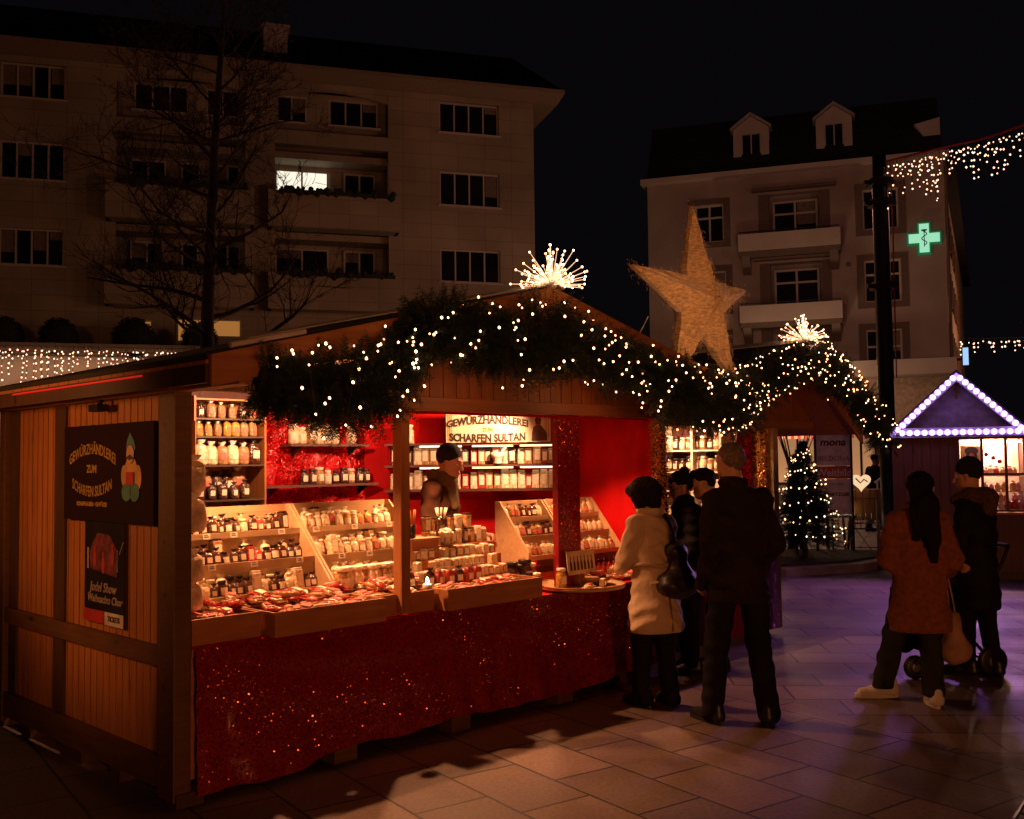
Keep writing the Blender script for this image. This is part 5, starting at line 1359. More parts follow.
# ================================================================== planted island with tree, signs and barrier
isl = MB()
isl.prism([(3.1, 14.85), (3.9, 14.55), (5.2, 15.1), (6.1, 15.9), (6.4, 17.2), (4.4, 17.6), (3.1, 17.0)], .0, .12, 'z'); struct('kerb_island', isl, plain('kerb_stone', (.26, .20, .15), .7, var=.3, scale=5, bump=.3))
isl = MB()
isl.prism([(3.3, 15.1), (3.95, 14.85), (5.05, 15.3), (5.85, 16.05), (6.1, 17.0), (4.4, 17.4), (3.3, 16.8)], .121, .15, 'z'); struct('ground', isl, plain('soil', (.05, .035, .025), .95, var=.5, scale=14, bump=.8, bscale=25))
def conifer(M, h, rad_, n, seed, label, lights=0, group=None, name='christmas_tree'):
    rr = random.Random(seed); t = thing(name, label, 'tree', M, group)
    m = MB(); m.tube([(0, 0, -.02), (0, 0, h * .5), (0, 0, h)], [.045, .03, .006], 7); part('trunk', m, bark, t, True)
    m = MB(); tips = []
    for k in range(n):
        f = rr.random() ** .75; z = .14 * h + .86 * h * f; Rr = rad_ * (1 - f) ** .85 + .03
        a = rr.uniform(0, 2 * PI); d = Vector((math.cos(a), math.sin(a), rr.uniform(-.25, .25))).normalized(); L = Rr * rr.uniform(.6, 1.1)
        b0 = Vector((0, 0, z)); e = b0 + d * L - Vector((0, 0, L * .18)); tips.append((b0, e))
        side = d.cross(Vector((0, 0, 1))).normalized(); ns = max(6, int(L * 60))
        m.add([b0 - side * .004, b0 + side * .004, e], [(0, 1, 2)])
        for j in range(ns):
            u = .25 + .75 * j / ns; b = b0.lerp(e, u)
            for sg_ in (-1, 1):
                o = (side * sg_ + d * .8 + Vector((0, 0, rr.uniform(-.5, .6)))).normalized() * .075 * (1.15 - .5 * u)
                w3 = d * .008; m.add([b - w3, b + w3, b + o], [(0, 1, 2)])
    part('crown', m, fir, t)
    if lights:
        pts = []
        for k in range(lights):
            u = k / lights; a = u * 2 * PI * 6.3; z = h * (.12 + .84 * u); Rr = rad_ * (1 - u) ** .85 * .95 + .03
            pts.append((Rr * math.cos(a) + rr.uniform(-.04, .04), Rr * math.sin(a) + rr.uniform(-.04, .04), z + rr.uniform(-.04, .04)))
        wr = [pts[i:i + 8] for i in range(0, len(pts) - 1, 7)]
        rr.shuffle(pts)
        light_string('fairy_lights', 'cool white fairy lights wound round the ' + name.replace('_', ' ') + ' on the kerbed island', M, pts, .013, bulb_tree, wr, .003)
    return t
bulb_tree = emit('bulb_tree', (1.0, 0.62, 0.32), 4)
conifer(Matrix.Translation((4.50, 15.7, .15)), 1.8, .66, 1300, 4, 'small dark Christmas tree wound with white lights on the kerbed island', 160)
conifer(Matrix.Translation((3.95, 16.6, .15)), 1.9, .5, 500, 5, 'unlit young conifer half hidden behind the lit Christmas tree', 0, name='young_conifer')
# twigs stuck in the bed
t = thing('twig_bundle', 'bundle of bare upright twigs behind the tip of the Christmas tree', 'twigs', Matrix.Translation((4.55, 16.3, .15)))
rr = random.Random(7); m_ = MB()
for k in range(11): 
    a = rr.uniform(0, 2 * PI); m_.tube([(0, 0, 0), (.1 * math.cos(a), .1 * math.sin(a), 1.4), (.32 * math.cos(a), .2 * math.sin(a), 2.1 + rr.uniform(-.2, .2))], [.018, .014, .006], 5)
part('twigs', m_, bark, t)
# the shop signboard
sb = thing('shop_signboard', 'grey upright street signboard with stacked shop names, red band in the middle', 'signboard', Matrix.Translation((5.05, 16.9, 0)) @ Matrix.Rotation(rad(-3), 4, 'Z'))
grey = plain('board_grey', (.55, .45, .50), .5); 
m_ = MB(); m_.box(0, .03, 0, .06, .12, 2.1); m_.box(.59, .62, 0, .06, .12, 2.1); part('frame', m_, dark_metal, sb)
m_ = MB(); m_.box(.031, .589, .01, .05, 1.56, 2.08); m_.box(.031, .589, .01, .05, .75, 1.34); part('panel', m_, grey, sb)
m_ = MB(); m_.box(.031, .589, .006, .054, 1.345, 1.555); rp_ = part('red_panel', m_, plain('board_red', (.40, .04, .06), .5), sb)
m_ = MB(); text_mb(m_, 'Weltbild', .165, T(.31, -.0, 1.44) @ UP, offset=.003); part('lettering', m_, plain('board_white', (.55, .45, .45), .5), rp_, M=T(0, .003, 0))
m_ = MB(); text_mb(m_, 'mona', .17, T(.31, .007, 1.95) @ UP, lambda x, y: (x + .2 * y, y), offset=.006, squash=1.1); part('lettering', m_, ink, sb)
m_ = MB(); text_mb(m_, 'BELDONA', .115, T(.31, .007, 1.68) @ UP, offset=.001); part('lettering', m_, plain('board_rose', (.24, .12, .13), .5), sb)
m_ = MB(); text_mb(m_, 'KOMM REIN', .06, T(.31, .007, 1.25) @ UP); part('lettering', m_, plain('board_rose2', (.2, .14, .15), .5), sb)
m_ = MB(); m_.lathe([(.05, 0), (.052, .003), (.0, .004)], 14, M=T(.15, .006, 1.08) @ UP); text_mb(m_, 'METZGER', .075, T(.39, .007, 1.08) @ UP, offset=.003); part('lettering', m_, ink, sb)
# glowing heart
ht = thing('gingerbread_heart', 'glowing cream gingerbread heart hanging beside the shop signboard', 'sign', Matrix.Translation((5.92, 17.2, 1.28)))
hp = [(.16 / 16 * 16 * math.sin(a) ** 3 * .85, .010 * (13 * math.cos(a) - 5 * math.cos(2 * a) - 2 * math.cos(3 * a) - math.cos(4 * a))) for a in [2 * PI * k / 28 for k in range(28)]]
m_ = MB(); m_.prism([(x * 1.2, z) for x, z in hp], 0, .04, 'y'); part('heart', m_, emit('heart_glow', (1, .68, .38), .95, False), ht)
m_ = MB(); m_.tube([(-.1, -.008, .06), (-.02, -.008, -.02), (.04, -.008, .04), (.1, -.008, -.0)], .012, 6); part('icing', m_, plain('icing_red', (.5, .1, .04), .5), ht)
m_ = MB(); m_.tube([(0, .02, .09), (0, .02, .9)], .004, 4); part('cord', m_, wire_mat, ht)
# awning arm, stand and lanterns
bs = thing('wooden_counter', 'tall brown wooden counter on splayed legs beneath the glowing heart', 'counter', Matrix.Translation((5.75, 17.35, 0)))
m_ = MB()
for k in range(6): m_.box(.12 * k, .12 * k + .112, 0, .03, .62, 1.14)
m_.box(0, .71, .031, .5, 1.08, 1.14); part('panel', m_, pine, bs)
for x in (.02, .62): m_ = MB(); m_.tube([(x, .05, .62), (x - .06, .02, 0.0)], .022, 6); part('leg', m_, dark_wood, bs); m_ = MB(); m_.tube([(x, .45, 1.08), (x + .06, .5, 0.0)], .022, 6); part('leg', m_, dark_wood, bs)
for k, x in enumerate((5.42, 5.66)):
    t = thing('lantern', ['left', 'right'][k] + ' one of two small glowing white lanterns by the wooden counter', 'lantern', Matrix.Translation((x, 17.25, .72)))
    m_ = MB(); m_.box(-.075, .075, -.06, .06, .012, .16); part('lit_glass', m_, emit('lantern_glow', (1, .85, .62), 3.0), t)
    m_ = MB(); m_.box(-.085, .085, -.07, .07, 0, .011); m_.box(-.085, .085, -.07, .07, .161, .175); m_.tube([(0, 0, .175), (0, 0, .21)], .01, 6); part('casing', m_, dark_metal, t)
tb = MB(); tb.box(5.28, 5.78, 17.1, 17.4, .68, .715); tb.box(5.3, 5.34, 17.15, 17.19, 0, .68); tb.box(5.7, 5.74, 17.15, 17.19, 0, .68); tag(part('low_table', tb, dark_wood), 'small dark table holding the two glowing lanterns', 'table')
# barrier
ba = thing('steel_barrier', 'low steel crowd barrier with a crossed brace beside the dark mast', 'barrier', Matrix.Translation((5.35, 17.0, 0)))
m_ = MB(); m_.tube([(0, 0, 0), (0, 0, 1.0), (.75, 0, 1.0), (.75, 0, 0)], .018, 6); m_.tube([(0, 0, .5), (.75, 0, .5)], .014, 6); part('frame', m_, steel, ba)
m_ = MB()
for k in range(1, 8): m_.tube([(.094 * k, 0, .5), (.094 * k, 0, .75)], .007, 5)
m_.tube([(.1, 0, .05), (.4, 0, .48), (.7, 0, .05)], .009, 5); m_.tube([(0, 0, .06), (.75, 0, .06)], .01, 5); part('bars', m_, steel, ba)
ba2 = thing('steel_barrier', 'second steel crowd barrier on the lit street behind the mast, near the walker', 'barrier', Matrix.Translation((6.15, 18.4, 0)))
for ch in ba.children: c = ch.copy(); C.objects.link(c); c.parent = ba2
# slanted white pole
sl = MB(); sl.tube([(6.25, 17.5, 1.25), (6.75, 17.4, 1.62)], .02, 6); sl.tube([(6.30, 17.5, 0), (6.30, 17.5, 1.3)], .02, 6); tag(part('awning_strut', sl, white_metal), 'slanting pale strut beyond the glowing heart', 'strut')
bb = MB(); bb.ico((6.32, 17.1, 1.78), .07, 2); tag(part('red_ball', bb, redp), 'small red ball hanging above the slanting pale strut', 'bauble'); 
bb = MB(); bb.tube([(6.32, 17.1, 1.84), (6.32, 17.1, 2.3), (6.2, 16.9, 2.3)], .006, 4); part('cord', bb, wire_mat, bpy.data.objects['red_ball'])

rk = thing('steel_rack', 'corner of a low steel lattice rack catching violet light on the foreground paving', 'rack', Matrix.Translation((1.93, 4.0, 0)) @ Matrix.Rotation(rad(54), 4, 'Z'))
m_ = MB(); m_.tube([(0, 0, 0), (0, 0, .30), (1.3, 0, .30), (1.3, 0, 0)], .009, 6); m_.tube([(0, -.5, 0), (0, -.5, .30), (1.3, -.5, .30), (1.3, -.5, 0)], .009, 6); part('frame', m_, steel, rk)
m_ = MB()
for k in range(7): m_.tube([(.2 * k, 0, .30), (.2 * k + .1, -.5, .30)], .006, 5); m_.tube([(.2 * k + .1, 0, .30), (.2 * k, -.5, .30)], .006, 5)
part('lattice', m_, steel, rk)
# ================================================================== people
def sdf_mesh(prims, vox, k=.03, noise=None, cut=None, sub=None):
    """smooth union of tapered capsules / ellipsoids, meshed by surface nets"""
    lo = np.array([1e9] * 3); hi = -lo
    for p in prims:
        if p[0] == 'c':
            a, b, ra, rb = np.array(p[1], float), np.array(p[2], float), p[3], p[4]; r = max(ra, rb)
            lo = np.minimum(lo, np.minimum(a, b) - r); hi = np.maximum(hi, np.maximum(a, b) + r)
        else:
            c, r = np.array(p[1], float), np.array(p[2], float) if not np.isscalar(p[2]) else np.array([p[2]] * 3); r_ = np.array([max(r)] * 3)
            lo = np.minimum(lo, c - r_); hi = np.maximum(hi, c + r_)
    lo -= vox * 4 + .02; hi += vox * 4 + .02
    n = np.ceil((hi - lo) / vox).astype(int) + 1
    D = np.full(n, 1.0, np.float32)
    ax = [lo[i] + vox * np.arange(n[i]) for i in range(3)]
    for p in prims:
        m = k + vox * 3 + .01
        if p[0] == 'c':
            a, b, ra, rb = np.array(p[1], float), np.array(p[2], float), p[3], p[4]; fl_ = p[5] if len(p) > 5 else None
            r = max(ra, rb); plo, phi = np.minimum(a, b) - r - m, np.maximum(a, b) + r + m
        else:
            c = np.array(p[1], float); rr_ = np.array(p[2], float) if not np.isscalar(p[2]) else np.array([p[2]] * 3)
            plo, phi = c - max(rr_) - m, c + max(rr_) + m
        i0 = np.maximum(0, np.floor((plo - lo) / vox).astype(int)); i1 = np.minimum(n, np.ceil((phi - lo) / vox).astype(int) + 1)
        if (i1 <= i0).any(): continue
        X, Y, Z = np.meshgrid(ax[0][i0[0]:i1[0]], ax[1][i0[1]:i1[1]], ax[2][i0[2]:i1[2]], indexing='ij')
        if p[0] == 'c':
            ba_ = b - a; L2 = max(1e-9, ba_ @ ba_)
            t = np.clip(((X - a[0]) * ba_[0] + (Y - a[1]) * ba_[1] + (Z - a[2]) * ba_[2]) / L2, 0, 1)
            dx, dy, dz = X - (a[0] + ba_[0] * t), Y - (a[1] + ba_[1] * t), Z - (a[2] + ba_[2] * t)
            if fl_: dx = dx / fl_[0]; dy = dy / fl_[1]
            d = np.sqrt(dx * dx + dy * dy + dz * dz) - (ra + (rb - ra) * t)
            if fl_: d = d * min(1, fl_[1])
        else:
            q = np.sqrt(((X - c[0]) / rr_[0]) ** 2 + ((Y - c[1]) / rr_[1]) ** 2 + ((Z - c[2]) / rr_[2]) ** 2); d = (q - 1) * min(rr_)
        S = D[i0[0]:i1[0], i0[1]:i1[1], i0[2]:i1[2]]; kk = p[6] if len(p) > 6 else k
        if p[0] == 'x': # carve
            np.maximum(S, -d, out=S); continue
        h = np.clip(.5 + .5 * (S - d) / kk, 0, 1); S[...] = S * (1 - h) + d * h - kk * h * (1 - h)
    X, Y, Z = np.meshgrid(*ax, indexing='ij')
    if noise is not None: D += noise(X, Y, Z).astype(np.float32)
    if cut is not None: D = np.maximum(D, cut(X, Y, Z)).astype(np.float32)
    s = D < 0
    c8 = [(i, j, l) for i in (0, 1) for j in (0, 1) for l in (0, 1)]
    def sl_(A, o): return A[o[0]:A.shape[0] - 1 + o[0], o[1]:A.shape[1] - 1 + o[1], o[2]:A.shape[2] - 1 + o[2]]
    anyb = np.zeros(np.array(n) - 1, bool); allb = np.ones(np.array(n) - 1, bool)
    for o in c8: q = sl_(s, o); anyb |= q; allb &= q
    mask = anyb & ~allb; idx = np.full(mask.shape, -1, np.int64); I = np.argwhere(mask); idx[mask] = np.arange(len(I))
    acc = np.zeros((len(I), 3)); cnt = np.zeros(len(I))
    for o in c8:
        for axis in range(3):
            if o[axis]: continue
            o2 = list(o); o2[axis] = 1
            d0 = D[I[:, 0] + o[0], I[:, 1] + o[1], I[:, 2] + o[2]]; d1 = D[I[:, 0] + o2[0], I[:, 1] + o2[1], I[:, 2] + o2[2]]
            cr = (d0 < 0) != (d1 < 0); t = np.where(cr, d0 / np.where(cr, d0 - d1, 1), 0); P = np.tile(np.array(o, float), (len(I), 1)); P[:, axis] = t
            acc[cr] += P[cr]; cnt[cr] += 1
    V = lo + vox * (I + acc / np.maximum(1, cnt)[:, None])
    F_ = []
    for axis in range(3):
        a1, a2 = [(1, 2), (2, 0), (0, 1)][axis]
        sh = [slice(None)] * 3; sh[axis] = slice(0, n[axis] - 1); s0 = s[tuple(sh)]; sh[axis] = slice(1, n[axis]); s1 = s[tuple(sh)]
        E_ = np.argwhere(s0 != s1); ok = (E_[:, a1] > 0) & (E_[:, a2] > 0) & (E_[:, a1] < n[a1] - 1) & (E_[:, a2] < n[a2] - 1); E_ = E_[ok]
        def g(o1, o2): q = E_.copy(); q[:, a1] -= o1; q[:, a2] -= o2; return idx[q[:, 0], q[:, 1], q[:, 2]]
        Q = np.stack([g(1, 1), g(0, 1), g(0, 0), g(1, 0)], 1); inside = s0[E_[:, 0], E_[:, 1], E_[:, 2]]
        Q[~inside] = Q[~inside][:, ::-1]; F_.append(Q)
    F_ = np.concatenate(F_); F_ = F_[(F_ >= 0).all(1)]
    me = bpy.data.meshes.new('form'); me.from_pydata(V.tolist(), [], F_.tolist()); me.polygons.foreach_set('use_smooth', [True] * len(me.polygons)); me.update()
    return me
def form(name, prims, mat_, parent, vox=.012, k=.03, noise=None, cut=None, label=None):
    me = sdf_mesh(prims, vox, k, noise, cut); me.name = name; me.materials.append(mat_); o = link(name, me, parent)
    if label: o['label'] = label
    return o
def V3(*a): return np.array(a, float)
def folds(amp, fz=9, fx=22, seed=0):
    def f(X, Y, Z): return 1.1 * amp * (.5 * np.sin(Z * 62 + 5 * np.sin(X * 11 + seed) + Y * 23) * np.sin(X * 17 + Y * 13 + seed) + np.sin(X * fx + Z * fz + seed + 2 * np.sin(Y * 9 + Z * 5)) * .6 + np.sin(Y * 31 - Z * 17 + X * 13 + seed * 2) * .3 + np.sin(Z * 38 + X * 19 + np.sin(X * 23) + seed) * .3)
    return f
def hand(p, d, palm, s=1.0):
    """palm, four unequal bent fingers and a thumb leaving the side of the palm; d = pointing direction, palm = palm normal"""
    p, d, palm = V3(*p), V3(*d), V3(*palm); d = d / np.linalg.norm(d); palm = palm - d * (palm @ d); palm = palm / np.linalg.norm(palm); sd = np.cross(d, palm)
    out = [('c', p, p + d * .075 * s, .022 * s, .027 * s, None, .012), ('c', p + sd * .02 * s + d * .03 * s, p + sd * .022 * s + d * .08 * s, .016 * s, .014 * s, None, .01), ('c', p - sd * .02 * s + d * .03 * s, p - sd * .022 * s + d * .08 * s, .016 * s, .014 * s, None, .01)]
    for i, (o, L) in enumerate(((-.030, .062), (-.010, .075), (.010, .080), (.030, .070))):
        b = p + sd * o * s + d * .082 * s; m_ = b + (d * .8 + palm * .35) * L * .5 * s; e = m_ + (d * .35 + palm * .8) * L * .5 * s
        out += [('c', b, m_, .0088 * s, .0082 * s, None, .006), ('c', m_, e, .0082 * s, .0070 * s, None, .006)]
    b = p + sd * .026 * s + d * .02 * s; m_ = b + (sd * .8 + d * .6 + palm * .3) * .035 * s; e = m_ + (d * .9 + palm * .4) * .032 * s
    out += [('c', b, m_, .012 * s, .010 * s, None, .008), ('c', m_, e, .010 * s, .008 * s, None, .006)]
    return out
def head_prims(c, yaw=0, pitch=0):
    """skull, jaw, nose, ears, brow; faces +y before yaw/pitch"""
    Rm = np.array(Matrix.Rotation(yaw, 3, 'Z') @ Matrix.Rotation(pitch, 3, 'X'))
    def q(x, y, z): return c + Rm @ V3(x, y, z)
    P = [('e', q(0, -.012, .03), (.076, .092, .088)), ('c', q(0, .01, .0), q(0, .045, -.075), .066, .036, None, .03), ('c', q(.03, .02, -.05), q(-.03, .02, -.05), .045, .045, None, .03),
         ('c', q(0, .083, .02), q(0, .104, -.022), .009, .014, None, .012), ('c', q(-.012, .094, -.022), q(.012, .094, -.022), .009, .009, None, .008),
         ('c', q(-.032, .077, .032), q(.032, .077, .032), .012, .012, None, .014), ('c', q(-.018, .080, -.052), q(.018, .080, -.052), .008, .008, None, .008),
         ('c', q(-.015, .076, -.062), q(.015, .076, -.062), .009, .009, None, .008), ('e', q(0, .062, -.085), .020, None, None, None, .02)]
    for s in (-1, 1): P += [('c', q(.078 * s, -.005, .015), q(.076 * s, .0, -.025), .016, .011, None, .008)]
    return P, q
def face_parts(t, q, glasses=False, brows=plain('brow_hair', (.03, .018, .01), .8)):
    for s in (-1, 1):
        m = MB(); c_ = q(.031 * s, .070, .014); m.ico(c_, .0135, 2); e = part('eye', m, eye_white, t, True)
        m = MB(); c_ = q(.031 * s, .0805, .013); m.ico(c_, .0052, 2); part('iris', m, eye_iris, e, True)
        m = MB(); m.tube([q(.014 * s, .090, .036), q(.032 * s, .089, .041), q(.048 * s, .076, .036)], [.003, .004, .002], 5); part('eyebrow', m, brows, t)
    m = MB(); m.tube([q(-.024, .083, -.056), q(-.008, .0885, -.054), q(.008, .0885, -.054), q(.024, .083, -.056)], [.003, .005, .005, .003], 6); part('lips', m, lips, t, True)
    if glasses:
        m = MB()
        for s in (-1, 1):
            m.tube([q(.032 * s + .021 * math.cos(a * PI / 8), .098, .012 + .017 * math.sin(a * PI / 8)) for a in range(17)], .0018, 5, False); m.tube([q(.052 * s, .098, .018), q(.08 * s, .0, .02)], .0016, 5)
        m.tube([q(-.011, .098, .016), q(.011, .098, .016)], .0016, 5); part('glasses', m, dark_metal, t)
def shoe(foot, yaw, mat_, t, s=1.0, sole=None, heel=False, name='shoe'):
    Rm = np.array(Matrix.Rotation(yaw, 3, 'Z'))
    def q(x, y, z): return V3(foot[0], foot[1], foot[2]) + Rm @ V3(x * s, y * s, z * s)
    o = form(name, [('c', q(0, -.06, .05), q(0, .05, .045), .045, .04), ('c', q(0, .05, .042), q(0, .15, .034), .042, .032), ('c', q(0, -.065, .05), q(0, -.06, .105), .042, .042)], mat_, t, .009, .03, cut=lambda X, Y, Z: (foot[2] + .018 * s) - Z)
    m = MB(); pts = []
    for a in range(20):
        u = 2 * PI * a / 20; yy = .045 + .155 * math.sin(u); xx = (.040 + .008 * math.sin(u)) * math.cos(u); p_ = q(xx * 1.12, yy, 0); pts.append((p_[0], p_[1]))
    m.prism(pts, foot[2] + .001, foot[2] + .026 * s, 'z'); part('sole', m, sole or black_plastic, o)
    return o
def legs_prims(hipL, hipR, kneeL, kneeR, ankL, ankR, r=(.074, .055, .040)):
    P = [('c', hipL, hipR, r[0] * .96, r[0] * .96, None, .05)]
    for h, kn, a in ((hipL, kneeL, ankL), (hipR, kneeR, ankR)): P += [('c', h, kn, r[0], r[1]), ('c', kn, a, r[1], r[2])]
    return P
def torso(pel, chest, shL, shR, neck, r=(.14, .15), fl_=(1.15, .8)):
    return [('c', pel, chest, r[0], r[1], fl_, .05), ('c', chest, (np.array(shL) + np.array(shR)) / 2 - V3(0, 0, .03), r[1] * .95, r[1] * .7, fl_, .05), ('c', shL, shR, r[0] * .45, r[0] * .45, None, .05), ('c', chest, neck, r[1] * .46, r[1] * .39, None, .05)]
def arm(sh, el, wr, r=(.050, .042, .032)): return [('c', sh, el, r[0], r[1]), ('c', el, wr, r[1], r[2])]
black_cloth = plain('coat_black', (.012, .010, .011), .85, var=.3, scale=12, bump=.3, bscale=80, spec=.15)
man_coat = plain('coat_dark_brown', (.022, .014, .012), .85, var=.25, scale=10, bump=.3, bscale=80, spec=.15)
trouser_dk = plain('trousers_black', (.010, .008, .009), .85, spec=.15)
beige = plain('coat_beige', (.50, .36, .22), .62, var=.1, scale=6, bump=.8, bscale=16)
hair_dk = plain('hair_dark', (.010, .006, .005), .7, var=.4, scale=60, stretch=(3, 3, .3), bump=.5, bscale=60, spec=.15)
hair_gr = plain('hair_grey', (.16, .11, .08), .6, var=.4, scale=60, bump=.5, bscale=60)
orange_wool = plain('coat_orange_wool', (.25, .075, .026), .95, var=.25, scale=30, bump=.8, bscale=70)
green_tr = plain('trousers_olive', (.026, .026, .017), .85, spec=.15)
wool_black = plain('wool_black', (.010, .009, .010), .9, bump=.6, bscale=90)
fur = plain('fur_brown', (.09, .045, .025), .95, var=.5, scale=50, bump=1, bscale=60)
white_sh = plain('white_leather', (.72, .66, .56), .5, var=.05)
def FW(x, y, head): return Matrix.Translation((x, y, 0)) @ Matrix.Rotation(head, 4, 'Z')   # local +y is where the person faces
def strands(amp, f=110): return lambda X, Y, Z: amp * (np.sin(X * f + 4 * np.sin(Z * 9)) + np.sin(Y * f * .9 + 3 * np.sin(Z * 7 + X * 5)))

# 1 --- woman in the beige coat at the counter, back to us, facing the stall
t = thing('person', 'woman with a black bob in a belted beige trench coat, leaning over the spice counter', 'person', FW(.98, 7.12, rad(30)), None)
hc = V3(-.0, .10, 1.445); HP, q = head_prims(hc, rad(8), rad(-22))
hL, hR = V3(-.08, 0, .86), V3(.08, 0, .86); aL, aR = V3(-.09, .05, .09), V3(.10, -.03, .09)
P = HP + [('c', hc - V3(0, .03, .04), V3(0, .02, 1.27), .05, .056)] + torso(V3(0, 0, .88), V3(0, .0, 1.12), V3(-.135, .02, 1.25), V3(.135, .02, 1.25), V3(0, .04, 1.30), (.11, .115)) + legs_prims(hL, hR, V3(-.09, .04, .46), V3(.09, .01, .46), aL, aR)
wl, wr_ = V3(-.15, .22, .94), V3(.13, .27, .96)
P += arm(V3(-.15, .02, 1.24), V3(-.19, .07, 1.0), wl) + arm(V3(.15, .02, 1.24), V3(.18, .09, 1.0), wr_) + hand(wl, (.1, 1, -.1), (0, 0, -1), .9) + hand(wr_, (-.1, 1, -.1), (0, 0, -1), .9)
form('body', P, skin, t, .0072, .028); face_parts(t, q)
P = torso(V3(0, 0, .88), V3(0, .0, 1.12), V3(-.13, .02, 1.255), V3(.13, .02, 1.255), V3(0, .03, 1.30), (.14, .14), (1.1, .85)) + arm(V3(-.145, .02, 1.24), V3(-.195, .07, 1.0), wl - V3(0, .03, 0), (.068, .06, .047)) + arm(V3(.145, .02, 1.24), V3(.185, .09, 1.0), wr_ - V3(0, .03, 0), (.068, .06, .047)) + [('c', V3(0, 0, .9), V3(.0, -.02, .60), .14, .195, (1.1, .85), .05), ('c', V3(0, .03, 1.27), V3(0, .04, 1.35), .075, .07)]
form('coat', P, beige, t, .010, .035, folds(.010, 14, 18), cut=lambda X, Y, Z: np.maximum(.52 - Z, Z - 1.39), label='beige trench coat falling to just above the knee')
fo_ = folds(.010, 14, 18)
form('storm_flap', P, beige, t, .008, .035, lambda X, Y, Z: fo_(X, Y, Z) - .007, cut=lambda X, Y, Z: np.maximum.reduce([1.115 + .02 * np.cos(X * 20) - Z, Z - 1.30, Y + .03, np.abs(X) - .125]))
form('collar', [('c', V3(.075 * math.cos(a * .785), .03 + .07 * math.sin(a * .785), 1.345), V3(.075 * math.cos((a + 1) * .785), .03 + .07 * math.sin((a + 1) * .785), 1.345), .026, .026) for a in range(8)], beige, t, .008, .015)
for s_ in (-1, 1):
    m_ = MB(); m_.tube([(.125 * s_, -.118, .86), (.07 * s_, -.142, .87)], .012, 6); part('pocket_flap', m_, beige, t)
m_ = MB(); m_.tube([(0, -.165, .84), (0, -.185, .70), (.004, -.197, .54)], .004, 5); part('back_vent', m_, plain('seam_dark', (.16, .10, .06), .8), t)
m_ = MB(); m_.tube([(.162 * math.cos(a * PI / 12), .125 * math.sin(a * PI / 12), .985 + .008 * math.sin(a)) for a in range(25)], .02, 8, False); part('belt', m_, plain('belt_beige', (.36, .25, .15), .6), t, True)
form('trousers', legs_prims(hL, hR, V3(-.09, .04, .46), V3(.09, .01, .46), aL, aR, (.092, .07, .062)), trouser_dk, t, .012, .03, folds(.004), cut=lambda X, Y, Z: Z - .78)
form('hair', [('e', q(0, -.03, .04), (.112, .120, .100)), ('c', q(-.062, -.02, .02), q(-.066, -.015, -.045), .058, .048), ('c', q(.062, -.02, .02), q(.066, -.015, -.045), .058, .048), ('c', q(0, -.07, .02), q(0, -.07, -.06), .078, .060), ('c', q(-.05, .06, .075), q(.05, .06, .075), .036, .036)], hair_dk, t, .0075, .03, strands(.0028, 230))
for f, yw in ((V3(-.09, .06, 0), .1), (V3(.10, -.02, 0), -.15)): shoe(f, yw, black_cloth, t, .92)
# her shoulder bag
bgm = thing('shoulder_bag', 'large soft black shoulder bag hanging from the shoulder of the beige trench coat', 'bag', FW(.93, 7.12, rad(38)))
form('bag_body', [('c', V3(-.02, -.245, .86), V3(.20, -.215, .86), .08, .085), ('c', V3(.03, -.215, 1.08), V3(.14, -.20, 1.08), .045, .045), ('c', V3(.09, -.23, .86), V3(.09, -.205, 1.08), .10, .05)], plain('bag_black', (.014, .010, .010), .5, bump=.4, bscale=12), bgm, .010, .06, folds(.006, 20, 25))
m_ = MB(); m_.tube(sway([(.04, -.215, 1.10), (.09, -.165, 1.22), (.125, -.03, 1.345), (.17, .05, 1.27), (.20, -.06, 1.16), (.15, -.20, 1.10)], 5), .012, 6); part('strap', m_, black_cloth, bgm, True)

# 2 --- tall man seen from behind
t = thing('person', 'tall man with short grey hair, dark brown jacket and trousers, seen from behind in mid-step', 'person', FW(1.46, 6.60, rad(14)))
hc = V3(-.03, .05, 1.69); HP, q = head_prims(hc, rad(18), rad(-6))
hL, hR = V3(-.10, 0, .95), V3(.10, 0, .95); aL, aR = V3(-.16, .10, .10), V3(.17, -.04, .10); kL, kR = V3(-.13, .08, .52), V3(.14, .03, .52)
body_t = torso(V3(0, 0, .98), V3(0, -.01, 1.30), V3(-.165, 0, 1.45), V3(.165, 0, 1.45), V3(-.02, .01, 1.53), (.12, .13))
wl, wr_ = V3(-.19, .16, .90), V3(.20, .16, .92)
P = HP + [('c', hc - V3(0, .03, .04), V3(0, .01, 1.48), .058, .066)] + body_t + legs_prims(hL, hR, kL, kR, aL, aR) + arm(V3(-.18, 0, 1.42), V3(-.215, -.05, 1.15), wl) + arm(V3(.18, 0, 1.42), V3(.225, -.05, 1.15), wr_) + hand(wl, (.2, .7, -.6), (1, 0, 0)) + hand(wr_, (-.2, .7, -.6), (-1, 0, 0))
form('body', P, skin, t, .0072, .028); face_parts(t, q)
P = torso(V3(0, 0, .95), V3(0, -.01, 1.30), V3(-.165, -.01, 1.45), V3(.165, -.01, 1.45), V3(-.02, 0, 1.53), (.155, .155), (1.15, .82)) + arm(V3(-.18, 0, 1.42), V3(-.22, -.05, 1.15), wl, (.075, .066, .052)) + arm(V3(.18, 0, 1.42), V3(.23, -.05, 1.15), wr_, (.075, .066, .052)) + [('c', V3(0, 0, .95), V3(0, -.01, .80), .155, .168, (1.15, .82)), ('c', V3(-.02, 0, 1.52), V3(-.02, .02, 1.585), .085, .075)]
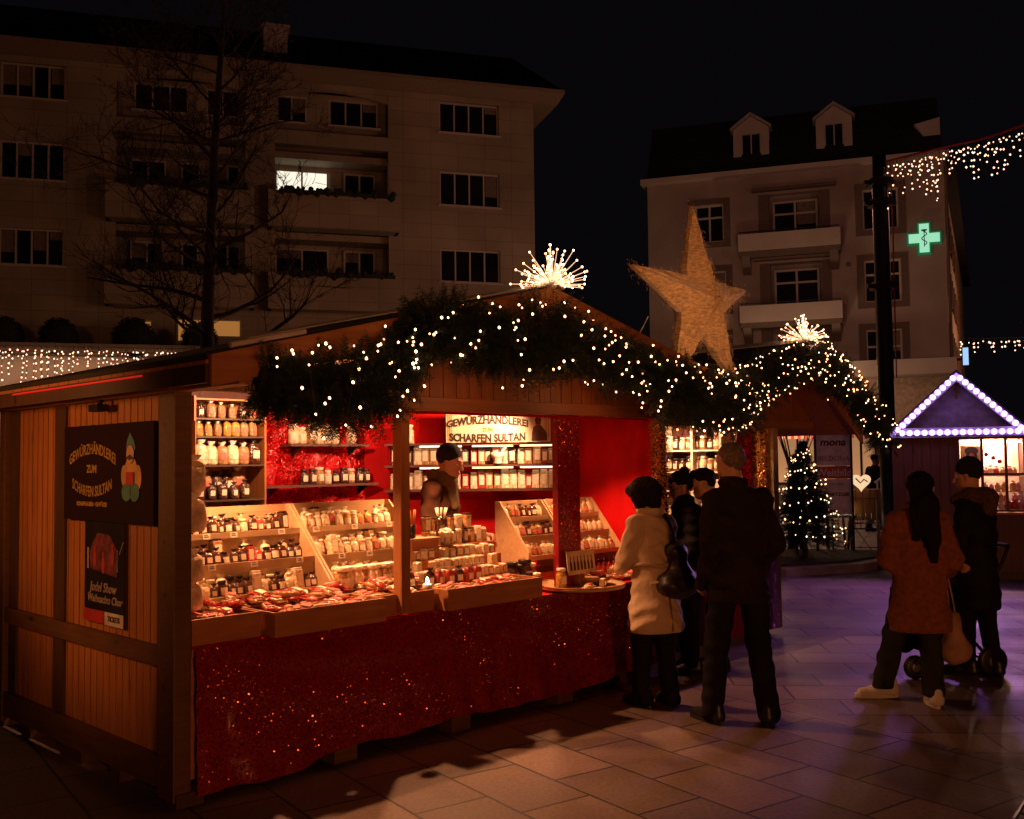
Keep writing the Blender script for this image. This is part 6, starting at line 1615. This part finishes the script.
form('collar', [('c', V3(-.02 + .07 * math.cos(a * .785), .01 + .07 * math.sin(a * .785), 1.555), V3(-.02 + .07 * math.cos((a + 1) * .785), .01 + .07 * math.sin((a + 1) * .785), 1.555), .030, .030) for a in range(8)], man_coat, t, .008, .015)
form('jacket', P, man_coat, t, .011, .035, folds(.010, 10, 15, 2), cut=lambda X, Y, Z: np.maximum(.79 - Z, Z - 1.60))
form('trousers', legs_prims(hL, hR, kL, kR, aL - V3(0, 0, .03), aR - V3(0, 0, .03), (.10, .078, .074)), trouser_dk, t, .012, .03, folds(.006, 7, 18, 1), cut=lambda X, Y, Z: Z - .90)
form('hair', [('e', q(0, -.03, .05), (.083, .092, .078)), ('c', q(-.05, -.06, .0), q(.05, -.06, .0), .035, .035), ('c', q(0, -.065, .0), q(0, -.062, -.035), .04, .036)], hair_gr, t, .008, .03, strands(.0018, 160))
shoe(V3(-.16, .12, 0), .25, black_plastic, t, 1.05); shoe(V3(.17, -.02, 0), -.5, black_plastic, t, 1.05)

# 3 --- woman with a bun and glasses
t = thing('person', 'woman with a hair bun and glasses, dark padded jacket, looking down at the goods', 'person', FW(1.42, 8.22, rad(95)))
hc = V3(0, .07, 1.48); HP, q = head_prims(hc, rad(20), rad(-20))
hL, hR = V3(-.08, 0, .86), V3(.08, 0, .86); aL, aR = V3(-.09, .02, .09), V3(.09, .0, .09); kL, kR = V3(-.09, .03, .46), V3(.09, .03, .46)
wl, wr_ = V3(-.12, .28, 1.0), V3(.12, .28, 1.0)
P = HP + [('c', hc - V3(0, .03, .04), V3(0, .02, 1.3), .05, .056)] + torso(V3(0, 0, .88), V3(0, .0, 1.15), V3(-.15, .02, 1.29), V3(.15, .02, 1.29), V3(0, .04, 1.34), (.12, .12)) + legs_prims(hL, hR, kL, kR, aL, aR) + arm(V3(-.17, .02, 1.28), V3(-.22, .03, 1.03), wl) + arm(V3(.17, .02, 1.28), V3(.22, .03, 1.03), wr_) + hand(wl, (.2, 1, 0), (1, 0, -.3), .9) + hand(wr_, (-.2, 1, 0), (-1, 0, -.3), .9)
form('body', P, skin, t, .0072, .028); face_parts(t, q, True)
P = torso(V3(0, 0, .88), V3(0, .0, 1.15), V3(-.155, .01, 1.29), V3(.155, .01, 1.29), V3(0, .03, 1.36), (.16, .16), (1.12, .88)) + arm(V3(-.17, .02, 1.28), V3(-.23, .03, 1.03), wl - V3(0, .04, 0), (.082, .075, .06)) + arm(V3(.17, .02, 1.28), V3(.23, .03, 1.03), wr_ - V3(0, .04, 0), (.082, .075, .06)) + [('c', V3(0, 0, .9), V3(0, 0, .7), .16, .18, (1.1, .9)), ('c', V3(-.05, .04, 1.36), V3(.05, .04, 1.36), .075, .075)]
form('jacket', P, black_cloth, t, .011, .035, lambda X, Y, Z: .006 * np.sin(Z * 75), cut=lambda X, Y, Z: np.maximum(.62 - Z, Z - 1.43))
form('trousers', legs_prims(hL, hR, kL, kR, aL, aR, (.095, .07, .06)), trouser_dk, t, .013, .03, cut=lambda X, Y, Z: Z - .80)
form('hair', [('e', q(0, -.025, .045), (.086, .098, .084)), ('e', q(0, -.09, .10), .045, None, None, None, .012), ('c', q(-.05, -.05, 0), q(.05, -.05, 0), .04, .04)], hair_dk, t, .008, .025, strands(.0018, 150))
for f in (V3(-.09, .03, 0), V3(.09, .01, 0)): shoe(f, 0, black_plastic, t, .92)

# 4 --- man leaning in, face in profile
t = thing('person', 'dark-haired young man in black leaning towards the second stall, his face turned left', 'person', FW(1.66, 8.32, rad(80)))
hc = V3(.02, .10, 1.50); HP, q = head_prims(hc, rad(14), rad(-12))
hL, hR = V3(-.09, -.05, .92), V3(.09, -.05, .92); aL, aR = V3(-.1, 0, .09), V3(.1, 0, .09); kL, kR = V3(-.1, .02, .5), V3(.1, .0, .5)
wl, wr_ = V3(-.15, .3, 1.0), V3(.15, .3, 1.0)
P = HP + [('c', hc - V3(0, .03, .04), V3(0, .02, 1.33), .056, .06)] + torso(V3(0, -.04, .92), V3(0, .0, 1.18), V3(-.17, .02, 1.33), V3(.17, .02, 1.33), V3(0, .04, 1.38), (.12, .13)) + legs_prims(hL, hR, kL, kR, aL, aR) + arm(V3(-.19, .02, 1.32), V3(-.25, .05, 1.06), wl) + arm(V3(.19, .02, 1.32), V3(.25, .05, 1.06), wr_) + hand(wl, (.2, 1, 0), (1, 0, -.3)) + hand(wr_, (-.2, 1, 0), (-1, 0, -.3))
form('body', P, skin, t, .0072, .028); face_parts(t, q)
P = torso(V3(0, -.03, .9), V3(0, .0, 1.18), V3(-.18, .01, 1.33), V3(.18, .01, 1.33), V3(0, .03, 1.39), (.16, .165), (1.15, .85)) + arm(V3(-.19, .02, 1.32), V3(-.26, .05, 1.06), wl - V3(0, .04, 0), (.082, .072, .055)) + arm(V3(.19, .02, 1.32), V3(.26, .05, 1.06), wr_ - V3(0, .04, 0), (.082, .072, .055)) + [('c', V3(0, .02, 1.38), V3(0, .04, 1.43), .07, .066)]
form('jacket', P, black_cloth, t, .012, .035, folds(.008), cut=lambda X, Y, Z: np.maximum(.82 - Z, Z - 1.45))
form('trousers', legs_prims(hL, hR, kL, kR, aL, aR, (.105, .075, .07)), trouser_dk, t, .013, .03)
form('hair', [('e', q(0, -.025, .055), (.088, .098, .078)), ('c', q(-.04, .05, .10), q(.04, .05, .10), .026, .026), ('c', q(-.05, -.06, 0), q(.05, -.06, 0), .034, .034)], hair_dk, t, .008, .025, strands(.0028, 120))
for f in (V3(-.1, 0.02, 0), V3(.1, 0.02, 0)): shoe(f, 0, black_plastic, t, 1)

# 5 --- woman in the orange wool coat
t = thing('person', 'woman with long dark hair, rust-orange wool coat, olive trousers and white trainers', 'person', FW(2.83, 7.10, rad(-14)))
hc = V3(.03, .03, 1.475); HP, q = head_prims(hc, rad(-20), rad(-12))
hL, hR = V3(-.09, 0, .88), V3(.09, 0, .88); kL, kR = V3(-.17, .06, .48), V3(.05, .02, .48); aL, aR = V3(-.25, .13, .10), V3(.06, -.08, .10)
wl, wr_ = V3(-.10, .22, .99), V3(.20, .18, .90)
P = HP + [('c', hc - V3(0, .03, .04), V3(0, .01, 1.30), .05, .056)] + torso(V3(0, 0, .9), V3(0, .0, 1.14), V3(-.14, 0, 1.27), V3(.14, 0, 1.27), V3(0, .02, 1.33), (.11, .11)) + legs_prims(hL, hR, kL, kR, aL, aR) + arm(V3(-.15, 0, 1.25), V3(-.20, -.02, 1.02), wl) + arm(V3(.15, 0, 1.25), V3(.20, -.02, 1.01), wr_) + hand(wl, (.5, 1, 0), (1, -.3, -.3), .9) + hand(wr_, (.1, .6, -.9), (-1, 0, -.1), .9)
form('body', P, skin, t, .0072, .028); face_parts(t, q)
P = torso(V3(0, 0, .9), V3(0, .0, 1.14), V3(-.135, 0, 1.27), V3(.135, 0, 1.27), V3(0, .01, 1.34), (.148, .145), (1.08, .86)) + arm(V3(-.15, 0, 1.25), V3(-.205, -.02, 1.0), wl - V3(0, .02, 0), (.075, .07, .056)) + arm(V3(.15, 0, 1.25), V3(.205, -.02, 1.0), wr_ - V3(0, .02, 0), (.075, .07, .056)) + [('c', V3(0, 0, .92), V3(-.01, 0, .56), .148, .185, (1.12, .86), .06), ('c', V3(0, .01, 1.32), V3(0, .02, 1.37), .08, .075)]
form('coat', P, orange_wool, t, .010, .04, folds(.009, 6, 16, 3), cut=lambda X, Y, Z: np.maximum(.50 - Z, Z - 1.40))
P = [('c', hL, hR, .09, .09, None, .05), ('c', hL, kL, .09, .072), ('c', kL, aL - V3(0, 0, .03), .075, .072), ('c', hR, kR, .09, .072), ('c', kR, aR - V3(0, 0, .03), .075, .072)]
form('trousers', P, green_tr, t, .011, .03, folds(.006, 5, 24, 4), cut=lambda X, Y, Z: np.maximum(.07 - Z, Z - .80))
form('hair', [('e', q(0, -.022, .045), (.090, .100, .086)), ('c', q(0, -.07, .02), V3(.04, -.075, 1.35), .075, .085), ('c', V3(.04, -.085, 1.38), V3(.075, -.135, 1.14), .085, .055), ('c', V3(.06, -.12, 1.2), V3(.08, -.155, 1.0), .055, .022), ('c', V3(-.02, -.10, 1.34), V3(-.03, -.145, 1.15), .05, .02)], hair_dk, t, .0075, .03, strands(.0030, 230))
shoe(V3(-.25, .14, 0), rad(100), white_sh, t, 1.0, white_sh); shoe(V3(.06, -.05, 0), rad(8), white_sh, t, 1.0, white_sh)
# the cloth bag she carries
cb = thing('shopping_bag', 'pale cloth shopping bag hanging from the hand of the rust-orange coat', 'bag', FW(2.83, 7.10, rad(-14)))
form('bag_body', [('c', V3(.20, .16, .33), V3(.30, .24, .33), .065, .075), ('c', V3(.22, .18, .55), V3(.26, .22, .56), .03, .03), ('c', V3(.24, .19, .34), V3(.24, .2, .55), .09, .05)], plain('bag_cream', (.42, .24, .13), .75, bump=.5, bscale=14), cb, .011, .06, folds(.006, 12, 30))
m_ = MB(); m_.tube(sway([(.22, .18, .57), (.21, .19, .72), (.21, .21, .86), (.24, .21, .72), (.26, .21, .57)], 4), .006, 5); part('handles', m_, plain('bag_cream', (0, 0, 0)), cb)

# 6 --- person in the long black coat with fur hood
t = thing('person', 'person in black knitted hat and long black coat with brown fur hood, near the kiosk', 'person', FW(3.60, 7.90, rad(35)))
hc = V3(-.03, .04, 1.545); HP, q = head_prims(hc, rad(25), rad(-8))
hL, hR = V3(-.09, 0, .90), V3(.09, 0, .90); kL, kR = V3(-.07, .06, .48), V3(.10, .0, .48); aL, aR = V3(-.05, .08, .10), V3(.12, -.04, .10)
wl, wr_ = V3(-.15, .26, 1.02), V3(.13, .28, .98)
P = HP + [('c', hc - V3(0, .03, .04), V3(0, .01, 1.36), .052, .058)] + torso(V3(0, 0, .93), V3(0, .0, 1.2), V3(-.14, 0, 1.33), V3(.14, 0, 1.33), V3(0, .02, 1.40), (.11, .11)) + legs_prims(hL, hR, kL, kR, aL, aR) + arm(V3(-.15, 0, 1.31), V3(-.19, .02, 1.07), wl) + arm(V3(.15, 0, 1.31), V3(.19, .02, 1.06), wr_) + hand(wl, (.2, 1, 0), (0, 0, -1)) + hand(wr_, (-.2, 1, 0), (0, 0, -1))
form('body', P, skin, t, .0072, .028); face_parts(t, q)
P = torso(V3(0, 0, .93), V3(0, .0, 1.2), V3(-.135, 0, 1.32), V3(.135, 0, 1.32), V3(0, .01, 1.40), (.14, .14), (1.08, .88)) + arm(V3(-.15, 0, 1.31), V3(-.195, .02, 1.06), wl - V3(0, .03, 0), (.07, .065, .05)) + arm(V3(.15, 0, 1.31), V3(.195, .02, 1.05), wr_ - V3(0, .03, 0), (.07, .065, .05)) + [('c', V3(0, 0, .95), V3(.02, 0, .60), .14, .168, (1.08, .9), .06)]
form('coat', P, black_cloth, t, .011, .035, lambda X, Y, Z: .005 * np.sin(Z * 55 + X * 4) + .004 * np.sin(X * 20), cut=lambda X, Y, Z: np.maximum(.52 - Z, Z - 1.43))
form('fur_hood', [('c', V3(-.10, -.03, 1.40), V3(.10, -.03, 1.40), .065, .065), ('c', V3(0, -.10, 1.38), V3(0, -.11, 1.30), .085, .06), ('c', V3(.10, -.02, 1.40), V3(.13, .08, 1.37), .055, .045), ('c', V3(-.10, -.02, 1.40), V3(-.13, .08, 1.37), .055, .045)], fur, t, .010, .03, lambda X, Y, Z: .006 * np.sin(X * 160 + Z * 90) * np.sin(Y * 150 + Z * 40))
form('knitted_hat', [('e', q(0, -.026, .058), (.094, .104, .104))], wool_black, t, .008, .02, lambda X, Y, Z: .0018 * np.sin(Z * 500))
form('trousers', legs_prims(hL, hR, kL, kR, aL, aR, (.10, .07, .06)), trouser_dk, t, .013, .03, cut=lambda X, Y, Z: Z - .78)
shoe(V3(-.05, .1, 0), .1, black_plastic, t); shoe(V3(.12, -.02, 0), -.2, black_plastic, t)
# pushchair beside them
pcx = thing('pushchair', 'dark folding pushchair with black wheels between the rust coat and the black coat', 'pushchair', Matrix.Translation((3.36, 8.12, 0)) @ Matrix.Rotation(rad(100), 4, 'Z'))
def wheel(x, y, r, w_):
    m = MB(); M_ = T(x, y, r) @ Matrix.Rotation(PI / 2, 4, 'Y')
    m.lathe([(r * .8, -w_), (r, -w_ * .6), (r, w_ * .6), (r * .8, w_)], 24, M=M_); tp_ = part('wheel', m, black_plastic, pcx, True)
    m = MB(); m.lathe([(.02, -w_ * 1.1), (r * .55, -w_ * .9), (r * .55, w_ * .9), (.02, w_ * 1.1)], 16, M=M_); part('rim', m, steel, tp_)
for x, y, r in ((-.26, -.30, .12), (.26, -.30, .12), (-.2, .32, .09), (.2, .32, .09)): wheel(x, y, r, .022)
m_ = MB()
for s in (-1, 1):
    m_.tube([(.24 * s, .34, .12), (.24 * s, -.1, .45), (.24 * s, -.42, .86), (.22 * s, -.50, 1.0)], .014, 7); m_.tube([(.24 * s, -.3, .12), (.24 * s, .05, .5)], .013, 7)
m_.tube([(-.22, -.50, 1.0), (.22, -.50, 1.0)], .017, 8); m_.tube([(-.26, -.3, .12), (.26, -.3, .12)], .01, 6); part('frame', m_, dark_metal, pcx)
form('seat', [('c', V3(-.12, -.12, .42), V3(.12, -.12, .42), .10, .10), ('c', V3(-.12, -.28, .68), V3(.12, -.28, .68), .08, .08), ('c', V3(0, -.12, .42), V3(0, -.28, .68), .15, .12), ('c', V3(-.12, .1, .38), V3(.12, .1, .38), .07, .07), ('c', V3(0, .1, .38), V3(0, .28, .22), .10, .06)], black_cloth, pcx, .014, .05)
form('canopy', [('c', V3(-.17, -.18, .74), V3(.17, -.18, .74), .13, .13), ('c', V3(-.17, -.06, .74), V3(.17, -.06, .74), .09, .09)], black_cloth, pcx, .014, .04, cut=lambda X, Y, Z: .70 - Z)
form('basket', [('c', V3(-.14, -.08, .22), V3(.14, -.08, .22), .07, .07), ('c', V3(-.14, .08, .22), V3(.14, .08, .22), .07, .07)], black_cloth, pcx, .014, .06)

# 7 --- the vendor
t = thing('person', 'spice vendor in a black knitted hat, scarf and dark brown jacket standing inside the stall', 'person', FA @ T(2.68, 1.06, .12, rz=rad(-152)))
hc = V3(0, .09, 1.575); HP, q = head_prims(hc, rad(-4), rad(-14))
hL, hR = V3(-.1, 0, .92), V3(.1, 0, .92); kL, kR = V3(-.1, .02, .5), V3(.1, .02, .5); aL, aR = V3(-.1, 0, .1), V3(.1, 0, .1)
wl, wr_ = V3(-.16, .30, 1.02), V3(.14, .32, 1.02)
P = HP + [('c', hc - V3(0, .03, .04), V3(0, .02, 1.42), .056, .06)] + torso(V3(0, 0, .94), V3(0, .0, 1.24), V3(-.15, .0, 1.37), V3(.15, .0, 1.37), V3(0, .03, 1.44), (.105, .105)) + legs_prims(hL, hR, kL, kR, aL, aR) + arm(V3(-.18, 0, 1.36), V3(-.25, .02, 1.1), wl) + arm(V3(.18, 0, 1.36), V3(.25, .02, 1.1), wr_) + hand(wl, (.3, 1, -.1), (.6, 0, -1)) + hand(wr_, (-.3, 1, -.1), (-.6, 0, -1))
form('body', P, skin, t, .0072, .026); face_parts(t, q)
P = torso(V3(0, 0, .92), V3(0, .0, 1.24), V3(-.165, -.01, 1.38), V3(.165, -.01, 1.38), V3(0, .02, 1.45), (.15, .15), (1.15, .86)) + arm(V3(-.185, 0, 1.365), V3(-.25, .02, 1.09), wl - V3(0, .04, 0), (.074, .066, .05)) + arm(V3(.185, 0, 1.365), V3(.25, .02, 1.09), wr_ - V3(0, .04, 0), (.074, .066, .05))
form('jacket', P, plain('jacket_brown', (.060, .024, .013), .85, bump=.3, bscale=40, spec=.1), t, .011, .035, folds(.011, 14, 12, 5), cut=lambda X, Y, Z: np.maximum(.80 - Z, Z - 1.49))
form('scarf', [('c', V3(-.06, .05, 1.47), V3(.06, .05, 1.47), .055, .055), ('c', V3(-.06, -.03, 1.49), V3(.06, -.03, 1.49), .05, .05), ('c', V3(.02, .10, 1.44), V3(.05, .14, 1.25), .05, .035)], plain('scarf_olive', (.13, .08, .035), .9, bump=.6, bscale=40), t, .010, .03, folds(.006, 40, 30))
form('knitted_hat', [('e', q(0, -.030, .064), (.093, .100, .098))], wool_black, t, .008, .02, lambda X, Y, Z: .0018 * np.sin(Z * 420))
form('trousers', legs_prims(hL, hR, kL, kR, aL, aR, (.11, .08, .07)), trouser_dk, t, .015, .03)
for f in (V3(-.1, .02, 0), V3(.1, .02, 0)): shoe(f, 0, black_plastic, t)

# 8, 9 --- two people in the lit side street
def walker(M, label, top_m, leg_m, hat, st_=.2):
    t = thing('person', label, 'person', M); hc = V3(0, .03, 1.62); HP, q = head_prims(hc)
    hL, hR = V3(-.09, 0, .92), V3(.09, 0, .92); kL, kR = V3(-.09, st_ * .6, .5), V3(.09, -st_ * .2, .5); aL, aR = V3(-.09, st_, .1), V3(.09, -st_, .12)
    T_ = torso(V3(0, 0, .94), V3(0, .0, 1.26), V3(-.18, 0, 1.4), V3(.18, 0, 1.4), V3(0, .02, 1.47)); A_ = lambda r: arm(V3(-.2, 0, 1.39), V3(-.25, -.06, 1.12), V3(-.22, .08, .9), r) + arm(V3(.2, 0, 1.39), V3(.25, .04, 1.12), V3(.22, .2, .95), r)
    form('body', HP + [('c', hc, V3(0, 0, 1.42), .055, .06)] + T_ + A_((.055, .045, .034)) + legs_prims(hL, hR, kL, kR, aL, aR) + hand(V3(-.22, .08, .9), (0, .3, -1), (1, 0, 0)) + hand(V3(.22, .2, .95), (0, .5, -1), (-1, 0, 0)), skin, t, .014, .03)
    face_parts(t, q)
    form('jacket', torso(V3(0, 0, .9), V3(0, .0, 1.26), V3(-.185, 0, 1.4), V3(.185, 0, 1.4), V3(0, .01, 1.48), (.165, .17)) + A_((.08, .07, .055)), top_m, t, .015, .035, cut=lambda X, Y, Z: np.maximum(.82 - Z, Z - 1.5))
    form('trousers', legs_prims(hL, hR, kL, kR, aL, aR, (.10, .075, .065)), leg_m, t, .015, .03)
    form('knitted_hat' if hat else 'hair', [('e', q(0, -.02, .06), (.088, .10, .08))], wool_black if hat else hair_dk, t, .012, .02)
    shoe(V3(-.09, st_ + .02, 0), 0, black_plastic, t); shoe(V3(.09, -st_ + .02, 0), 0, black_plastic, t)
walker(FW(8.33, 23.3, rad(-75)), 'distant walker in a dark jacket, knitted hat and blue jeans in the lit street', black_cloth, plain('jeans', (.05, .07, .12), .8), True, .26)
walker(FW(5.0, 17.9, rad(60)), 'dark-haired passer-by half hidden behind the lit Christmas tree', man_coat, trouser_dk, False, .08)
print('objects', len(bpy.data.objects))
